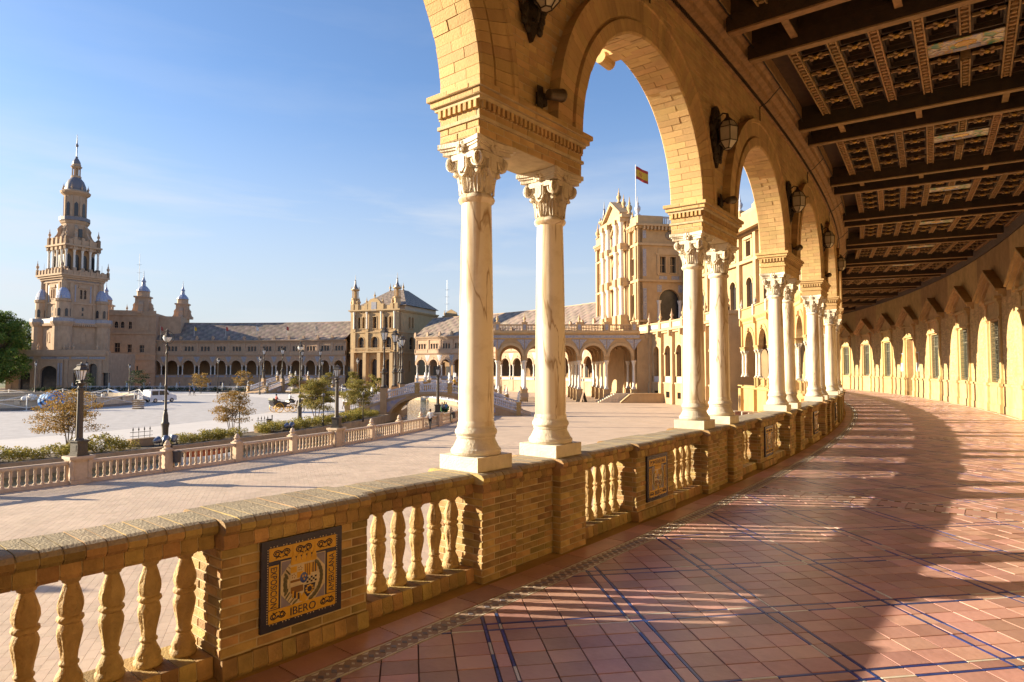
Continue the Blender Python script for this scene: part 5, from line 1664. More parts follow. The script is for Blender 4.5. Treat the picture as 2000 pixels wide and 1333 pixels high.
# balcony, pilasters and columns on the front
band(pv_, [(-1.6, -.4, -6.0, 6.0, H1 + .05, H1 + .35), (-1.6, -1.45, -6.0, 6.0, H1 + 1.15, H1 + 1.35)] + [(-1.58, -1.47, -5.9 + i * .4, -5.75 + i * .4, H1 + .35, H1 + 1.15) for i in range(30)] + [(-1.5, 0, y - .5, y + .5, 0, H1) for y in (-6.2, -2.3, 2.3, 6.2)], GW2, 'balcony')
band(pv_, [(-.35, 0, y - .42, y + .42, z0, z1) for y in (-6.5, -2.3, 2.3, 6.5) for z0, z1 in ((H1 + .25, H2 - .2), (H2 + .1, H2 + .9))] + [(-.25, 0, s_ * (hw_ - .5) - .5, s_ * (hw_ - .5) + .5, 0, H3 - .4) for s_ in (-1, 1)], GW2, 'pilaster')
for y in (-6.5, -2.3, 2.3, 6.5):
    m = MB(); m.lathe([(.30, H2 + .9), (.24, H2 + 1.1), (.21, H3 - 1.2), (.3, H3 - .8), (.34, H3 - .4)], 8, (-.35, y, 0)); m.build('column', WCOL, pv_, smooth=50)
band(pv_, [(-.05, .0, y - .3, y + .3, z_(1), z_(5)) for y in (-6.6,)] + [(-.05, 0, 6.3, 6.9, z_(1), z_(5))], AZUL, 'azulejo_panel')
# parapet, central gable with curved top
m = MB(); m.box(-.3, .1, -hw_, hw_, H3 + .25, H4 - .4)
m.prism([(-2.4, H3 + .25), (-2.4, H4 - .2), (-1.9, H4 + .6), (-1.2, H4 + 1.3), (0, H4 + 1.6), (1.2, H4 + 1.3), (1.9, H4 + .6), (2.4, H4 - .2), (2.4, H3 + .25)], -.5, .3, 'x')
for y in (-hw_ + .6, -2.6, 2.6, hw_ - .6, -5.6, 5.6): m.box(-.55, .4, y - .5, y + .5, H3 + .25, H4)
m.build('parapet', GW2, pv_)
m = MB(); m.box(-.56, -.5, -.8, .8, H3 - .2, H4 + .5); m.build('azulejo_panel', AZUL, pv_)
for y in (-2.6, 2.6, -5.6, 5.6, 0): ob('finial', FING, pv_, (0, y, H4 if y else H4 + 1.6))
for y in (-hw_ + .9, hw_ - .9): turret(pv_, (.6, y, H4 - .2), 1.0, GW2)
for x, y in ((1.2, -hw_ + 2.6), (.4, hw_ + .1), (.4, hw_ - 2.4)): ob('finial', FING, pv_, (x, y, H4 - .3), 0, sc=1.3)
m = MB(); m.box(4, PDP - .5, -hw_ + .3, hw_ - .3, H3 - .1, z_(19.6)); m.build('attic', mat('pale_attic_wall', (.52, .42, .32), .9, .08, 1), pv_)
m = MB(); e = .7; zb_, zt_ = z_(19.6), z_(25.0)
q = [(4 - e, -hw_ + .3 - e), (PDP - .5 + e, -hw_ + .3 - e), (PDP - .5 + e, hw_ - .3 + e), (4 - e, hw_ - .3 + e)]
mx_ = (3.5 + PDP) / 2
def strip(a, b, c, d, n=16):
    for i in range(n):
        t0, t1 = i / n, (i + 1) / n
        A0, B0 = [tuple(Vector(p) + (Vector(r_) - Vector(p)) * t0) for p, r_ in ((a, d), (b, c))]
        A1_, B1_ = [tuple(Vector(p) + (Vector(r_) - Vector(p)) * t1) for p, r_ in ((a, d), (b, c))]
        for j in range(16):
            u, v = j / 16, (j + 1) / 16
            L_ = lambda p, q_, t: tuple(Vector(p) + (Vector(q_) - Vector(p)) * t)
            m.add([L_(A0, B0, u), L_(A0, B0, v), L_(A1_, B1_, v), L_(A1_, B1_, u)], [(0, 1, 2, 3)], ((i * 2 + j * 3) % 7) / 9)
r0, r1 = (mx_ - 1.5, -2.2, zt_), (mx_ - 1.5, 2.2, zt_); r2, r3 = (mx_ + 1.5, 2.2, zt_), (mx_ + 1.5, -2.2, zt_)
Q = [(*p, zb_) for p in q]
strip(Q[3], Q[0], r0, r1); strip(Q[0], Q[1], r3, r0); strip(Q[1], Q[2], r2, r3); strip(Q[2], Q[3], r1, r2)
m.add([r0, r3, r2, r1], [(0, 1, 2, 3)], .4)
m.build('roof', ROOF, pv_)
for p in (r0, r1): ob('finial', FING, pv_, p, 0, sc=1.1)
def antenna(name, x, y, z0, h, label, arms=4):
    m = MB(); m.tube([(0, 0, 0), (0, 0, h)], .06, 4)
    for i in range(arms): z = h * (.45 + .5 * i / arms); m.tube([(-.7, 0, z), (.7, 0, z)], .035, 4)
    tag(m.build(name, mat('antenna_steel', (.30, .31, .33), .5, .1, 5, metal=.5), None, (x, y, z0)), label, 'antenna', 'thin antennas on the roofs')
bx, by = -31.0 + inn.x * 21, 175.6 + inn.y * 21
antenna('roof_antenna', bx + 3, by + 8, 12, 18, 'thin lattice antenna behind the pavilion roof, right of it', 4)
pb_ = thing('roof_stair_house', 'small flat roofed stair house with curved parapet behind the pavilion', 'building', (bx + 6.0, by + 4, 14.0), math.atan2(inn.y, inn.x))
m = MB(); m.box(-3, 3, -3, 3, -10, 4.0); m.build('wall', GW, pb_)
m = MB(); m.prism([(-2.2, 4), (-1.8, 5.0), (0, 6.0), (1.8, 5.0), (2.2, 4)], -3.1, -2.7, 'x'); m.build('gable', GW2, pb_); ob('finial', FING, pb_, (-2, -2.7, 4)); ob('finial', FING, pb_, (-2, 2.7, 4))

# ---------------------------------------------------------------- tall tower and its base
TWX, TWY = -117.4, 171.0
def z_(z): return (z if z < 44 else 44 + (z - 44) * .835) - G
PHI = math.atan2(TWY, TWX) + rad(27) + 0.02
tw = thing('tower', 'tall pink brick baroque tower with colonnaded belfry, slate dome and needle spire', 'tower', (TWX, TWY, G), PHI - 0.0)
# local -x is the broad face turned to the camera
TF = FW
def sq(h, z0, z1, mb): mb.box(-h, h, -h, h, z_(z0), z_(z1))
m = MB(); sq(6.9, 6.5, 14.4, m)
for sx in (-1, 1):
    for sy in (-1, 1): m.lathe([(2.7, z_(6.5)), (2.7, z_(14.4))], 14, (sx * 6.0, sy * 6.0, 0))
m.build('lower_shaft', TF, tw)
m = MB()
sq(7.3, 14.0, 14.5, m); sq(7.7, 14.5, 14.9, m)
for sx in (-1, 1):
    for sy in (-1, 1): m.lathe([(2.8, z_(13.9)), (3.2, z_(14.5)), (3.4, z_(14.9)), (3.4, z_(15.2))], 14, (sx * 6.0, sy * 6.0, 0))
for i in range(26):
    for s_ in (-1, 1):
        a = -7.5 + 15 * i / 25
        m.box(s_ * 7.7 - .25, s_ * 7.7 + .25, a - .18, a + .18, z_(14.0), z_(14.5)); m.box(a - .18, a + .18, s_ * 7.7 - .25, s_ * 7.7 + .25, z_(14.0), z_(14.5))
m.build('balcony', FW2, tw)
m = MB()
for s_ in (-1, 1):
    m.box(s_ * 7.6 - .08, s_ * 7.6 + .08, -5, 5, z_(14.9), z_(16.0)); m.box(-5, 5, s_ * 7.6 - .08, s_ * 7.6 + .08, z_(14.9), z_(16.0))
for sx in (-1, 1):
    for sy in (-1, 1): m.lathe([(3.3, z_(15.2)), (3.3, z_(16.1)), (3.2, z_(16.1))], 14, (sx * 6.0, sy * 6.0, 0))
m.build('balcony_rail', AZUL, tw)
# corner turrets with blue domes
for sx in (-1, 1):
    for sy in (-1, 1):
        m = MB()
        m.lathe([(2.0, z_(15)), (2.0, z_(20.6)), (2.3, z_(20.8)), (2.4, z_(21.4)), (2.0, z_(21.6))], 12)
        for i in range(4):
            a = pi / 2 * i + pi / 4
            m.lathe([(q_ * .45, z_(21.5) + zz * .6) for q_, zz in FIN], 5, (1.9 * cos(a), 1.9 * sin(a), 0))
        o = m.build('corner_turret', FW2, tw, (sx * 5.9, sy * 5.9, 0))
        m = MB()
        for i in range(6):
            a = pi / 3 * i
            m.prism([(-.42, z_(16.6)), (-.42, z_(18.4)), (-.2, z_(18.8)), (.2, z_(18.8)), (.42, z_(18.4)), (.42, z_(16.6))], 1.9, 2.03, 'x') if i == 0 else None
        st0 = list(m.v); f0 = list(m.f)
        for i in range(1, 6):
            a = pi / 3 * i
            m.add([(x * cos(a) - y * sin(a), x * sin(a) + y * cos(a), z) for x, y, z in st0], f0)
        m.build('window', DARKW, o)
        m = MB(); m.lathe([(2.0, z_(21.6)), (1.95, z_(22.3)), (1.6, z_(23.4)), (1.0, z_(24.3)), (.7, z_(24.6))], 12); m.build('dome', BDOME, o)
        m = MB(); m.lathe([(.75, z_(24.6)), (.7, z_(26.6)), (.95, z_(26.8)), (.5, z_(27.6)), (.25, z_(28.4)), (.3, z_(29)), (.06, z_(29.6)), (.03, z_(32)), (0, z_(32))], 8); m.build('lantern', FW2, o)
facade_specs = [((-6.0, 0, 0), 0), ((0, -6.0, 0), pi / 2), ((0, 6.0, 0), -pi / 2), ((6.0, 0, 0), pi)]
for (lc, rz_) in facade_specs:
    l2 = tuple(c * 6.92 / 6.0 for c in lc)
    facade(tw, 'lower_wall', 12, z_(6.5), z_(14.0), [(0, .6, z_(9.6), z_(11.6), 'a'), (-3.6, .55, z_(11.2), z_(12.3), 'r'), (0, .5, z_(7.0), z_(8.2), 'r'), ][:2], .4, TF, loc=l2, rz=rz_)
    facade(tw, 'shaft_wall', 12.0, z_(14.9), z_(27.0), [(-.62, .42, z_(21.8), z_(24.0), 'a'), (.62, .42, z_(21.8), z_(24.0), 'a')], .6, TF, loc=lc, rz=rz_)
    rr = []
    for y in (-5.5, -3.6, 3.6, 5.5): rr.append((-.22, 0, y - .5, y + .5, z_(15.5), z_(26.2)))
    rr += [(-.25, 0, -6.2, 6.2, z_(20.2), z_(20.7)), (-.3, 0, -6.3, 6.3, z_(26.2), z_(26.6)), (-.35, 0, -1.6, 1.6, z_(24.8), z_(25.1)), (-.2, 0, -1.4, 1.4, z_(25.1), z_(25.6))]
    band(tw, rr, FW2, 'pilaster', lc, rz_)
    band(tw, [(-.06, 0, y - .22, y + .22, z_(20.9), z_(25.6)) for y in (-2.4, 2.4)] + [(-.05, 0, -6, 6, z_(26.7), z_(27.2))], AZUL, 'azulejo_panel', lc, rz_)
    band(tw, [(-.04, .0, -.28, .28, z_(18.4), z_(19.4)), (-.04, 0, -.28, .28, z_(17.0), z_(17.8))], DARKW, 'window', lc, rz_)
m = MB(); sq(6.7, 27.0, 27.5, m); sq(7.2, 27.5, 28.0, m); sq(7.6, 28.0, 28.5, m)
for s_ in (-1, 1):
    for i in range(9):
        a = -7.2 + 14.4 * i / 8
        m.box(s_ * 7.2 - .35, s_ * 7.2 + .35, a - .35, a + .35, z_(28.5), z_(29.8)); m.box(a - .35, a + .35, s_ * 7.2 - .35, s_ * 7.2 + .35, z_(28.5), z_(29.8))
    m.box(s_ * 7.2 - .15, s_ * 7.2 + .15, -7.2, 7.2, z_(28.5), z_(29.5)); m.box(-7.2, 7.2, s_ * 7.2 - .15, s_ * 7.2 + .15, z_(28.5), z_(29.5))
m.build('main_cornice', FW2, tw)
for sx in (-1, 1):
    for sy in (-1, 1): ob('finial', FINM, tw, (sx * 7.2, sy * 7.2, z_(29.8)), 0, sc=1.5)
# belfry with white columns
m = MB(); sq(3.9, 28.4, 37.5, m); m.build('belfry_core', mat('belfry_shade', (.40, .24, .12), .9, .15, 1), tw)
m = MB()
for s_ in (-1, 1):
    for i in range(5):
        a = -5.0 + 10.0 * i / 4
        m.box(s_ * 5.0 - .55, s_ * 5.0 + .55, a - .55, a + .55, z_(28.4), z_(30.6)); m.box(a - .55, a + .55, s_ * 5.0 - .55, s_ * 5.0 + .55, z_(28.4), z_(30.6))
        m.box(s_ * 5.0 - .6, s_ * 5.0 + .6, a - .6, a + .6, z_(35.6), z_(37.0)); m.box(a - .6, a + .6, s_ * 5.0 - .6, s_ * 5.0 + .6, z_(35.6), z_(37.0))
sq(5.2, 35.8, 36.6, m); sq(5.9, 36.6, 37.1, m); sq(5.2, 37.1, 38.6, m)
for s_ in (-1, 1):
    for i in range(5):
        a = -5.0 + 10.0 * i / 4
        m.box(s_ * 5.0 - .5, s_ * 5.0 + .5, a - .5, a + .5, z_(37.1), z_(39.2)); m.box(a - .5, a + .5, s_ * 5.0 - .5, s_ * 5.0 + .5, z_(37.1), z_(39.2))
m.build('belfry_entablature', FW2, tw)
colm = MB(); colm.lathe([(.42, z_(30.6)), (.36, z_(30.9)), (.32, z_(34.8)), (.42, z_(35.2)), (.5, z_(35.6))], 8); COLT = colm.mesh('column', WCOL, 50)
for i in range(5):
    a = -5.0 + 10.0 * i / 4
    for s_ in (-1, 1):
        ob('column', COLT, tw, (s_ * 5.0, a, 0))
        if 0 < i < 4: ob('column', COLT, tw, (a, s_ * 5.0, 0))
m = MB()
for i in range(4):
    a = -3.75 + 2.5 * i
    for s_ in (-1, 1):
        b0 = len(m.v)
        m.prism([(a - .75, z_(30.0)), (a - .75, z_(33.6)), (a - .45, z_(34.3)), (a, z_(34.5)), (a + .45, z_(34.3)), (a + .75, z_(33.6)), (a + .75, z_(30.0))], min(s_ * 3.9, s_ * 3.98), max(s_ * 3.9, s_ * 3.98), 'x')
        m.prism([(a - .75, z_(30.0)), (a - .75, z_(33.6)), (a - .45, z_(34.3)), (a, z_(34.5)), (a + .45, z_(34.3)), (a + .75, z_(33.6)), (a + .75, z_(30.0))], min(s_ * 3.9, s_ * 3.98), max(s_ * 3.9, s_ * 3.98), 'y')
m.build('window', DARKW, tw)
for sx in (-1, 1):
    for sy in (-1, 1): ob('finial', FINM, tw, (sx * 5.0, sy * 5.0, z_(39.2)), 0, sc=1.4)
# scroll buttresses and octagonal stage
m = MB(); m.lathe([(3.7, z_(38.0)), (3.7, z_(43.4)), (4.0, z_(43.6)), (4.3, z_(44.2)), (4.3, z_(44.5))], 8, a0=pi / 8)
for q_ in range(8):
    st = len(m.v)
    m.prism([(3.4, z_(38.4)), (5.4, z_(38.4)), (5.5, z_(39.4)), (4.9, z_(40.2)), (4.6, z_(41.0)), (4.8, z_(41.8)), (4.2, z_(42.6)), (3.4, z_(43.2))], -.4, .4, 'y')
    a = q_ * pi / 4 + pi / 8
    m.xf(lambda x, y, z, a=a: (x * cos(a) - y * sin(a), x * sin(a) + y * cos(a), z), st)
m.build('scroll_stage', FW2, tw)
m = MB()
for q_ in range(4):
    st = len(m.v); m.box(3.42, 3.6, -.6, .6, z_(39.6), z_(42.0)); a = q_ * pi / 2
    m.xf(lambda x, y, z, a=a: (x * cos(a) - y * sin(a), x * sin(a) + y * cos(a), z), st)
m.build('window', DARKW, tw)
m = MB(); m.lathe([(4.4, z_(44.4)), (4.4, z_(45.6)), (4.25, z_(45.6)), (4.25, z_(44.4))], 16); m.build('balcony_rail', SLATE, tw)
m = MB(); m.lathe([(3.1, z_(44.4)), (3.1, z_(53.0)), (3.4, z_(53.3)), (4.2, z_(54.0)), (4.4, z_(54.6)), (3.9, z_(54.9)), (3.3, z_(55.2))], 20)
for q_ in range(8):
    a = q_ * pi / 4; m.box(0, 0, 0, 0, 0, 0) if False else None
    st = len(m.v); m.box(2.9, 3.35, -.32, .32, z_(45), z_(53)); m.xf(lambda x, y, z, a=a: (x * cos(a) - y * sin(a), x * sin(a) + y * cos(a), z), st)
m.build('drum', FW2, tw)
m = MB()
for q_ in range(8):
    st = len(m.v); m.prism([(-.55, z_(46)), (-.55, z_(50.2)), (0, z_(50.9)), (.55, z_(50.2)), (.55, z_(46))], 2.95, 3.12, 'x'); a = q_ * pi / 4 + pi / 8
    m.xf(lambda x, y, z, a=a: (x * cos(a) - y * sin(a), x * sin(a) + y * cos(a), z), st)
m.build('window', DARKW, tw)
for q_ in range(8):
    a = q_ * pi / 4; ob('finial', FINM, tw, (3.7 * cos(a), 3.7 * sin(a), z_(54.9)), 0, sc=1.0)
m = MB(); m.lathe([(3.1, z_(55.2)), (3.1, z_(55.8)), (2.9, z_(57.0)), (2.3, z_(58.6)), (1.6, z_(59.5)), (1.4, z_(59.8))], 20); m.build('dome', SLATE, tw, smooth=40)
m = MB(); m.lathe([(1.5, z_(59.7)), (1.5, z_(60.4)), (.5, z_(60.5)), (.5, z_(63.0)), (1.3, z_(63.1)), (1.75, z_(63.7)), (1.3, z_(64.0)), (1.3, z_(64.6))], 12)
for i in range(8): a = pi / 4 * i; m.lathe([(.17, z_(60.4)), (.17, z_(63.1))], 5, (1.15 * cos(a), 1.15 * sin(a), 0))
m.build('lantern', FW2, tw)
m = MB(); m.lathe([(1.25, z_(64.6)), (1.15, z_(65.4)), (.7, z_(66.3)), (.3, z_(66.9)), (.45, z_(67.1)), (.18, z_(67.4)), (.15, z_(70.6)), (.3, z_(70.7)), (.46, z_(71.2)), (.3, z_(71.7)), (.16, z_(72)), (.05, z_(75.0)), (0, z_(75.4))], 10); m.build('spire', SLATE, tw)

def z_(z): return z - G
tw.scale = (.80, .80, .932)
# tower base: terrace block with archway, and the block that links it to the wing
TBX0, TBY0 = -139.5, 181.5
def frontage(x0, y0, x1, y1, name, label, cat='building'):
    d = Vector((x1 - x0, y1 - y0, 0)); n_ = Vector((-d.y, d.x, 0)).normalized()
    if n_.y < 0: n_ = -n_
    return thing(name, label, cat, ((x0 + x1) / 2, (y0 + y1) / 2, G), math.atan2(n_.y, n_.x)), d.length
tb, wv = frontage(-126.7, 161.0, -103.4, 163.8, 'tower_terrace', 'low terrace building with archway and azulejo pilasters at the foot of the tower')
# +y local is to the left
ht = z_(7.2)
facade(tb, 'wall', wv, 0, ht, [(wv / 2 - 4.4, 1.3, 0, 4.6, 'r'), (wv / 2 - 10.0, 2.05, 0, 4.5, 'a'), (-4.8, .8, 0, 4.6, 'r'), (-8.6, 1.0, 0, 6.2, 'a'), (-11.6, .7, 0, 4.6, 'r')], 1.0, FW)
band(tb, [(-.2, .4, -wv / 2, wv / 2, ht - 2.6, ht - 2.3), (-.35, .4, -wv / 2, wv / 2, ht - 1.5, ht - 1.1), (-.5, .4, -wv / 2, wv / 2, ht - 1.1, ht - .8), (-.15, .2, -wv / 2, wv / 2, ht - .8, ht + .3)] + [(-.22, 0, y - .4, y + .4, 0, ht - 2.6) for y in (wv / 2 - 1, wv / 2 - 7.0, wv / 2 - 13.0, -.6, -2.4, -6.6, -10.4)], FW2)
band(tb, [(-.06, 0, y - 1.9, y + 1.9, ht - 2.2, ht - 1.6) for y in (wv / 2 - 4.4, wv / 2 - 10.0, -1.0, -5.4, -9.6)] + [(-.26, -.221, y - .22, y + .22, 1.2, ht - 3.4) for y in (wv / 2 - 7.0, wv / 2 - 13.0, -.6)], AZUL, 'azulejo_panel')
m = MB(); m.box(.9, 16, -wv / 2, wv / 2, ht - 1.2, ht - .5); m.box(15, 16, -wv / 2, wv / 2, 0, ht - 1.2); m.box(1, 15, wv / 2 - 1, wv / 2, 0, ht - 1.2); m.box(1, 15, -wv / 2, -wv / 2 + 1, 0, ht - 1.2); m.build('terrace', FW, tb)
for y in (wv / 2 - .6, wv / 2 - 2.6, wv / 2 - 3.8, wv / 2 - 7.4, wv / 2 - 13.4, wv / 2 - 15.6, -3.0, -9.5): ob('finial', FINM, tb, (0, y, ht + .3), 0, sc=1.1)
tb.scale = (1, 1, .915)
lk, lw_ = frontage(-116.0, 184.5, -104.2, 187.6, 'link_building', 'three storey link building with two scrolled turrets between the tower and the curved wing')
facade(lk, 'wall', lw_, 0, z_(6.0), [(-1.5, .2, z_(.6), z_(2.6), 'r')], .8, FW)
facade(lk, 'wall', lw_, z_(6.0), z_(12.0), [(3.8, .7, z_(6.6), z_(9.2), 'r'), (.6, .55, z_(6.6), z_(8.8), 'r'), (-2.6, .6, z_(6.6), z_(8.6), 'r')], .8, FW)
facade(lk, 'wall', lw_, z_(12.0), z_(17.4), [(4.2, .5, z_(13.6), z_(14.9), 'a'), (2.6, .5, z_(13.6), z_(14.9), 'a'), (.6, .45, z_(13.4), z_(15.4), 'r')], .8, FW)
band(lk, [(-.25, .3, -lw_ / 2 - .2, lw_ / 2, z0, z0 + h) for z0, h in ((z_(5.8), .5), (z_(11.8), .5), (z_(17.2), .6), (z_(4.2), .2), (z_(.5), .2))] + [(-.1, .2, -lw_ / 2, lw_ / 2, z_(17.8), z_(18.7))] + [(-.12, 0, -4.2, -1.0, z_(12.9), z_(16.6)), (-.25, -.12, -3.6, -1.6, z_(13.5), z_(16.0))], FW2)
m = MB(); m.box(.8, 14, -lw_ / 2, -lw_ / 2 + .6, 0, z_(18)); m.box(.8, 14, lw_ / 2 - .6, lw_ / 2, 0, z_(18)); m.box(.8, 14, -lw_ / 2 + .6, lw_ / 2 - .6, z_(17.2), z_(17.8)); m.box(13.4, 14, -lw_ / 2 + .6, lw_ / 2 - .6, 0, z_(17.2)); m.build('side_wall', FW, lk)
def scroll_turret(parent, loc, k=1.0):
    m = MB()
    m.box(-2.0 * k, 2.0 * k, -2.0 * k, 2.0 * k, 0, 5.6 * k); m.box(-2.4 * k, 2.4 * k, -2.4 * k, 2.4 * k, 5.6 * k, 6.1 * k)
    for q_ in range(4):
        st = len(m.v); a = q_ * pi / 2
        m.prism([(1.8 * k, 0), (3.7 * k, 0), (3.8 * k, .8 * k), (3.2 * k, 1.4 * k), (2.9 * k, 2.4 * k), (3.0 * k, 3.2 * k), (2.4 * k, 4.0 * k), (1.8 * k, 4.8 * k)], -.7 * k, .7 * k, 'y')
        m.xf(lambda x, y, z, a=a: (x * cos(a) - y * sin(a), x * sin(a) + y * cos(a), z), st)
    m.lathe([(2.0 * k, 6.1 * k), (2.0 * k, 7.6 * k), (2.3 * k, 7.8 * k)], 8)
    o = m.build('scroll_turret', FW2, parent, loc)
    d = MB(); d.lathe([(2.1 * k, 7.8 * k), (1.9 * k, 8.5 * k), (1.2 * k, 9.4 * k), (.7 * k, 9.8 * k), (.55 * k, 11 * k), (.8 * k, 11.2 * k), (.4 * k, 12.0 * k), (.12 * k, 13 * k), (.05 * k, 15 * k), (0, 15 * k)], 10); d.build('dome', BDOME, o)
    w_ = MB()
    for q_ in range(4):
        st = len(w_.v); a = q_ * pi / 2; w_.prism([(-.5 * k, 2 * k), (-.5 * k, 3.6 * k), (0, 4.1 * k), (.5 * k, 3.6 * k), (.5 * k, 2 * k)], 1.98 * k, 2.03 * k, 'x')
        w_.xf(lambda x, y, z, a=a: (x * cos(a) - y * sin(a), x * sin(a) + y * cos(a), z), st)
    w_.build('window', DARKW, o)
scroll_turret(lk, (2.4, -2.0, z_(17.8)), .86); scroll_turret(lk, (12, -10.5, z_(17.2)), .80)
scroll_turret(lk, (8, 9.5, z_(16.0)), .80)
for y in (lw_ / 2 - .8, 1.6, -5.2): ob('finial', FINM, lk, (.2, y, z_(18.6)), 0, sc=1.0)
band(lk, [(3, 14, -lw_ / 2 - 6, -lw_ / 2, z_(10), z_(17.4))], FW, 'rear_block')
antenna('roof_antenna', -110.8, 190.0, 17, 19, 'thin lattice antenna left of the scrolled turret beside the tower', 4)

# ---------------------------------------------------------------- central building: golden block with baroque front
c0 = Vector((21.2, 106.6, 0)); fd = Vector((-.2, .98, 0)).normalized()
gb = thing('central_building', 'tall golden brick central building with columned baroque front, balustraded roof and flag', 'building', (c0.x, c0.y, G), math.atan2(-fd.x * -1, fd.y) if False else math.atan2(.2, .98))
# local x points into the building (away from the plaza), local y along the front away from the camera
FL = 21.0
Z1, Z2, Z3, Z4, Z5 = z_(9.7), z_(16.5), z_(22.6), z_(25.6), z_(27.4)
def cw(name, y0, y1, zb, zt, ops, x=0.0, depth=.6):
    yc = (y0 + y1) / 2
    return facade(gb, name, y1 - y0, zb, zt, [(o[0] - yc, *o[1:]) for o in ops], depth, GW, loc=(x, yc, 0), frame=GW2)
for zb_, zt_, ops in ((0, Z1, []), (Z1, Z2, [(2.2, .75, z_(10.2), z_(13.6), 'a'), (18.8, .75, z_(10.2), z_(13.6), 'a'), (9.0, 1.1, z_(10.2), z_(13.6), 'a')]), (Z2, Z3, [(2.2, .6, z_(17.6), z_(20.4), 'r'), (18.8, .6, z_(17.6), z_(20.4), 'r'), (9.0, .9, z_(17.4), z_(20.0), 'a')]), (Z3, Z4, [])):
    cw('front_wall', 0, FL, zb_, zt_, ops)
# frontispiece: paired giant columns in three tiers, entablatures, pediment
YC = 9.0
CY4 = (YC - 4.6, YC - 2.0, YC + 2.0, YC + 4.6)
band(gb, [(-1.4, 0, YC - 5.4, YC + 5.4, 0, Z1), (-.7, 0, YC - 5.4, YC + 5.4, Z1, z_(27.6))] + [(-1.9, 0, y - .75, y + .75, z0, z1) for y in CY4 for z0, z1 in ((Z1 - 1, z_(11)), (Z2 - .4, z_(17.4)), (Z3 - .2, z_(23.4)), (z_(27.2), z_(28.0)))] + [(-1.7, 0, YC - 5.6, YC + 5.6, z_(27.9), z_(28.5)), (-1.5, 0, YC - 5.5, YC + 5.5, z_(16.0), z_(16.7)), (-1.5, 0, YC - 5.5, YC + 5.5, z_(22.2), z_(22.7))], GW2, 'frontispiece')
for y in CY4:
    for z0, z1 in ((z_(11), Z2 - .4), (z_(17.4), Z3 - .2), (z_(23.4), z_(27.2))):
        m = MB(); m.lathe([(.55, z0), (.45, z0 + .3), (.38, z1 - .8), (.5, z1 - .4), (.58, z1)], 10, (-1.4, y, 0)); m.build('column', WCOL, gb, smooth=50)
m = MB(); m.prism([(YC - 4.0, z_(28.5)), (YC + 4.0, z_(28.5)), (YC, z_(31.0))], -1.1, .4, 'x')
m.prism([(YC - 4.6, z_(28.5)), (YC - 4.6, z_(29.0)), (YC, z_(31.9)), (YC + 4.6, z_(29.0)), (YC + 4.6, z_(28.5)), (YC, z_(31.3))], -1.7, .6, 'x'); m.build('pediment', GW2, gb)
m = MB(); m.prism([(YC - 1.5, z_(22.9)), (YC - 1.5, z_(25.6)), (YC, z_(27.2)), (YC + 1.5, z_(25.6)), (YC + 1.5, z_(22.9))], -.76, -.70, 'x'); m.build('azulejo_panel', AZUL, gb)
m = MB(); m.archring([(1.5, -1.0), (1.5, -.7), (1.9, -.7), (1.9, -1.0)], z_(25.6), YC, 12); m.archring([(1.2, -.9), (1.2, -.7), (1.6, -.7), (1.6, -.9)], z_(20.2), YC, 12); m.build('archivolt', GW2, gb)
for y, z0, k in ((YC - 5.0, z_(28.5), 1.6), (YC + 5.0, z_(28.5), 1.6), (YC - 2.3, z_(30.2), 1.3), (YC + 2.3, z_(30.2), 1.3), (YC, z_(31.8), 1.4), (0.4, Z5, 1.7), (2.6, Z5 - .5, 1.0), (16.6, Z5 - .5, 1.2), (20.6, Z5, 1.6), (18.4, Z5 - .4, 1.0)): ob('finial', FING if k < 1.65 else FINW, gb, (0.0, y, z0), 0, sc=k)
band(gb, [(-.5, 0, y - .35, y + .35, z0, z1) for y in (.6, 3.2, 15.2, 17.4, 20.2) for z0, z1 in ((Z1 + .3, Z2 - .3), (Z2 + .3, Z3 - .3), (Z3 + .3, Z4 - .5))], GW2, 'pilaster')
turret(gb, (1, 19.6, Z4 + .5), 1.0, GW2)
cs = []
for z0, d, h in ((Z1 - .2, .3, .35), (Z2 - .2, .3, .4), (Z3 - .2, .3, .4), (Z4 - .3, .4, .3), (Z4, .8, .4)):
    cs += [(-d, .05, -d, FL + .2, z0, z0 + h), (.05, 16, -d, .02, z0, z0 + h)]
for i in range(24): cs.append((.6 + i * .65, .9 + i * .65, -.7, 0, Z4 - .6, Z4)); 
for i in range(32):
    if not 3.4 < i * .65 < 14.6: cs.append((-.7, 0, .2 + i * .65, .5 + i * .65, Z4 - .6, Z4))
cs += [(-.25, .5, 0, 3.6, Z4 + .4, Z5), (-.25, .5, 17.4, FL, Z4 + .4, Z5), (-.25, 4.2, -.25, .3, Z4 + .4, Z5), (-.25, .1, -.05, .9, 0, Z4)]
band(gb, cs, GW2)
m = MB()
for i in range(40): m.box(4.3 + i * .3, 4.42 + i * .3, -.12, .08, Z4 + .5, Z5 - .25)
m.box(4.2, 16, -.15, .1, Z5 - .25, Z5); m.box(4.2, 16, -.15, .1, Z4 + .4, Z4 + .55); m.build('roof_balustrade', mat('blue_white_ceramic', (.32, .33, .45), .4, .4, 5, col2=(.5, .46, .4)), gb)
# flank facing the camera
def flank(zb_, zt_, ops, n='flank_wall'):
    return facade(gb, n, 16, zb_, zt_, [(o[0], *o[1:]) for o in ops], .8, GW, loc=(8, 0, 0), rz=pi / 2, frame=GW2)
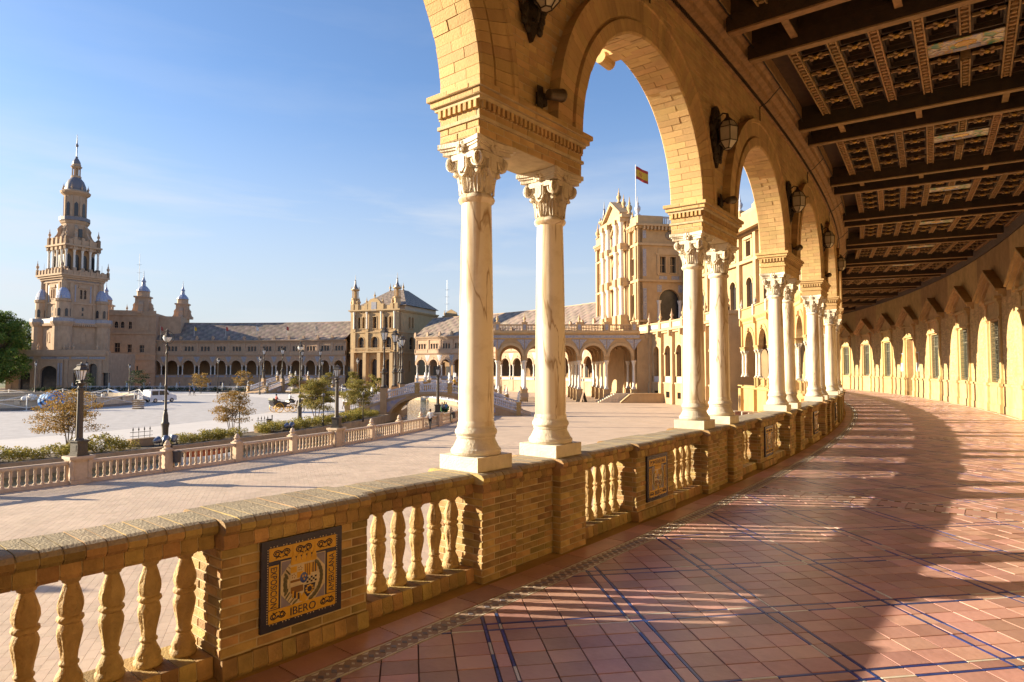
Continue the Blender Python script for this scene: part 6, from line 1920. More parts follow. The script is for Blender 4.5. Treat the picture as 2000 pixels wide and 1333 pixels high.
# in this wall local +y runs towards the plaza front
flank(0, Z1, []); flank(Z1, Z2, [(2.6, 1.9, z_(9.9), z_(13.2), 'a')]); flank(Z2, Z3, [(3.75, .52, z_(17.9), z_(20.6), 'r'), (1.9, .52, z_(17.9), z_(20.6), 'r')]); flank(Z3, Z4, [])
band(gb, [(5.4 - 2.5, 5.4 + 2.5, -.12, 0, z_(20.9), z_(21.2)), (3.3, 7.5, -.15, 0, z_(17.4), z_(17.6)), (3.4, 7.3, -.1, 0, z_(21.2), z_(21.9)), (3.2, 3.6, -.12, 0, z_(17.6), z_(20.9)), (7.2, 7.6, -.12, 0, z_(17.6), z_(20.9))], GW2, 'window_surround')
band(gb, [(.7, 1.3, -.05, 0, z_(17.2), z_(21.8)), (.7, 1.3, -.05, 0, z_(10), z_(15.2)), (.7, 1.3, -.05, 0, z_(23.6), z_(25.0)), (3.6, 5.0, -.05, 0, z_(16.75), z_(17.35)), (5.8, 7.2, -.05, 0, z_(16.75), z_(17.35)), (3.2, 4.0, -.04, 0, z_(14.6), z_(15.8)), (7.0, 7.8, -.04, 0, z_(14.6), z_(15.8))], AZUL, 'azulejo_panel')
m = MB()
for a in range(12): m.ball((5.6 + .6 * cos(a * .52), -.05, z_(24.2) + .55 * sin(a * .52)), .3, .12, .25, 6, 4)
m.ball((5.6, -.05, z_(24.2)), .55, .2, .6, 8, 5); m.build('carved_crest', mat('grey_relief', (.30, .24, .17), .9, .3, 4), gb)
for x in (3.5, 7.3):
    m = MB(); m.lathe([(.38, z_(9.9)), (.30, z_(10.2)), (.27, z_(12.5)), (.4, z_(12.9)), (.45, z_(13.2))], 10, (x - .0, .05, 0)); m.build('column', WCOL, gb, smooth=50)
m = MB(); m.box(.6, 30, .8, FL, Z4 - .4, Z4 - .1); m.box(15.9, 16.4, .8, FL, 0, Z4 - .4); m.build('core', GW, gb)

# flag on the roof
fx, fy = 21.2 + 1.0, 114.0
fl_ = thing('flag', 'red and yellow striped flag flying from a white pole on the central building', 'flag', (fx, fy, 28))
m = MB(); m.tube([(0, 0, -1), (0, 0, 10.4)], .07, 6); m.build('flagpole', mat('white_pole', (.7, .7, .7), .4, .05, 3), fl_)
fm = MB(); nx, nz = 20, 9
def fpt(i, j):
    x = i / nx; z = 10.0 - 2.3 * j / nz
    return (.08 + 2.2 * x, .18 * sin(x * 7) * x, z - .95 * x ** 1.3 + .12 * sin(x * 6 + 1))
for i in range(nx):
    for j in range(nz):
        fm.mi = 0 if (j < 2 or j > 6) else 1
        if 5 <= i <= 9 and 3 <= j <= 5 and (i + j) % 2: fm.mi = 0
        fm.add([fpt(i, j), fpt(i + 1, j), fpt(i + 1, j + 1), fpt(i, j + 1)], [(0, 1, 2, 3)])
fm.build('flag_cloth', [mat('red_cloth', (.50, .05, .03), .8, .1, 4), mat('yellow_cloth', (.75, .42, .03), .8, .1, 4)], fl_, smooth=60)

Z3m, Z4m, Z5m = z_(20.4), z_(22.4), z_(23.6)
# main range behind the terrace, seen between the nearer columns
mg = thing('main_range', 'tall golden palace front with tiled windows rising behind the terrace, seen between the columns', 'building', P(120.5, 4, G), rad(4))
def mcurve(bm_, name, mt):
    bm_.arc(120.5); bm_.build(name, mt, mg, (0, 0, 0))
MW = [(-17.5 + i * 5.0) for i in range(8)]
for zb_, zt_, ops in ((0, Z1, []), (Z1, Z2, [(y, .9, z_(10.2), z_(13.4), 'a') for y in MW]), (Z2, Z3m, [(y, .7, z_(17.3), z_(19.4), 'r') for y in MW]), (Z3m, Z4m, [])):
    m = MB(); m.wall(-20, 20, zb_, zt_, 0, .7, ops); mcurve(m, 'wall', GW)
for y in MW:
    m = MB()
    m.box(-.14, 0, y - 1.2, y - .7, z_(17.0), z_(19.6)); m.box(-.14, 0, y + .7, y + 1.2, z_(17.0), z_(19.6)); m.box(-.3, 0, y - 1.4, y + 1.4, z_(19.6), z_(19.9)); m.prism([(y - 1.4, z_(19.9)), (y, z_(20.4)), (y + 1.4, z_(19.9))], -.2, 0, 'x'); m.box(-.25, 0, y - 1.3, y + 1.3, z_(16.9), z_(17.2))
    m.archring([(.9, -.1), (.9, .1), (1.15, .1), (1.15, -.1)], z_(13.4), y, 10)
    m.arc(120.5); w_ = m.build('window', GW2, mg)
    m = MB(); m.box(.5, .55, y - .9, y + .9, z_(10), z_(14.4)); m.box(.5, .55, y - .7, y + .7, z_(17.2), z_(19.5)); m.arc(120.5); m.build('pane', DARKW, w_)
m = MB()
for y in [MW[0] - 2.5 + 5 * i for i in range(9)]:
    m.box(-.5, 0, y - .4, y + .4, 0, Z4m)
    m.box(-.4, .4, y - .6, y + .6, Z4m + .4, Z5m + .4)
for z0, d in ((Z1 - .2, .4), (Z2 - .2, .5), (Z3m - .2, .5), (Z4m - .1, .9)): m.ybox(-d, 0.02, -20, 20, z0, z0 + .45, 14)
m.ybox(-.2, .3, -20, 20, Z4m + .35, Z5m, 14); mcurve(m, 'cornice', GW2)
m = MB()
for y in MW: m.box(-.04, 0, y - .5, y + .5, z_(21.0), z_(22.0)); m.box(-.03, 0, y - 2.1, y - 1.5, z_(17), z_(21.5))
mcurve(m, 'azulejo_panel', AZUL)
m = MB(); m.ybox(.7, 14, -20, 20, Z4m - .3, Z4m, 14); m.box(.2, 14, -20, -19.5, 0, Z4m); m.box(.2, 14, 19.5, 20, 0, Z4m); mcurve(m, 'roof', ROOF)
for y in [MW[0] - 2.5 + 5 * i for i in range(9)]:
    a = y / 120.5; ob('finial', FINW if round(y) % 2 else FING, mg, ((120.5) * cos(a) - 120.5, 120.5 * sin(a), Z5m + .4), 0, sc=1.3)

# arcade storey in front of the central building, with terrace balustrade
TH_A, TH_B = -1.4, 15.4
NA = 8; da = (TH_B - TH_A) / NA
ap = thing('terrace_arcade', 'golden arcaded ground storey with blue tiled sills and a terrace balustrade beside the portico', 'building', P(R1, 7, G), 0)
APL = ap.location.copy()
pw_ = rad(da) * R1; hb_ = pw_ / 2
a = MB()
a.wall(-hb_, hb_, G, -.45, -.1, .5, [(0, .75, -2.6, -1.7, 'r')])
a.archwall(-hb_, hb_, .62, 7.2, 0, .6, 0, 1.12, 4.15, 1.25, n=12)
a.box(.1, .5, -hb_, hb_, -.45, .62)
a.arc(); AB = a.mesh('arch_bay', GW)
a = MB()
a.ybox(-.35, .5, -hb_, hb_, 7.2, 7.5, 3); a.ybox(-.6, .5, -hb_, hb_, 7.5, 7.75, 3); a.ybox(-.4, -.1, -hb_, hb_, 7.75, 8.7, 3); a.ybox(-.48, -.02, -hb_, hb_, 8.7, 8.9, 3)
a.archring([(1.10, -.1), (1.10, .1), (1.42, .1), (1.42, -.1)], 4.15, 0, 12)
for s_ in (-1, 1):
    a.box(-.45, 0, s_ * hb_ - .36 if s_ > 0 else -hb_, hb_ if s_ > 0 else -hb_ + .36, G, 7.2)
    a.box(-.55, 0, s_ * hb_ - .42 if s_ > 0 else -hb_, hb_ if s_ > 0 else -hb_ + .42, G, -.5)
    a.box(-.9, 0, s_ * hb_ - .22 if s_ > 0 else -hb_, hb_ if s_ > 0 else -hb_ + .22, 6.6, 7.5)
    a.box(-.55, .0, s_ * hb_ - .32 if s_ > 0 else -hb_, hb_ if s_ > 0 else -hb_ + .32, 7.75, 9.1)
    a.box(-.18, .3, min(s_ * 1.12, s_ * 1.5), max(s_ * 1.12, s_ * 1.5), 3.9, 4.15)
a.ybox(-.2, .1, -hb_, hb_, -.5, -.3, 2)
a.arc(); AC = a.mesh('cornice', GW2)
a = MB(); a.box(.02, .1, -1.1, 1.1, -.3, .55); a.box(-.43, -.401, -1.3, 1.3, 7.95, 8.55); a.arc(); AZ = a.mesh('azulejo_panel', mat('pale_azulejo', (.40, .42, .52), .4, .3, 4, col2=(.5, .47, .45)))
a = MB()
for i in range(6): a.box(-.06, -.03, -.7 + i * .26, -.64 + i * .26, -2.6, -1.7)
a.box(.2, .25, -.75, .75, -2.6, -1.7); a.arc(); AG = a.mesh('basement_grille', IRON)
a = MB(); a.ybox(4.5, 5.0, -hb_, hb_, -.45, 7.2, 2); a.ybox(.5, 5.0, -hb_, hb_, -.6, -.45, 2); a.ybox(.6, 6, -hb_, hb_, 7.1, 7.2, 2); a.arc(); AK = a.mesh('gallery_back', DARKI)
for i in range(NA):
    t = TH_A + (i + .5) * da; loc = rel(P(R1, t), APL)
    for me in (AB, AC, AZ, AG, AK): ob(me.name, me, ap, loc, rad(t))
    ob('finial', FINM if i % 2 else FING, ap, rel(P(R1 - .28, TH_A + i * da, 9.1), APL), 0, sc=.8)
m = MB(); m.box(-2.2, 2.0, -2.2, .05, G - .1, 7.9); m.box(-2.4, 2.0, -2.4, .05, 7.9, 8.3); m.box(-2.4, 2, -2.35, .05, -.6, -.3); m.build('end_pier', GW, ap, rel(P(R1, TH_A, 0), APL), rad(TH_A))
tag(ring('upper_terrace', [(R1 + .2, 7.21), (R1 + .2, 7.35), (120.6, 7.35), (120.6, 7.21)], -1.6, 16, mat('terrace_floor', (.42, .24, .15), .9), None, 20), kind='structure')

# ---------------------------------------------------------------- portico
PX0, PX1, PY = -2.9, 20.3, 103.0
pt_ = thing('portico', 'projecting portico of five round arches on white columns with a roof balustrade, right of centre', 'building', ((PX0 + PX1) / 2, PY, G), 0)
NP = 5; pp = 4.37; cols_x = [-2.35 + pp * i for i in range(6)]
def lx(x): return x - (PX0 + PX1) / 2
zc0, zc1, zap = z_(-1.5), z_(3.05), 0
GD = mat('portico_soffit', (.44, .29, .15), .9, .15, 1)
# columns on pedestals, three rows deep
cm_ = MB(); cm_.lathe([(.36, zc0), (.36, zc0 + .15), (.27, zc0 + .35), (.235, zc0 + .5), (.20, zc1 - .75), (.24, zc1 - .65), (.36, zc1 - .2), (.42, zc1 - .15), (.42, zc1)], 14); PCOL = cm_.mesh('column', WCOL, 45)
pm_ = MB(); pm_.box(-.48, .48, -.48, .48, 0, zc0 - .15); pm_.box(-.54, .54, -.54, .54, zc0 - .15, zc0); pm_.box(-.54, .54, -.54, .54, 0, .25); PPED = pm_.mesh('pedestal', GW)
for r_, y in enumerate((0, 5.2, 10.4, 15.6)):
    for i, x in enumerate(cols_x):
        ob('column', PCOL, pt_, (lx(x), y, 0)); ob('pedestal', PPED, pt_, (lx(x), y, 0))
    m = MB()
    for i in range(5):
        xc = lx((cols_x[i] + cols_x[i + 1]) / 2)
        m.archwall(xc - pp / 2, xc + pp / 2, zc1, z_(6.5), -.4, .4, xc, pp / 2 - .42, z_(3.7), pp / 2 - .42, n=18)
    m.xf(lambda X, Y, Z: (Y, X, Z)); m.build('arch_wall', GW if r_ == 0 else GD, pt_, (0, y, 0), recalc=True)
for i in range(6):
    m = MB()
    for j in range(3): m.archwall(j * 5.2 + .4, (j + 1) * 5.2 - .4, zc1, z_(6.5), lx(cols_x[i]) - .3, lx(cols_x[i]) + .3, j * 5.2 + 2.6, 1.75, z_(3.7), 1.75, n=12)
    m.build('cross_arch', GD, pt_)
m = MB(); m.box(lx(PX0), lx(PX1), -.3, 16, z_(6.45), z_(6.6)); m.build('vault', GD, pt_)
m = MB()
for i in range(5):
    xc = lx((cols_x[i] + cols_x[i + 1]) / 2); q = pp / 2 - .42
    m.archring([(q, -.56), (q, -.1), (q + .42, -.1), (q + .42, -.56)], z_(3.7), xc, 20)
m.xf(lambda X, Y, Z: (Y, X, Z)); m.build('archivolt', GW2, pt_, recalc=True)
m = MB()
w0, w1 = lx(PX0) - .2, lx(PX1) + .1
for d, z0, z1 in ((.46, 6.5, 6.62), (.46, 7.1, 7.25), (.6, 7.25, 7.45), (.85, 7.45, 7.72)): m.box(w0 - d + .4, w1, -d, 16, z_(z0), z_(z1))
m.box(w0 - .2, w1, -.56, 16, z_(6.6), z_(7.15))
m.build('entablature', GW2, pt_)
m = MB(); m.box(w0, w1, -.60, -.561, z_(6.66), z_(7.08))
for i in range(6):
    x = lx(cols_x[i])
    for s_ in (-1, 1):
        if w0 < x + s_ * .6 < w1: m.prism([(x + s_ * .06, z_(6.42)), (x + s_ * 1.3, z_(6.42)), (x + s_ * .62, z_(5.75)), (x + s_ * .34, z_(5.2)), (x + s_ * .06, z_(4.7))], -.47, -.401, 'y')
m.build('azulejo_frieze', AZUL, pt_)
m = MB(); n = 96
for i in range(n):
    x = w0 + (w1 - w0) * (i + .5) / n
    m.lathe([(.07, 0), (.05, .1), (.09, .3), (.05, .6), (.07, .8)], 6, (x, -.35, z_(7.85)))
m.build('baluster', mat('brown_ceramic', (.30, .20, .13), .7, .2, 3), pt_)['kind'] = 'stuff'
band(pt_, [(w0, w1, -.5, -.2, z_(7.72), z_(7.86)), (w0, w1, -.5, -.2, z_(8.65), z_(8.85))], GW2, 'roof_rail')
for i in range(6):
    x = lx(cols_x[i]) + .0
    m = MB(); m.box(x - .42, x + .42, -.68, -.05, z_(7.72), z_(9.0)); m.box(x - .5, x + .5, -.75, .0, z_(9.0), z_(9.2)); p = m.build('roof_post', GW2, pt_)
    m = MB(); m.box(x - .22, x + .22, -.72, -.681, z_(7.95), z_(8.8)); m.build('azulejo_panel', AZUL, p); ob('finial', FING, p, (x, -.37, z_(9.2)), 0, sc=.75)
m = MB(); m.box(lx(PX1) - .3, lx(PX1) + 6, -.2, 16, 0, z_(7.2)); m.build('side_wall', GW, pt_)
# stairs and ramp at the portico's right end
st_ = thing('portico_stairs', 'pale stone steps climbing to the right end of the portico', 'stairs', (16.0, 100.2, G), 0)
for i in range(8):
    m = MB(); m.box(-2.6 + i * .34, 3.4, -.6 + .0, 2.4, i * .17, (i + 1) * .17); m.build('step', STONE, st_)
rp_ = thing('ramp_wall', 'low ochre brick ramp wall in front of the terrace arcade', 'wall', (22.3, 98.6, G), 0)
m = MB(); m.prism([(-5.6, 0), (-4.2, 1.15), (-3.6, 1.35), (2.6, 1.35), (2.6, 0)], -.3, .3, 'y'); m.build('ramp_body', GW, rp_)
m = MB(); m.prism([(-5.7, 0.02), (-4.25, 1.2), (-3.6, 1.36), (2.7, 1.36), (2.7, 1.48), (-3.65, 1.48), (-4.35, 1.32), (-5.8, .1)], -.38, .38, 'y'); m.build('coping', GW2, rp_)
# =================================================================== BRIDGES
CER = mat('blue_white_ceramic_rail', (.40, .42, .56), .35, .3, 5, col2=(.62, .60, .60), rnd=.15)
CERW = mat('white_ceramic_figure', (.66, .65, .64), .4, .15, 4)
BRK = mat('bridge_brick', (.46, .31, .18), .9, .15, 2, stain=.3)
OCH = mat('ochre_ceramic_post', (.46, .29, .10), .6, .3, 4)
MOSA = mat('floral_azulejo', (.50, .40, .30), .4, .5, 2.2, col2=(.20, .22, .42))
def bridge_lamp_meshes():
    a = MB(); a.box(-.33, .33, -.33, .33, 0, .12); a.lathe([(.34, .12), (.36, .2), (.28, .35), (.25, 1.5), (.30, 1.65), (.42, 1.72), (.42, 1.8), (.26, 1.86)], 8)
    b = MB(); b.lathe([(.24, 1.86), (.28, 2.0), (.15, 2.2), (.12, 2.4), (.18, 2.5), (.115, 2.6), (.09, 4.3), (.17, 4.4), (.10, 4.5), (.08, 5.0), (.2, 5.15), (.12, 5.2)], 10)
    f, g = MB(), MB(); lantern(f, g, 5.42, 1.9, 6)
    return a.mesh('lamp_base', LIRON), b.mesh('lamp_post', LIRON, 40), f.mesh('lantern_frame', LIRON), g.mesh('lantern_pane', LWHITE)
BRL = bridge_lamp_meshes()
def deck(x):            # deck height along the radial distance x = R - 78.6
    return -.85 - .0331 * x * x if abs(x) < 5.6 else -1.888 - (abs(x) - 5.6) * .30
def bridge(th, label, lamp_labels, nrm=True):
    o = thing('bridge', label, 'bridge', P(78.6, th, G), rad(th), 'bridges over the canal')
    g0 = -G
    n = 24; HW = 3.0
    up = [(-11.0 + 22 * i / n, deck(-11.0 + 22 * i / n) + g0) for i in range(n + 1)]
    lo = [(4.7 - 9.4 * i / 20, 2.15 * sin(pi * i / 20) ** .8 - .05) for i in range(21)]
    # body as quads between deck and intrados
    m = MB()
    xs = [-11.0 + 22 * i / 44 for i in range(45)]
    def low(x): return -.3 if abs(x) > 4.7 else max(-.9, 2.15 * (1 - (x / 4.7) ** 2) ** .5 - .0)
    for a, b in zip(xs[:-1], xs[1:]):
        q = [(a, low(a)), (b, low(b)), (b, deck(b) + g0), (a, deck(a) + g0)]
        m.prism(q, -HW, HW, 'y', caps=True)
    m.build('bridge_body', BRK, o)
    m = MB()
    for s_ in (-1, 1):
        for a, b in zip(xs[8:-8][:-1], xs[8:-8][1:]):
            q = [(a, max(low(a) + .30, .35)), (b, max(low(b) + .30, .35)), (b, deck(b) + g0 - .28), (a, deck(a) + g0 - .28)]
            if q[2][1] - q[1][1] > .08 and q[3][1] - q[0][1] > .08: m.prism(q, min(s_ * HW, s_ * (HW + .04)), max(s_ * HW, s_ * (HW + .04)), 'y')
    m.build('azulejo_spandrel', MOSA, o)
    m = MB()
    for s_ in (-1, 1):
        for a, b in zip(xs[:-1], xs[1:]):
            m.prism([(a, deck(a) + g0 - .25), (b, deck(b) + g0 - .25), (b, deck(b) + g0 + .04), (a, deck(a) + g0 + .04)], min(s_ * (HW - .3), s_ * (HW + .1)), max(s_ * (HW - .3), s_ * (HW + .1)), 'y')
    m.build('kerb_course', KERB, o)
    # ceramic balustrades
    px_ = [-9.6, -5.5, -1.75, 1.9, 5.6, 9.6]
    bm = MB(); rm = MB()
    for s_ in (-1, 1):
        y = s_ * (HW - .1)
        x = -9.4
        while x < 9.5:
            if min(abs(x - q) for q in px_) > .3:
                z = deck(x) + g0 + .10
                bm.lathe([(.07, 0), (.04, .12), (.075, .34), (.04, .56), (.07, .66)], 6, (x, y, z), rnd())
            x += .22
        for a, b in zip(xs[2:-2][:-1], xs[2:-2][1:]):
            for d0, d1, w in ((.04, .14, .12), (.74, .92, .13)):
                rm.prism([(a, deck(a) + g0 + d0), (b, deck(b) + g0 + d0), (b, deck(b) + g0 + d1), (a, deck(a) + g0 + d1)], y - w, y + w, 'y')
        for i, q in enumerate(px_):
            z = deck(q) + g0
            big_ = i in (1, 4)
            p = MB(); w = .36 if big_ else .24
            p.box(q - w, q + w, y - w, y + w, -.5 if big_ or abs(q) > 6 else z - .1, z + (1.3 if big_ else 1.0)); p.box(q - w - .06, q + w + .06, y - w - .06, y + w + .06, z + (1.3 if big_ else 1.0), z + (1.42 if big_ else 1.1))
            pm = p.build('post', BRK if big_ else OCH, o)
            if not big_:
                f = MB(); f.lathe([(.17, 0), (.2, .1), (.1, .2), (.17, .35), (.2, .5), (.12, .62), (.15, .72), (.09, .85), (.12, .95), (.04, 1.1), (0, 1.12)], 8, (q, y, z + 1.1)); f.build('finial', CERW, pm, smooth=50)
    bm.build('baluster', CER, o)['kind'] = 'stuff'; rm.build('rail', CER, o)
    # steps at both ends
    for s_ in (-1, 1):
        for i in range(10):
            m = MB(); x0 = s_ * (11.0 + .0 + i * .0)
        m = MB()
    # lamps stand on the big posts
    for (q, s_), l in lamp_labels.items():
        y = s_ * (HW - .1); x = px_[q]
        pos = o.matrix_basis if False else Vector((0, 0, 0))
        t = rad(th); w = P(78.6, th, 0) + Vector((x * cos(t) - y * sin(t), x * sin(t) + y * cos(t), deck(x) + 1.42))
        lp = thing('bridge_lamp', l, 'street lamp', w, t, 'lamps on the bridge ends')
        for me in BRL: ob(me.name, me, lp)
    return o
bridge(-1.5, 'nearer arched canal bridge with blue and white ceramic balustrade and floral tile spandrel',
       {(1, -1): 'tallest black bridge lamp with hexagonal lantern, on the near inner post of the nearer bridge', (1, 1): 'black bridge lamp just behind the tallest one on the nearer bridge',
        (4, -1): 'bridge lamp on the outer near post, hidden behind the first marble column', (4, 1): 'bridge lamp on the outer far post, hidden behind the first marble column'})
bridge(13.0, 'second canal bridge almost hidden behind the nearer bridge',
       {(1, -1): 'black bridge lamp third in the cluster of lamps, right of the two largest', (1, 1): 'smallest and rightmost black bridge lamp of the cluster'})
bridge(61.5, 'far canal bridge with broad stairs facing the plaza, before the square pavilion',
       {(1, -1): 'slender bridge lamp with white lantern right of the far bridge stairs', (1, 1): 'slender bridge lamp with white lantern left of the far bridge arch',
        (4, -1): 'bridge lamp at the outer near end of the far bridge', (4, 1): 'bridge lamp at the outer far end of the far bridge'})

# balustrades of the outer canal bank further round
def far_balustrade(t0, t1, label):
    L = P(RBAL, (t0 + t1) / 2, G)
    o = thing('canal_balustrade', label, 'balustrade', L, 0, 'balustrades of the far canal bank')
    m = MB(); n = int(rad(t1 - t0) * RBAL / .30)
    for i in range(n):
        p = rel(P(RBAL, t0 + (t1 - t0) * (i + .5) / n, G), L)
        m.lathe([(.06, .15), (.05, .3), (.08, .5), (.05, .7), (.07, .88)], 5, tuple(p), rnd())
    m.build('baluster', CER, o)['kind'] = 'stuff'
    ring('hand_rail', [(RBAL - .12, G + .88), (RBAL - .12, G + 1.0), (RBAL + .12, G + 1.0), (RBAL + .12, G + .88)], t0, t1, CER, o, 40, L)
    ring('bottom_rail', [(RBAL - .12, G), (RBAL - .12, G + .15), (RBAL + .12, G + .15), (RBAL + .12, G)], t0, t1, CER, o, 40, L)
    k = int((t1 - t0) / 2.8)
    for i in range(k + 1):
        t = t0 + (t1 - t0) * i / k
        m = MB(); m.box(-.2, .2, -.2, .2, 0, 1.08); m.lathe([(.15, 1.08), (.2, 1.2), (.1, 1.35), (.18, 1.5), (.08, 1.7), (0, 1.9)], 6); m.build('post', CERW, o, rel(P(RBAL, t, G), L), rad(t))
far_balustrade(1.2, 9.8, 'short canal balustrade between the two nearer bridges')
far_balustrade(16.0, 58.8, 'pale canal balustrade between the bridges, in front of the square pavilion')
far_balustrade(64.4, 104, 'long pale blue white canal balustrade below the far arches and the tower')

# =================================================================== PLANTS
def leafmat(name, a, b, c):
    m = bpy.data.materials.new(name); m.use_nodes = True
    n, l = m.node_tree.nodes, m.node_tree.links; bs = n['Principled BSDF']
    bs.inputs['Roughness'].default_value = .6; bs.inputs['Specular IOR Level'].default_value = .25
    at = n.new('ShaderNodeAttribute'); at.attribute_name = 'rnd'
    r = n.new('ShaderNodeValToRGB'); e = r.color_ramp.elements
    e[0].color = (*a, 1); e[1].color = (*c, 1); x = e.new(.5); x.color = (*b, 1)
    l.new(at.outputs['Fac'], r.inputs['Fac']); l.new(r.outputs['Color'], bs.inputs['Base Color'])
    tr = n.new('ShaderNodeBsdfTranslucent'); l.new(r.outputs['Color'], tr.inputs['Color'])
    mx = n.new('ShaderNodeMixShader'); mx.inputs[0].default_value = .3
    l.new(bs.outputs[0], mx.inputs[1]); l.new(tr.outputs[0], mx.inputs[2]); l.new(mx.outputs[0], n['Material Output'].inputs[0])
    return m
LF_AUT = leafmat('autumn_leaves', (.16, .13, .03), (.34, .21, .05), (.44, .24, .09))
LF_GRN = leafmat('olive_green_leaves', (.10, .12, .03), (.25, .21, .045), (.40, .27, .06))
LF_HED = leafmat('hedge_leaves', (.12, .14, .03), (.29, .25, .05), (.46, .32, .07))
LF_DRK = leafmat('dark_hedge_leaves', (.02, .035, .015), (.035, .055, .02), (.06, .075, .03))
LF_BIG = leafmat('plane_tree_leaves', (.05, .10, .018), (.11, .18, .03), (.22, .23, .05))
BARK = mat('grey_brown_bark', (.16, .115, .075), .95, .3, 8, bump=.5)
def leaves(mb, c, rx, ry, rz, n, s, rng, hollow=.3):
    for _ in range(n):
        while True:
            x, y, z = rng.uniform(-1, 1), rng.uniform(-1, 1), rng.uniform(-1, 1)
            d = x * x + y * y + z * z
            if hollow * rng.random() < d < 1: break
        px, py, pz = c[0] + x * rx, c[1] + y * ry, c[2] + z * rz
        a, b = rng.uniform(0, 2 * pi), rng.gauss(0, .7)
        u = Vector((cos(a) * cos(b), sin(a) * cos(b), sin(b))); v = u.orthogonal().normalized()
        v = (Matrix.Rotation(rng.uniform(0, pi), 3, u) @ v) * s * rng.uniform(.35, .6)
        u = u * s * rng.uniform(.7, 1.3)
        p = Vector((px, py, pz))
        mb.add([tuple(p - u * .5), tuple(p + v * .5), tuple(p + u * .5 + Vector((0, 0, -s * .1))), tuple(p - v * .5)], [(0, 1, 2, 3)], min(1, max(0, rng.gauss(.45, .22))))
def tree(name, label, x, y, h, r, stems, clumps, nl, s, leaf, seed, z0=None, group=None, flat=.55, low=.35):
    rng = random.Random(seed)
    o = thing(name, label, 'tree', (x, y, G + .1 if z0 is None else z0), rng.uniform(0, 6), group)
    t = MB(); l = MB()
    tips = []
    for i in range(stems):
        a = 2 * pi * i / stems + rng.uniform(-.5, .5); k = rng.uniform(.1, .3) * r
        p0 = Vector((.06 * cos(a), .06 * sin(a), -.1)); p1 = Vector((k * cos(a), k * sin(a), h * low)); p2 = p1 + Vector((k * cos(a) * 1.6, k * sin(a) * 1.6, h * .3))
        w = .035 * h / 3 if stems > 1 else .05 * h / 2.5
        t.tube([p0, p0.lerp(p1, .5) + Vector((rng.uniform(-.05, .05), rng.uniform(-.05, .05), 0)), p1, p2], [w, w * .85, w * .7, w * .35], 6)
        tips.append((p1, p2))
    for i in range(clumps):
        a = rng.uniform(0, 2 * pi); q = rng.random() ** .5; zz = rng.uniform(low, 1.0)
        rad_ = r * (1 - abs(zz - low - .38 * (1 - low)) * 1.25) * q
        c = Vector((rad_ * cos(a), rad_ * sin(a), h * zz))
        b = rng.choice(tips); st = b[0].lerp(b[1], rng.random())
        t.tube([st, st.lerp(c, .5) + Vector((0, 0, .08)), c], [.018 * h / 3, .013 * h / 3, .006 * h / 3], 4)
        cr = r * rng.uniform(.16, .34)
        leaves(l, c, cr * 1.2, cr * 1.2, cr * flat, nl, s, rng, .1)
    t.build('trunk', BARK, o); l.build('crown', leaf, o)
    return o
def at_R(px, R):
    d = Vector(((px - 1000) / 1255, 1.0)); d.normalize(); C2 = Vector((CX, CY)); b = d.dot(C2); h2 = R * R - (C2.length_squared - b * b)
    # the nearer crossing of the sight line with the ring
    return d * (b - math.sqrt(max(h2, 0)))
YT = 'young trees in the planting bed'
for px, R, nm, lb, h, r, st_n, cl, nl, s, lf, sd in (
    (138, 71.9, 'young_tree', 'spreading young tree with sparse ochre leaves behind the nearest balustrade lamp', 3.7, 1.9, 3, 58, 110, .115, LF_AUT, 3),
    (455, 71.9, 'young_tree', 'thin multi-stemmed young tree with sparse pinkish brown leaves, left of the carriage', 3.3, 1.6, 4, 46, 125, .11, LF_AUT, 8),
    (619, 71.9, 'young_tree', 'dense round-crowned young tree with olive and ochre leaves, right of the carriage', 4.0, 1.75, 3, 70, 190, .115, LF_GRN, 12),
    (702, 71.6, 'young_tree', 'yellow green young tree at the foot of the bridge stairs', 3.9, 1.7, 3, 62, 180, .115, LF_GRN, 21)):
    p = at_R(px, R); tree(nm, lb, p.x, p.y, h, r, st_n, cl, nl, s, lf, sd, group=YT)
for px, py, lb, h, r, lf, sd in ((733, 786, 'small yellow tree beyond the bridge stairs, left of the lamp cluster', 4.2, 1.6, LF_GRN, 31), (688, 776, 'small yellow green tree between the pavilion and the bridge stairs', 4.4, 1.6, LF_GRN, 33), (640, 770, 'small olive tree at the right foot of the far bridge arch', 4.2, 1.8, LF_GRN, 35),
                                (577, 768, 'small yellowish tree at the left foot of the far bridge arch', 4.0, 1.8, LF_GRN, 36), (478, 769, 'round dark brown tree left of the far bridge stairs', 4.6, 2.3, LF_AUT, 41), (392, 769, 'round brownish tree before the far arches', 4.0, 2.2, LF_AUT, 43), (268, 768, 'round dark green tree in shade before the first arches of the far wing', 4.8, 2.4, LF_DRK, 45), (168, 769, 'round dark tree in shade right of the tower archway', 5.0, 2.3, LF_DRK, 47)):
    x, y = gp(px, py); tree('young_tree', lb, x, y, h, r, 2, 26, 60, .26, lf, sd, group='young trees beyond the plaza')
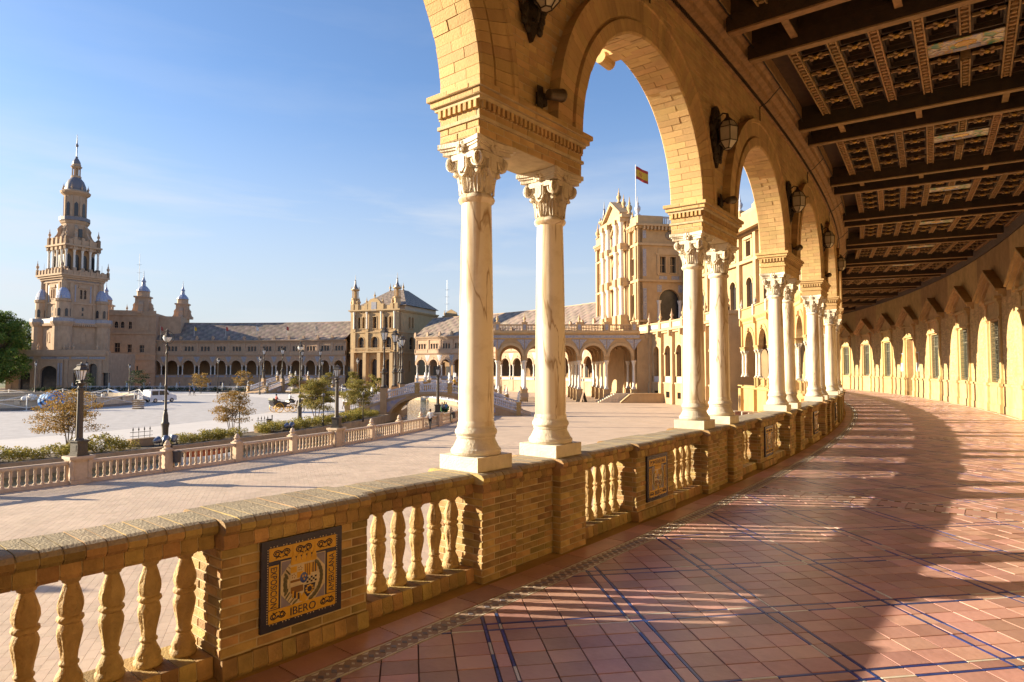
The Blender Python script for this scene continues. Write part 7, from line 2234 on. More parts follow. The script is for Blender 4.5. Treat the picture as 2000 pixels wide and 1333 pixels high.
# low shrubs of the hedge
SHR = []
for sd in range(4):
    rng = random.Random(60 + sd); m = MB()
    for i in range(22):
        a = rng.uniform(0, 2 * pi); q = rng.random() ** .5
        leaves(m, (q * .65 * cos(a), q * .95 * sin(a), .12 + .50 * rng.random() * (1.1 - q * .5)), .26, .26, .22, 60, .10, rng, 0)
    st = MB()
    for i in range(7):
        a = rng.uniform(0, 2 * pi); st.tube([(0, 0, -.1), (.4 * cos(a), .6 * sin(a), .4)], .012, 4)
    SHR.append((m.mesh('foliage', LF_HED), st.mesh('stem', BARK)))
def shrub(x, y, rz, k, i, label, group, mats=None):
    o = thing('shrub', label, 'shrub', (x, y, G + .10), rz, group); o.scale = (k, k, k * ru(.85, 1.2))
    for me in SHR[i % 4]: ob(me.name, me, o)
    return o
t = -46.0; i = 0
while t < -5.0:
    if not (-29.2 < t < -27.4 or -22.6 < t < -21.4 or -13.3 < t < -12.6):
        p = P(72.6 + ru(-.5, .3), t); shrub(p.x, p.y, rad(t) + ru(-.4, .4), ru(.95, 1.45), i, 'yellow green shrub in the low hedge, ' + ('left of the nearest balustrade lamp' if t < -35 else 'between the nearest lamp and the tall lamp' if t < -27 else 'between the tall lamp and the litter bin' if t < -21.5 else 'near the round green tree' if t < -13 else 'at the foot of the bridge'), 'shrubs of the canal hedge')
    t += ru(.75, 1.15); i += 1
SHRD = []
for sd in range(3):
    rng = random.Random(90 + sd); m = MB()
    for i in range(12): leaves(m, (rng.uniform(-.8, .8), rng.uniform(-1.2, 1.2), .3 + .6 * rng.random()), .5, .5, .4, 40, .22, rng, 0)
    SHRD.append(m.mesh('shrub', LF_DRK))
t = 65.5; i = 0
while t < 108:
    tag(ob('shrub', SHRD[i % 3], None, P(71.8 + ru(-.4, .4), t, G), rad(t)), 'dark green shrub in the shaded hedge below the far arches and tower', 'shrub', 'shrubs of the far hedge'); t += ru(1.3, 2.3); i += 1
t = 22
while t < 57:
    p = P(72 + ru(-.4, .4), t); o = shrub(p.x, p.y, rad(t), ru(1.0, 1.7), i, 'small sunlit shrub by the canal between the bridges', 'shrubs between the bridges'); t += ru(1.8, 3.2); i += 1
# big trees left of the tower
def big_tree(x, y, h, r, seed, label):
    rng = random.Random(seed)
    o = thing('plane_tree', label, 'tree', (x, y, G), 0, 'large trees beside the tower')
    t = MB(); l = MB()
    t.tube([(0, 0, -.3), (.2, 0, h * .25), (0, .3, h * .5), (0, 0, h * .8)], [h * .03, h * .024, h * .016, h * .006], 8)
    for i in range(170):
        a = rng.uniform(0, 2 * pi); z = rng.uniform(.14, 1); w = r * (1 - ((z - .45) / .62) ** 2) ** .5 if abs(z - .45) < .62 else r * .2
        q = w * rng.uniform(.35, 1); c = Vector((q * cos(a), q * sin(a), h * z))
        t.tube([(0, 0, h * (z * .6)), tuple(c)], [h * .008, h * .002], 4)
        k = r * rng.uniform(.14, .27); leaves(l, c, k, k, k * .75, 150, .55, rng, .25)
    t.build('trunk', BARK, o); l.build('crown', LF_BIG, o)
big_tree(-123.5, 154, 18.4, 7.2, 5, 'large dense green tree at the left edge beside the tower terrace')
big_tree(-142, 168, 15.5, 7, 6, 'tall green tree behind the edge tree, touching the tower')
big_tree(-150, 192, 19, 9, 7, 'tree crown with yellowish top showing between the edge trees and the tower')

# =================================================================== PEOPLE
SKIN = mat('skin', (.50, .30, .20), .6, .08, 6)
HAIR = mat('dark_hair', (.03, .022, .018), .6, .2, 20)
SHOE = mat('dark_shoes', (.04, .035, .03), .6, .2, 10)
CL = {k: mat('cloth_' + k, c, .9, .12, 8, bump=.2) for k, c in dict(white=(.72, .71, .70), navy=(.05, .055, .10), brown=(.20, .12, .055), blue=(.12, .22, .45), red=(.42, .08, .06), grey=(.25, .25, .26), cream=(.58, .50, .38), black=(.03, .03, .035), yellow=(.60, .36, .03), pink=(.52, .30, .28)).items()}
def body_mesh(J, E, R, region, mats, name='person'):
    """one continuous skinned surface grown over a joint skeleton; faces take the material of their nearest limb"""
    keys = list(J); idx = {k: i for i, k in enumerate(keys)}
    me = bpy.data.meshes.new(name); me.from_pydata([J[k] for k in keys], [(idx[a], idx[b]) for a, b in E], [])
    o = bpy.data.objects.new('tmp', me); COL.objects.link(o)
    sk = o.modifiers.new('skin', 'SKIN'); sk.use_smooth_shade = True
    for i, k in enumerate(keys):
        r = R[k]; sv = me.skin_vertices[0].data[i]; sv.radius = r if isinstance(r, tuple) else (r, r); sv.use_root = (i == 0)
    sb = o.modifiers.new('sub', 'SUBSURF'); sb.levels = 2; sb.render_levels = 2
    dg = bpy.context.evaluated_depsgraph_get(); dg.update()
    out = bpy.data.meshes.new_from_object(o.evaluated_get(dg)); bpy.data.objects.remove(o)
    out.name = name
    out.materials.clear()
    for m in mats: out.materials.append(m)
    segs = [(Vector(J[a]), Vector(J[b]), region.get((a, b), 0)) for a, b in E]
    for p in out.polygons:
        c = p.center; best = None
        for a, b, g in segs:
            d = b - a; t = max(0, min(1, (c - a).dot(d) / max(d.length_squared, 1e-9))); q = (c - a - d * t).length
            if best is None or q < best[0]: best = (q, g)
        p.material_index = best[1]; p.use_smooth = True
    return out
def person_mesh(shirt, trousers, pose='stand', sleeve=True, stride=.0, seed=0):
    rng = random.Random(seed)
    J = dict(pel=(0, 0, .93), spine=(.01, 0, 1.12), chest=(.0, 0, 1.32), neck=(0, 0, 1.47), chin=(.02, 0, 1.55), head=(.015, 0, 1.65))
    R = dict(pel=(.135, .105), spine=(.125, .10), chest=(.15, .11), neck=.055, chin=.075, head=.092)
    E = [('pel', 'spine'), ('spine', 'chest'), ('chest', 'neck'), ('neck', 'chin'), ('chin', 'head')]
    reg = {('pel', 'spine'): 1, ('spine', 'chest'): 1, ('chest', 'neck'): 1, ('neck', 'chin'): 0, ('chin', 'head'): 0}
    for s_, n in ((1, 'L'), (-1, 'R')):
        k = stride * s_
        sw = -k * .8 + rng.uniform(-.04, .04)
        J['sho' + n] = (0, s_ * .175, 1.40)
        if pose == 'sit':
            J['elb' + n] = (.10, s_ * .24, 1.15); J['wri' + n] = (.32, s_ * .18, 1.08); hd = Vector((.11, -s_ * .02, .02))
        else:
            J['elb' + n] = (sw * .35 - .02, s_ * .245, 1.14); J['wri' + n] = (sw * .8 + .05, s_ * .26, .90); hd = Vector((sw * .25 + .02, 0, -.10))
        w = Vector(J['wri' + n]); pm = w + hd * .75
        J['palm' + n] = tuple(pm)
        R.update({'sho' + n: .068, 'elb' + n: .046, 'wri' + n: .030, 'palm' + n: (.036, .024)})
        E += [('chest', 'sho' + n), ('sho' + n, 'elb' + n), ('elb' + n, 'wri' + n), ('wri' + n, 'palm' + n)]
        reg.update({('chest', 'sho' + n): 1, ('sho' + n, 'elb' + n): 1, ('elb' + n, 'wri' + n): 0 if sleeve else 1, ('wri' + n, 'palm' + n): 0})
        side = Vector((1, 0, 0)) if pose != 'sit' else Vector((0, 1, 0))
        for f in range(4):
            a = 'f%d%s' % (f, n); J[a] = tuple(pm + hd * (.62 + .12 * (1.5 - abs(f - 1.5))) + side * (f - 1.5) * .02 - Vector((0, s_ * .012, 0))); R[a] = .0095
            E.append(('palm' + n, a)); reg[('palm' + n, a)] = 0
        a = 'th' + n; J[a] = tuple(w + hd * .8 + side * .05 - Vector((0, s_ * .02, 0))); R[a] = .010; E.append(('palm' + n, a)); reg[('palm' + n, a)] = 0
        J['hip' + n] = (0, s_ * .092, .88)
        if pose == 'sit':
            J['kne' + n] = (.42, s_ * .11, .86); J['ank' + n] = (.44, s_ * .11, .45); J['toe' + n] = (.57, s_ * .12, .40)
        else:
            J['kne' + n] = (k * .45 + .03, s_ * .098, .50); J['ank' + n] = (k * .9 - (.06 if k < 0 else 0), s_ * .10, .085 + (.05 if k < -.05 else 0)); J['toe' + n] = (k * .9 + .13 - (.03 if k < 0 else 0), s_ * .115, .035)
        R.update({'hip' + n: .092, 'kne' + n: .060, 'ank' + n: .042, 'toe' + n: (.038, .03)})
        E += [('pel', 'hip' + n), ('hip' + n, 'kne' + n), ('kne' + n, 'ank' + n), ('ank' + n, 'toe' + n)]
        reg.update({('pel', 'hip' + n): 2, ('hip' + n, 'kne' + n): 2, ('kne' + n, 'ank' + n): 2, ('ank' + n, 'toe' + n): 3})
    return body_mesh(J, E, R, reg, [SKIN, CL[shirt], CL[trousers], SHOE])
hm = MB(); hm.ball((-.008, 0, 1.655), .112, .102, .115, 14, 9)
hm.v = [(x, y, z if not (x > .055 and z < 1.69) else 1.69 + (z - 1.69) * .05) for x, y, z in hm.v]
HAIRM = hm.mesh('hair', HAIR, 60)
fm_ = MB(); fm_.ball((.105, 0, 1.615), .016, .012, .022, 8, 5); FACEM = fm_.mesh('nose', SKIN)
em_ = MB()
for s_ in (-1, 1): em_.ball((.098, s_ * .033, 1.64), .008, .011, .007, 6, 4)
em_.box(.098, .104, -.02, .02, 1.575, 1.580)
EYEM = em_.mesh('face_marks', mat('eye_dark', (.06, .04, .035), .4))
_pm = {}
def person(px, py, heading, label, shirt, trousers, pose='stand', stride=0.0, group='people on the plaza', z=None, pos=None, k=1.0, sleeve=True):
    key = (shirt, trousers, pose, stride, sleeve)
    if key not in _pm: _pm[key] = person_mesh(shirt, trousers, pose, sleeve, stride, len(_pm))
    x, y = gp(px, py) if pos is None else pos
    o = ob('person', _pm[key], None, (x, y, G if z is None else z), heading, sc=k)
    tag(o, label, 'person', group)
    for me in (HAIRM, FACEM, EYEM): ob(me.name, me, o)
    return o
person(840, 839, rad(75), 'man in white short-sleeved shirt and black trousers walking away beside the canal balustrade', 'white', 'black', stride=.26)
person(671, 800, rad(10), 'man in white shirt and brown trousers standing on the inner plaza near the bridge', 'white', 'brown', stride=.14, sleeve=False)
person(594, 804, rad(190), 'person in white coat standing at the horse beside the tall lamp', 'white', 'grey', sleeve=False)
for px, py, l, a, b in ((187, 790, 'person in cream top and dark trousers, first of three behind the fountain barrier', 'cream', 'brown'), (199, 789, 'person in white top, middle of three behind the fountain barrier', 'white', 'grey'), (207, 788, 'person in light top raising up the right of the trio behind the fountain', 'cream', 'blue'),
                        (371, 773, 'person in dark blue clothes, left of the pair in the middle of the plaza', 'navy', 'navy'), (379, 773, 'person in blue with dark trousers, right of the pair in the middle plaza', 'blue', 'black'), (303, 776, 'person in dark clothes standing right of the white van', 'black', 'navy'),
                        (80, 783, 'person in pale cloak behind the blue parasol', 'cream', 'navy'), (664, 768, 'tiny person in white by the canal before the pavilion', 'white', 'navy'), (691, 762, 'tiny person in dark clothes before the pavilion arches', 'navy', 'black'), (700, 763, 'tiny person in blue seated group before the pavilion', 'blue', 'navy'), (728, 762, 'tiny person in dark blue before the right pavilion arch', 'navy', 'navy'), (735, 762, 'tiny person in black before the right pavilion arch', 'black', 'black')):
    person(px, py, ru(0, 6), l, a, b, stride=random.choice((0.0, .12)))
for px, l, a, b in ((294, 'tiny person in white and dark by the shaded far arches', 'white', 'navy'), (352, 'tiny person with blue jacket below the fourth far arch', 'blue', 'navy'), (412, 'tiny person in blue below the far arches, left of the slender lamp', 'blue', 'navy'), (432, 'tiny person in dark blue below the far arches, right of the slender lamp', 'navy', 'black'), (438, 'tiny person in black below the far arches', 'black', 'navy'), (450, 'tiny person in grey below the far arches', 'grey', 'navy')):
    q = at_R(px, 1) if False else None
    d = Vector(((px - 1000) / 1255, 1)); d.normalize(); C2 = Vector((CX, CY)); b_ = d.dot(C2); R_ = 108.5; h_ = math.sqrt(R_ * R_ - (C2.length_squared - b_ * b_)); pt__ = d * (b_ + h_)
    person(0, 0, ru(0, 6), l, a, b, group='visitors below the far arches', pos=(pt__.x, pt__.y))
for x, s_, l, a, b in ((-2.2, 1, 'person in white crossing the far bridge, leftmost of the group', 'white', 'cream'), (-1.4, -1, 'person in white on the far bridge beside the first', 'white', 'grey'), (.6, 1, 'person in white and blue on the crown of the far bridge', 'white', 'blue'), (2.8, -1, 'person in pink on the right half of the far bridge', 'pink', 'navy')):
    t = rad(61.5); w = P(78.6, 61.5) + Vector((x * cos(t) - s_ * 1.2 * -sin(t) * -1, x * sin(t) + s_ * 1.2 * cos(t), 0))
    person(0, 0, ru(0, 6), l, a, b, group='people on the far bridge', pos=(w.x, w.y), z=deck(x) + .0)
for x, y_, l, a, b in ((.2, .5, 'person in white on the nearer bridge, left of the one in yellow', 'white', 'navy'), (2.0, .8, 'person in a yellow jacket on the nearer bridge', 'yellow', 'black')):
    t = rad(-1.5); w = P(78.6, -1.5) + Vector((x * cos(t) - y_ * sin(t), x * sin(t) + y_ * cos(t), 0)); person(0, 0, ru(0, 6), l, a, b, group='people on the nearer bridge', pos=(w.x, w.y), z=deck(x))
for px, py, l, a, b in ((986, 769, 'person in white top and blue trousers seen through the portico', 'white', 'blue'), (982, 757, 'tiny person in dark blue far behind the portico columns', 'navy', 'navy'), (1030, 760, 'tiny person in pink behind the second portico column', 'pink', 'grey'), (1012, 757, 'tiny person in white behind the portico columns', 'white', 'blue')): person(px, py, ru(0, 6), l, a, b, stride=.12, group='people beyond the portico')
person(968, 792, rad(200), 'crouching person in dark clothes at the foot of the leftmost portico pedestal', 'black', 'black', pose='sit', z=G - .38)

# =================================================================== CARRIAGE AND HORSE
YW = mat('yellow_paint', (.62, .33, .02), .45, .12, 6); BLK = mat('black_lacquer', (.03, .025, .032), .35, .2, 8); LEA = mat('green_leather', (.06, .06, .03), .5, .2, 8)
qx, qy = gp(540, 806); q2 = gp(592, 801)
cr = thing('horse_carriage', 'open black horse carriage with bright yellow wheels waiting on the plaza', 'carriage', (qx, qy, G), .83)
def wheel(x, y, r):
    m = MB(); vs = []
    for i in range(24):
        a0, a1 = 2 * pi * i / 24, 2 * pi * (i + 1) / 24
        m.add([(x + (r - .06) * cos(a0), y - .04, r + (r - .06) * sin(a0)), (x + r * cos(a0), y - .04, r + r * sin(a0)), (x + r * cos(a1), y - .04, r + r * sin(a1)), (x + (r - .06) * cos(a1), y - .04, r + (r - .06) * sin(a1)),
               (x + (r - .06) * cos(a0), y + .04, r + (r - .06) * sin(a0)), (x + r * cos(a0), y + .04, r + r * sin(a0)), (x + r * cos(a1), y + .04, r + r * sin(a1)), (x + (r - .06) * cos(a1), y + .04, r + (r - .06) * sin(a1))], [(0, 1, 2, 3), (7, 6, 5, 4), (1, 5, 6, 2), (0, 3, 7, 4)])
    w = m.build('wheel', YW, cr)
    s = MB()
    for i in range(12): a = 2 * pi * i / 12; s.tube([(x, y, r), (x + (r - .05) * cos(a), y, r + (r - .05) * sin(a))], .02, 5)
    s.build('spoke', YW, w); h = MB(); h.lathe([(.10, -.1), (.12, 0), (.08, .12)], 10); h.xf(lambda X, Y, Z: (x + X, y + Z, r + Y)); h.build('hub', YW, w)
for y in (-.65, .65): wheel(-.0, y, .58); wheel(1.75, y, .48)
m = MB(); m.prism([(-.75, 1.25), (-.55, .85), (.2, .62), (.95, .62), (1.05, .9), (1.35, .95), (1.5, 1.15), (1.05, 1.2), (.95, 1.25), (.1, 1.28), (-.5, 1.4)], -.55, .55, 'y'); m.prism([(1.35, 1.1), (2.05, 1.05), (2.25, 1.35), (2.1, 1.38), (1.95, 1.2), (1.4, 1.35)], -.45, .45, 'y'); m.build('body', BLK, cr)
m = MB(); m.box(-.45, .25, -.5, .5, 1.28, 1.40); m.box(1.45, 1.95, -.42, .42, 1.36, 1.48); m.prism([(-.6, 1.35), (-.85, 1.5), (-.7, 1.75), (-.4, 1.62), (-.35, 1.4)], -.58, .58, 'y'); m.build('seat', LEA, cr)
m = MB(); m.tube([(-.0, -.65, .58), (-.0, .65, .58)], .04, 6); m.tube([(1.75, -.65, .48), (1.75, .65, .48)], .04, 6); m.tube([(-.1, -.3, .62), (1.8, -.3, .62)], .05, 6); m.tube([(-.1, .3, .62), (1.8, .3, .62)], .05, 6)
for y in (-.3, .3): m.tube([(1.8, y, .6), (2.6, y, .85), (4.4, y * 1.1, 1.0)], .03, 6)
m.build('undercarriage', YW, cr)
m = MB(); m.lathe([(.05, 0), (.09, .06), (.09, .2), (.03, .28)], 6, (1.4, -.5, 1.3)); m.build('carriage_lamp', BLK, cr)
def hl(x, y): c, s = cos(.83), sin(.83); return (qx + x * c - y * s, qy + x * s + y * c)
hp = hl(1.70, 0.0)
person(0, 0, .83, 'coachman in a white shirt and olive trousers sitting on the carriage box', 'white', 'brown', pose='sit', pos=hp, z=G + .62, sleeve=False, group='people at the carriage')
for x, l in ((-.05, 'passenger with fair hair seated at the back of the carriage, nearer'),):
    person(0, 0, .83, 'passenger in red seated low at the back of the carriage', 'red', 'navy', pose='sit', pos=hl(-.15, -.2), z=G + .46, group='people at the carriage')
J = dict(rump=(-.75, 0, 1.25), belly=(-.1, 0, 1.2), chest=(.5, 0, 1.22), wither=(.55, 0, 1.42), neck=(.9, 0, 1.72), poll=(1.12, 0, 1.95), nose=(1.42, 0, 1.62), tail0=(-.92, 0, 1.28), tail1=(-1.02, 0, .75))
Rr = dict(rump=.24, belly=.27, chest=.25, wither=.16, neck=(.14, .10), poll=.11, nose=.065, tail0=.05, tail1=.06)
E = [('belly', 'rump'), ('belly', 'chest'), ('chest', 'wither'), ('wither', 'neck'), ('neck', 'poll'), ('poll', 'nose'), ('rump', 'tail0'), ('tail0', 'tail1')]
J = {'belly': J.pop('belly'), **J}
for s_, n in ((1, 'l'), (-1, 'r')):
    f = .08 * s_
    J.update({'sf' + n: (.52, s_ * .15, 1.05), 'kf' + n: (.58 + f, s_ * .15, .62), 'ff' + n: (.56 + f, s_ * .15, .16), 'hf' + n: (.62 + f, s_ * .15, .03), 'sh' + n: (-.72, s_ * .16, 1.0), 'st' + n: (-.60 - f, s_ * .16, .82), 'ho' + n: (-.92 - f, s_ * .15, .55), 'fh' + n: (-.84 - f, s_ * .15, .15), 'hh' + n: (-.78 - f, s_ * .15, .03), 'ear' + n: (1.10, s_ * .07, 2.08)})
    Rr.update({'sf' + n: .11, 'kf' + n: .06, 'ff' + n: .042, 'hf' + n: .055, 'sh' + n: .15, 'st' + n: .10, 'ho' + n: .062, 'fh' + n: .042, 'hh' + n: .055, 'ear' + n: .022})
    E += [('chest', 'sf' + n), ('sf' + n, 'kf' + n), ('kf' + n, 'ff' + n), ('ff' + n, 'hf' + n), ('rump', 'sh' + n), ('sh' + n, 'st' + n), ('st' + n, 'ho' + n), ('ho' + n, 'fh' + n), ('fh' + n, 'hh' + n), ('poll', 'ear' + n)]
hrs = ob('horse', body_mesh(J, E, Rr, {('fhl', 'hhl'): 1, ('fhr', 'hhr'): 1, ('ffl', 'hfl'): 1, ('ffr', 'hfr'): 1}, [mat('bay_horse_coat', (.075, .04, .025), .5, .3, 6), SHOE], 'horse'), None, (*hl(3.55, 0), G), .83)
tag(hrs, 'dark bay horse in harness before the yellow-wheeled carriage', 'horse')
m = MB()
for i in range(9): m.ball((.62 + i * .06, 0, 1.58 + i * .055), .06, .035, .09, 6, 4)
m.build('mane', HAIR, hrs)
m = MB(); m.tube([(.72, 0, 1.15), (.72, .22, 1.3), (.62, .2, 1.55), (.6, 0, 1.66), (.62, -.2, 1.55), (.72, -.22, 1.3), (.72, 0, 1.15)], .045, 6); m.tube([(-.1, -.29, 1.2), (-.1, 0, 1.5), (-.1, .29, 1.2), (-.1, 0, .92), (-.1, -.29, 1.2)], .03, 5); m.build('harness', BLK, hrs)

# =================================================================== FOUNTAIN WITH BARRIER
FC = Vector((-68.5, 92.0, G)); FR = 13.0
fo = thing('fountain', 'low round stone fountain basin with a dark stepped foot, left edge of the plaza', 'fountain', FC)
def fring(name, prof, mt, seg=72):
    m = MB(); k = len(prof)
    for i in range(seg):
        a0, a1 = 2 * pi * i / seg, 2 * pi * (i + 1) / seg
        m.add([(r * cos(a), r * sin(a), z) for a in (a0, a1) for r, z in prof], [(j, (j + 1) % k, k + (j + 1) % k, k + j) for j in range(k)])
    return m.build(name, mt, fo)
fring('step', [(FR + .35, 0), (FR + .35, .30), (FR - .8, .30), (FR - .8, 0)], mat('dark_step_stone', (.24, .21, .19), .9, .2, 2))
fring('basin_wall', [(FR, .3), (FR - .1, 1.15), (FR + .08, 1.2), (FR + .08, 1.36), (FR - .5, 1.36), (FR - .4, .3)], STONE)
fring('inner_ring', [(6.5, .3), (6.4, 1.5), (6.5, 1.7), (6.0, 1.7), (6.0, .3)], STONE, 40)
fring('basin_floor', [(FR - .4, .35), (FR - .4, .42), (.2, .42), (.2, .35)], SOIL, 40)
m = MB()
for i in range(18):
    a = 2 * pi * i / 18; m.box(0, 0, 0, 0, 0, 0) if False else None
    st = len(m.v); m.box(FR - .02, FR + .1, -.3, .3, .7, 1.18); m.xf(lambda x, y, z, a=a: (x * cos(a) - y * sin(a), x * sin(a) + y * cos(a), z), st)
m.build('carved_block', STONE, fo)
ba_ = thing('barrier', 'white crossed-tube safety barrier standing round the fountain', 'barrier', FC)
WT = mat('white_tube', (.74, .72, .68), .5, .08, 4)
n = 13
for i in range(n):
    a0, a1 = 2 * pi * i / n, 2 * pi * (i + 1) / n
    q = lambda a, z, r=FR + 1.6: (r * cos(a), r * sin(a), z)
    m = MB(); m.tube([q(a0, 0), q(a0, 2.0)], .06, 6); m.box(q(a0, 0)[0] - .3, q(a0, 0)[0] + .3, q(a0, 0)[1] - .2, q(a0, 0)[1] + .2, 0, .06); m.build('post', WT, ba_)
    m = MB(); m.tube([q(a0, .35), q(a1, 1.9)], .045, 5); m.tube([q(a0, 1.9), q(a1, .35)], .045, 5); m.build('cross_tube', WT, ba_)
pz = thing('parasol', 'folded blue and white striped parasol tilted over the fountain edge', 'parasol', (-57.6, 80.6, G + 1.3), 0)
m = MB(); 
for j in range(5):
    m.mi = 0 if j % 2 == 0 else 1
    m.lathe([(.35 + j * .22, .75 - j * .16), (.35 + (j + 1) * .22 - .001, .75 - (j + 1) * .16)], 14)
m.mi = 0; m.lathe([(0, .9), (.35, .75)], 14)
c_ = m.build('canopy', [mat('sky_blue_canvas', (.10, .30, .62), .7, .1, 4), CL['navy']], pz); c_.rotation_euler = (rad(52), 0, .4)
m = MB(); m.tube([(0, 0, 0), (0, .9, .3)], .03, 6); m.build('pole', WT, pz)
fu = thing('cloth_heap', 'heap of white cloth and boxes beside the blue parasol', 'cloth', (-60.2, 81.3, G + 1.36))
m = MB(); rng = random.Random(4)
for i in range(14): m.ball((rng.uniform(-1.3, 1.0), rng.uniform(-.4, .4), rng.uniform(.0, .5)), rng.uniform(.2, .45), .3, rng.uniform(.15, .35), 7, 5)
m.build('cloth', CL['white'], fu); m = MB(); m.box(2.9 + 3.2, 3.9 + 3.2, -1.2, -.6, -.05, .4); m.build('crate', CL['white'], fu)

# =================================================================== VEHICLES
def vehicle(kind, label, x, y, rz, L_, W__, paint, prof, wins, cat):
    o = thing(kind, label, cat, (x, y, G), rz)
    m = MB(); m.prism([(a * L_, b) for a, b in prof], -W__ / 2, W__ / 2, 'y'); m.build('body', paint, o)
    g = MB()
    for s_ in (-1, 1):
        for w in wins: g.prism([(a * L_, b) for a, b in w], min(s_ * W__ / 2, s_ * (W__ / 2 + .012)), max(s_ * W__ / 2, s_ * (W__ / 2 + .012)), 'y')
    g.build('side_window', DARKW, o)
    for xw in (-.31, .31):
        for s_ in (-1, 1):
            t = MB(); t.lathe([(.18, -.1), (.32, -.09), (.33, .09), (.18, .1)], 16); t.xf(lambda X, Y, Z: (X, Z, Y)); wv_ = t.build('wheel', SHOE, o, (xw * L_, s_ * (W__ / 2 - .08), .33))
            r = MB(); r.lathe([(0, -.105), (.19, -.105), (.19, .105), (0, .105)], 12); r.xf(lambda X, Y, Z: (X, Z, Y)); r.build('rim', mat('steel_rim', (.45, .45, .47), .4, .1, 5, metal=.6), wv_)
    b = MB(); b.box(-L_ / 2 - .05, -L_ / 2 + .1, -W__ / 2 + .1, W__ / 2 - .1, .3, .5); b.box(L_ / 2 - .1, L_ / 2 + .05, -W__ / 2 + .1, W__ / 2 - .1, .3, .5); b.build('bumper', SHOE, o)
    for s_ in (-1, 1):
        h = MB(); h.box(L_ / 2 - .02, L_ / 2 + .03, s_ * W__ * .36 - .14, s_ * W__ * .36 + .14, .6, .8); h.build('headlight', WHITET, o)
    return o
vx, vy = gp(282, 790)
vehicle('van', 'small white van parked right of the fountain barrier', vx - 1, vy + 6, 1.1, 4.4, 1.85, mat('white_car_paint', (.72, .73, .76), .3, .05, 3, coat=.4),
        [(-.5, .3), (-.5, 1.0), (-.49, 1.9), (-.44, 2.0), (.12, 2.0), (.27, 1.3), (.46, 1.1), (.5, .9), (.5, .3)], [[(-.44, 1.15), (-.44, 1.8), (-.2, 1.8), (-.2, 1.15)], [(-.17, 1.15), (-.17, 1.8), (.09, 1.8), (.2, 1.25), (.2, 1.15)]], 'van')
vx, vy = gp(158, 787)
vehicle('car', 'pale blue car parked behind the fountain, partly hidden by the nearest lamp', vx - 4, vy + 14, .1, 4.2, 1.75, mat('pale_blue_car_paint', (.30, .46, .66), .3, .05, 3, coat=.4),
        [(-.5, .3), (-.5, .85), (-.46, 1.0), (-.36, 1.05), (-.24, 1.48), (.06, 1.5), (.22, 1.08), (.46, .95), (.5, .75), (.5, .3)], [[(-.33, 1.05), (-.23, 1.4), (-.09, 1.42), (-.09, 1.05)], [(-.06, 1.05), (-.06, 1.42), (.05, 1.42), (.17, 1.06)]], 'car')
cs_ = thing('pallet_stack', 'small stack of beige pallets beside the white van', 'pallets', (*gp(270, 799), G), .3)
for i in range(5):
    m = MB(); m.box(-.6, .6, -.5, .5, i * .26 + .10, i * .26 + .14)
    for y in (-.4, 0, .4): m.box(-.6, .6, y - .06, y + .06, i * .26, i * .26 + .10)
    m.build('pallet', mat('pallet_wood', (.42, .30, .18), .9, .2, 4), cs_)

# =================================================================== BOATS
def boat(px, py, rz, label, hull, people, k=1.0):
    p_ = rad(2.495); a = (px - 1000) / 1255; b = -(py - 666.5) / 1255
    d = Vector((a, cos(p_) - b * sin(p_), sin(p_) + b * cos(p_))); zw = G - .62; t = (zw - 1.7) / d.z; x, y = d.x * t, d.y * t
    o = thing('rowing_boat', label, 'boat', (x, y, zw), rz, 'rowing boats on the canal')
    m = MB(); n = 12
    for i in range(n):
        for s_ in (-1, 1):
            def rib(i):
                t = i / n; xx = -1.9 + 3.8 * t; w = .68 * (sin(pi * (.12 + .86 * t))) ** .6 if t < 1 else .05; h = .48 + .18 * (2 * t - 1) ** 2
                return [(xx, 0, -.16), (xx, s_ * w * .6, -.12), (xx, s_ * w, .2), (xx, s_ * w, h), (xx, s_ * (w - .06), h), (xx, s_ * (w - .08), .15), (xx, 0, .02)]
            A, B = rib(i), rib(i + 1)
            m.add(A + B, [(j, j + 1, 8 + j, 7 + j) for j in range(6)])
    m.build('hull', hull, o)
    for xx in (-1.0, 0, 1.0): m = MB(); m.box(xx - .14, xx + .14, -.55, .55, .30, .34); m.build('bench', mat('boat_bench_wood', (.30, .2, .1), .8, .2, 5), o)
    o.scale = (k, k, k)
    for (bx_, by_, l, s1, s2) in people:
        c, s = cos(rz), sin(rz)
        person(0, 0, rz + ru(-.3, .3) + (pi if bx_ > 0 else 0), l, s1, s2, pose='sit', pos=(x + (bx_ * c - by_ * s) * k, y + (bx_ * s + by_ * c) * k), z=zw - .50 , group='people in the boats')
boat(868, 803, rad(95), 'green rowing boat with people seated, under the nearer bridge', mat('green_boat_paint', (.06, .20, .07), .45, .2, 4), ((-.9, -.25, 'person in blue seated in the green boat', 'blue', 'navy'), (-.9, .28, 'person in grey seated in the green boat, right of the one in blue', 'grey', 'black'), (.7, 0, 'person in yellow seated at the far end of the green boat', 'yellow', 'navy')), 1.1)
boat(842, 783, rad(20), 'white rowing boat with two people far under the bridge arch', CERW, ((-.9, 0, 'person in dark clothes in the white boat, left', 'black', 'black'), (.8, 0, 'person in white in the white boat, right', 'white', 'navy')), 1.0)
boat(418, 908, rad(60), 'white rowing boat seen between the balusters of the canal balustrade', CERW, (), 1.0)
boat(405, 893, rad(75), 'orange red rowing boat seen between the balusters', mat('red_boat_paint', (.42, .09, .03), .45, .2, 4), (), .9)

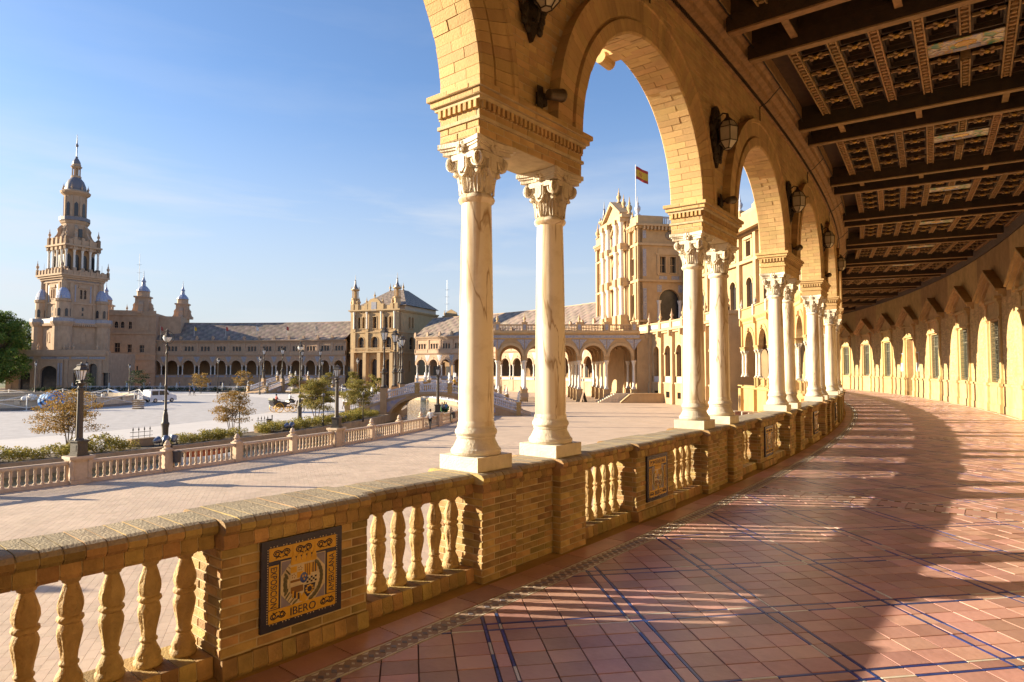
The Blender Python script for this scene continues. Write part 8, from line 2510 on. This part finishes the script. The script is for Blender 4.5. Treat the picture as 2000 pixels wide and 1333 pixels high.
# =================================================================== SMALL FURNITURE
def bin_(px, py, rz, label):
    x, y = gp(px, py)
    o = thing('litter_bin', label, 'litter bin', (x, y, G), rz, 'litter bins on posts')
    m = MB(); m.tube([(0, 0, 0), (0, 0, 1.25)], .045, 8); m.lathe([(.12, 0), (.12, .03), (.05, .06)], 10); m.ball((0, 0, 1.27), .06, n=8, m=5); m.build('post', IRON, o)
    m = MB(); m.lathe([(.17, .42), (.21, .95), (.23, .97), (.23, 1.0), (.19, 1.0), (.16, .5)], 12, (.28, 0, 0)); m.build('bucket', mat('dark_plastic', (.06, .055, .06), .5, .2, 6), o)
    m = MB(); m.box(.03, .1, -.02, .02, .5, .54); m.box(.03, .1, -.02, .02, .9, .94); m.build('clamp', IRON, o)
bin_(334, 920, 0.1, 'dark litter bin on a post beside the finial post left of centre'); bin_(880, 826, 0.0, 'dark litter bin on a post near the marble column, by the canal balustrade'); bin_(531, 842, pi, 'dark litter bin on a post in the planting bed left of the tall lamp')
def floods(px, R, label, n=3):
    p = at_R(px, R)
    o = thing('floodlights', label, 'floodlight', (p.x, p.y, G + .12), rad(-25), 'floodlight groups in the planting bed')
    for i in range(n):
        m = MB(); m.lathe([(.0, -.22), (.12, -.2), (.20, -.05), (.24, .16), (.24, .2), (.2, .2), (.19, .14), (0, .12)], 14)
        h = m.build('lamp_head', mat('steel_blue_paint', (.16, .19, .27), .35, .2, 6, metal=.5), o, (0, (i - (n - 1) / 2) * .62, .38), smooth=40); h.rotation_euler = (rad(-70 + 25 * i), rad(20), rad(40 * i))
        m = MB(); m.box(-.03, .03, -.22, -.2, -.35, .05); m.box(-.03, .03, .2, .22, -.35, .05); m.box(-.12, .12, -.22, .22, -.38, -.34); k_ = m.build('bracket', IRON, o, (0, (i - (n - 1) / 2) * .62, .38))
floods(327, 72.9, 'three blue grey floodlights at the foot of the tall lamp left of centre'); floods(566, 72.9, 'two blue grey floodlights in the hedge below the carriage', 2); floods(665, 72.9, 'blue grey floodlights in the hedge right of the second balustrade lamp', 3)
def spike_fence(px0, px1, R, label):
    a, b = at_R(px0, R), at_R(px1, R); d = b - a; L_ = d.length
    o = thing('spike_fence', label, 'fence', (a.x, a.y, G), math.atan2(d.y, d.x), 'spiked railings in the planting bed')
    m = MB(); m.box(0, L_, -.2, .2, 0, .55); m.build('brick_base', BRK, o); m = MB(); m.box(-.04, L_ + .04, -.24, .24, .55, .62); m.build('coping', KERB, o)
    n = max(4, int(L_ / .32))
    for i in range(n):
        x = L_ * (i + .5) / n; m = MB(); m.tube([(x, 0, .6), (x, 0, 1.15)], .016, 5); m.lathe([(.016, 1.1), (.05, 1.2), (.03, 1.28), (0, 1.4)], 6, (x, 0, 0)); m.build('spike', IRON, o)
    m = MB(); m.box(0, L_, -.012, .012, .75, .78); m.box(0, L_, -.012, .012, 1.02, 1.05); m.build('rail', IRON, o)
spike_fence(258, 302, 71.6, 'brick plinth with iron spike railing left of the tall lamp'); spike_fence(503, 528, 71.6, 'brick plinth with iron spike railing behind the hedge, left of the litter bin'); spike_fence(639, 660, 70.5, 'short iron spike railing behind the second balustrade lamp')
# notice panel and benches at the portico
o = thing('notice_stand', 'low beige notice board on a stand before the second portico pedestal', 'sign', (1.9, 101.0, G), 0)
m = MB(); m.box(-.7, .7, -.04, .04, .75, 1.4); m.build('board', mat('beige_board', (.44, .32, .22), .8, .15, 3), o)
for x in (-.55, .55): m = MB(); m.box(x - .04, x + .04, -.04, .04, 0, .75); m.build('leg', IRON, o)
o = thing('easel_sign', 'dark folding sign before the third portico column', 'sign', (11.2, 101.4, G), .3)
m = MB(); m.prism([(-.5, 0), (-.42, 0), (.0, 1.5), (-.08, 1.5)], -.5, .5, 'y'); m.prism([(.5, 0), (.42, 0), (.0, 1.5), (.08, 1.5)], -.5, .5, 'y'); m.build('panel', mat('brown_board', (.20, .13, .08), .8, .2, 3), o)
RWT = mat('red_brown_tile', (.26, .12, .09), .5, .3, 6)
for i, (px, py, l) in enumerate(((1462, 829, 'low tiled bench with white frame, leftmost of three below the distant arcade'), (1478, 831, 'low tiled bench with white frame, middle of three below the distant arcade'), (1492, 834, 'low tiled bench with white frame, rightmost of three below the distant arcade'))):
    x, y = gp(px, py - 6)
    o = thing('tiled_bench', l, 'bench', (x, y, G), rad(-5), 'tiled benches below the distant arcade')
    m = MB(); m.box(-1.3, 1.3, -.2, .2, .1, .42); m.box(-1.3, 1.3, .16, .24, .42, .95); m.build('seat', RWT, o)
    m = MB(); m.box(-1.36, 1.36, -.24, .24, .42, .47); m.box(-1.36, 1.36, .12, .26, .95, 1.02)
    for x_ in (-1.33, 1.33): m.box(x_ - .06, x_ + .06, -.22, .26, 0, .42); m.box(x_ - .06, x_ + .06, .12, .26, .47, .95)
    m.build('frame', WHITET, o)
# small flags along the eaves of the far wing
for i, (thf, l, c) in enumerate(((98.2, 'tiny red flag on the eaves at the shaded left end of the far roof', 'red'), (93.4, 'tiny orange flag on the eaves where the roof shadow ends', 'yellow'), (88.7, 'tiny red flag on the sunlit far roof eaves, left part', 'red'), (84.0, 'tiny white flag on the far roof eaves above the slender lamp', 'white'), (79.2, 'tiny orange flag on the far roof eaves above the far bridge', 'red'), (74.4, 'tiny cream flag on the far roof eaves left of the pavilion', 'cream'))):
    o = thing('eaves_flag', l, 'flag', P(R1 + .4, thf, 11.4), 0, 'small flags on the far eaves')
    m = MB(); m.tube([(0, 0, 0), (0, 0, 3.0)], .045, 5); m.build('pole', WT, o)
    m = MB(); m.add([(.05, 0, 2.9), (.6, .15, 2.5), (.75, .1, 1.5), (.05, 0, 1.7)], [(0, 1, 2, 3)]); m.add([(.05, .02, 2.9), (.6, .17, 2.5), (.75, .12, 1.5), (.05, .02, 1.7)], [(3, 2, 1, 0)]); m.build('flag_cloth', CL[c], o)
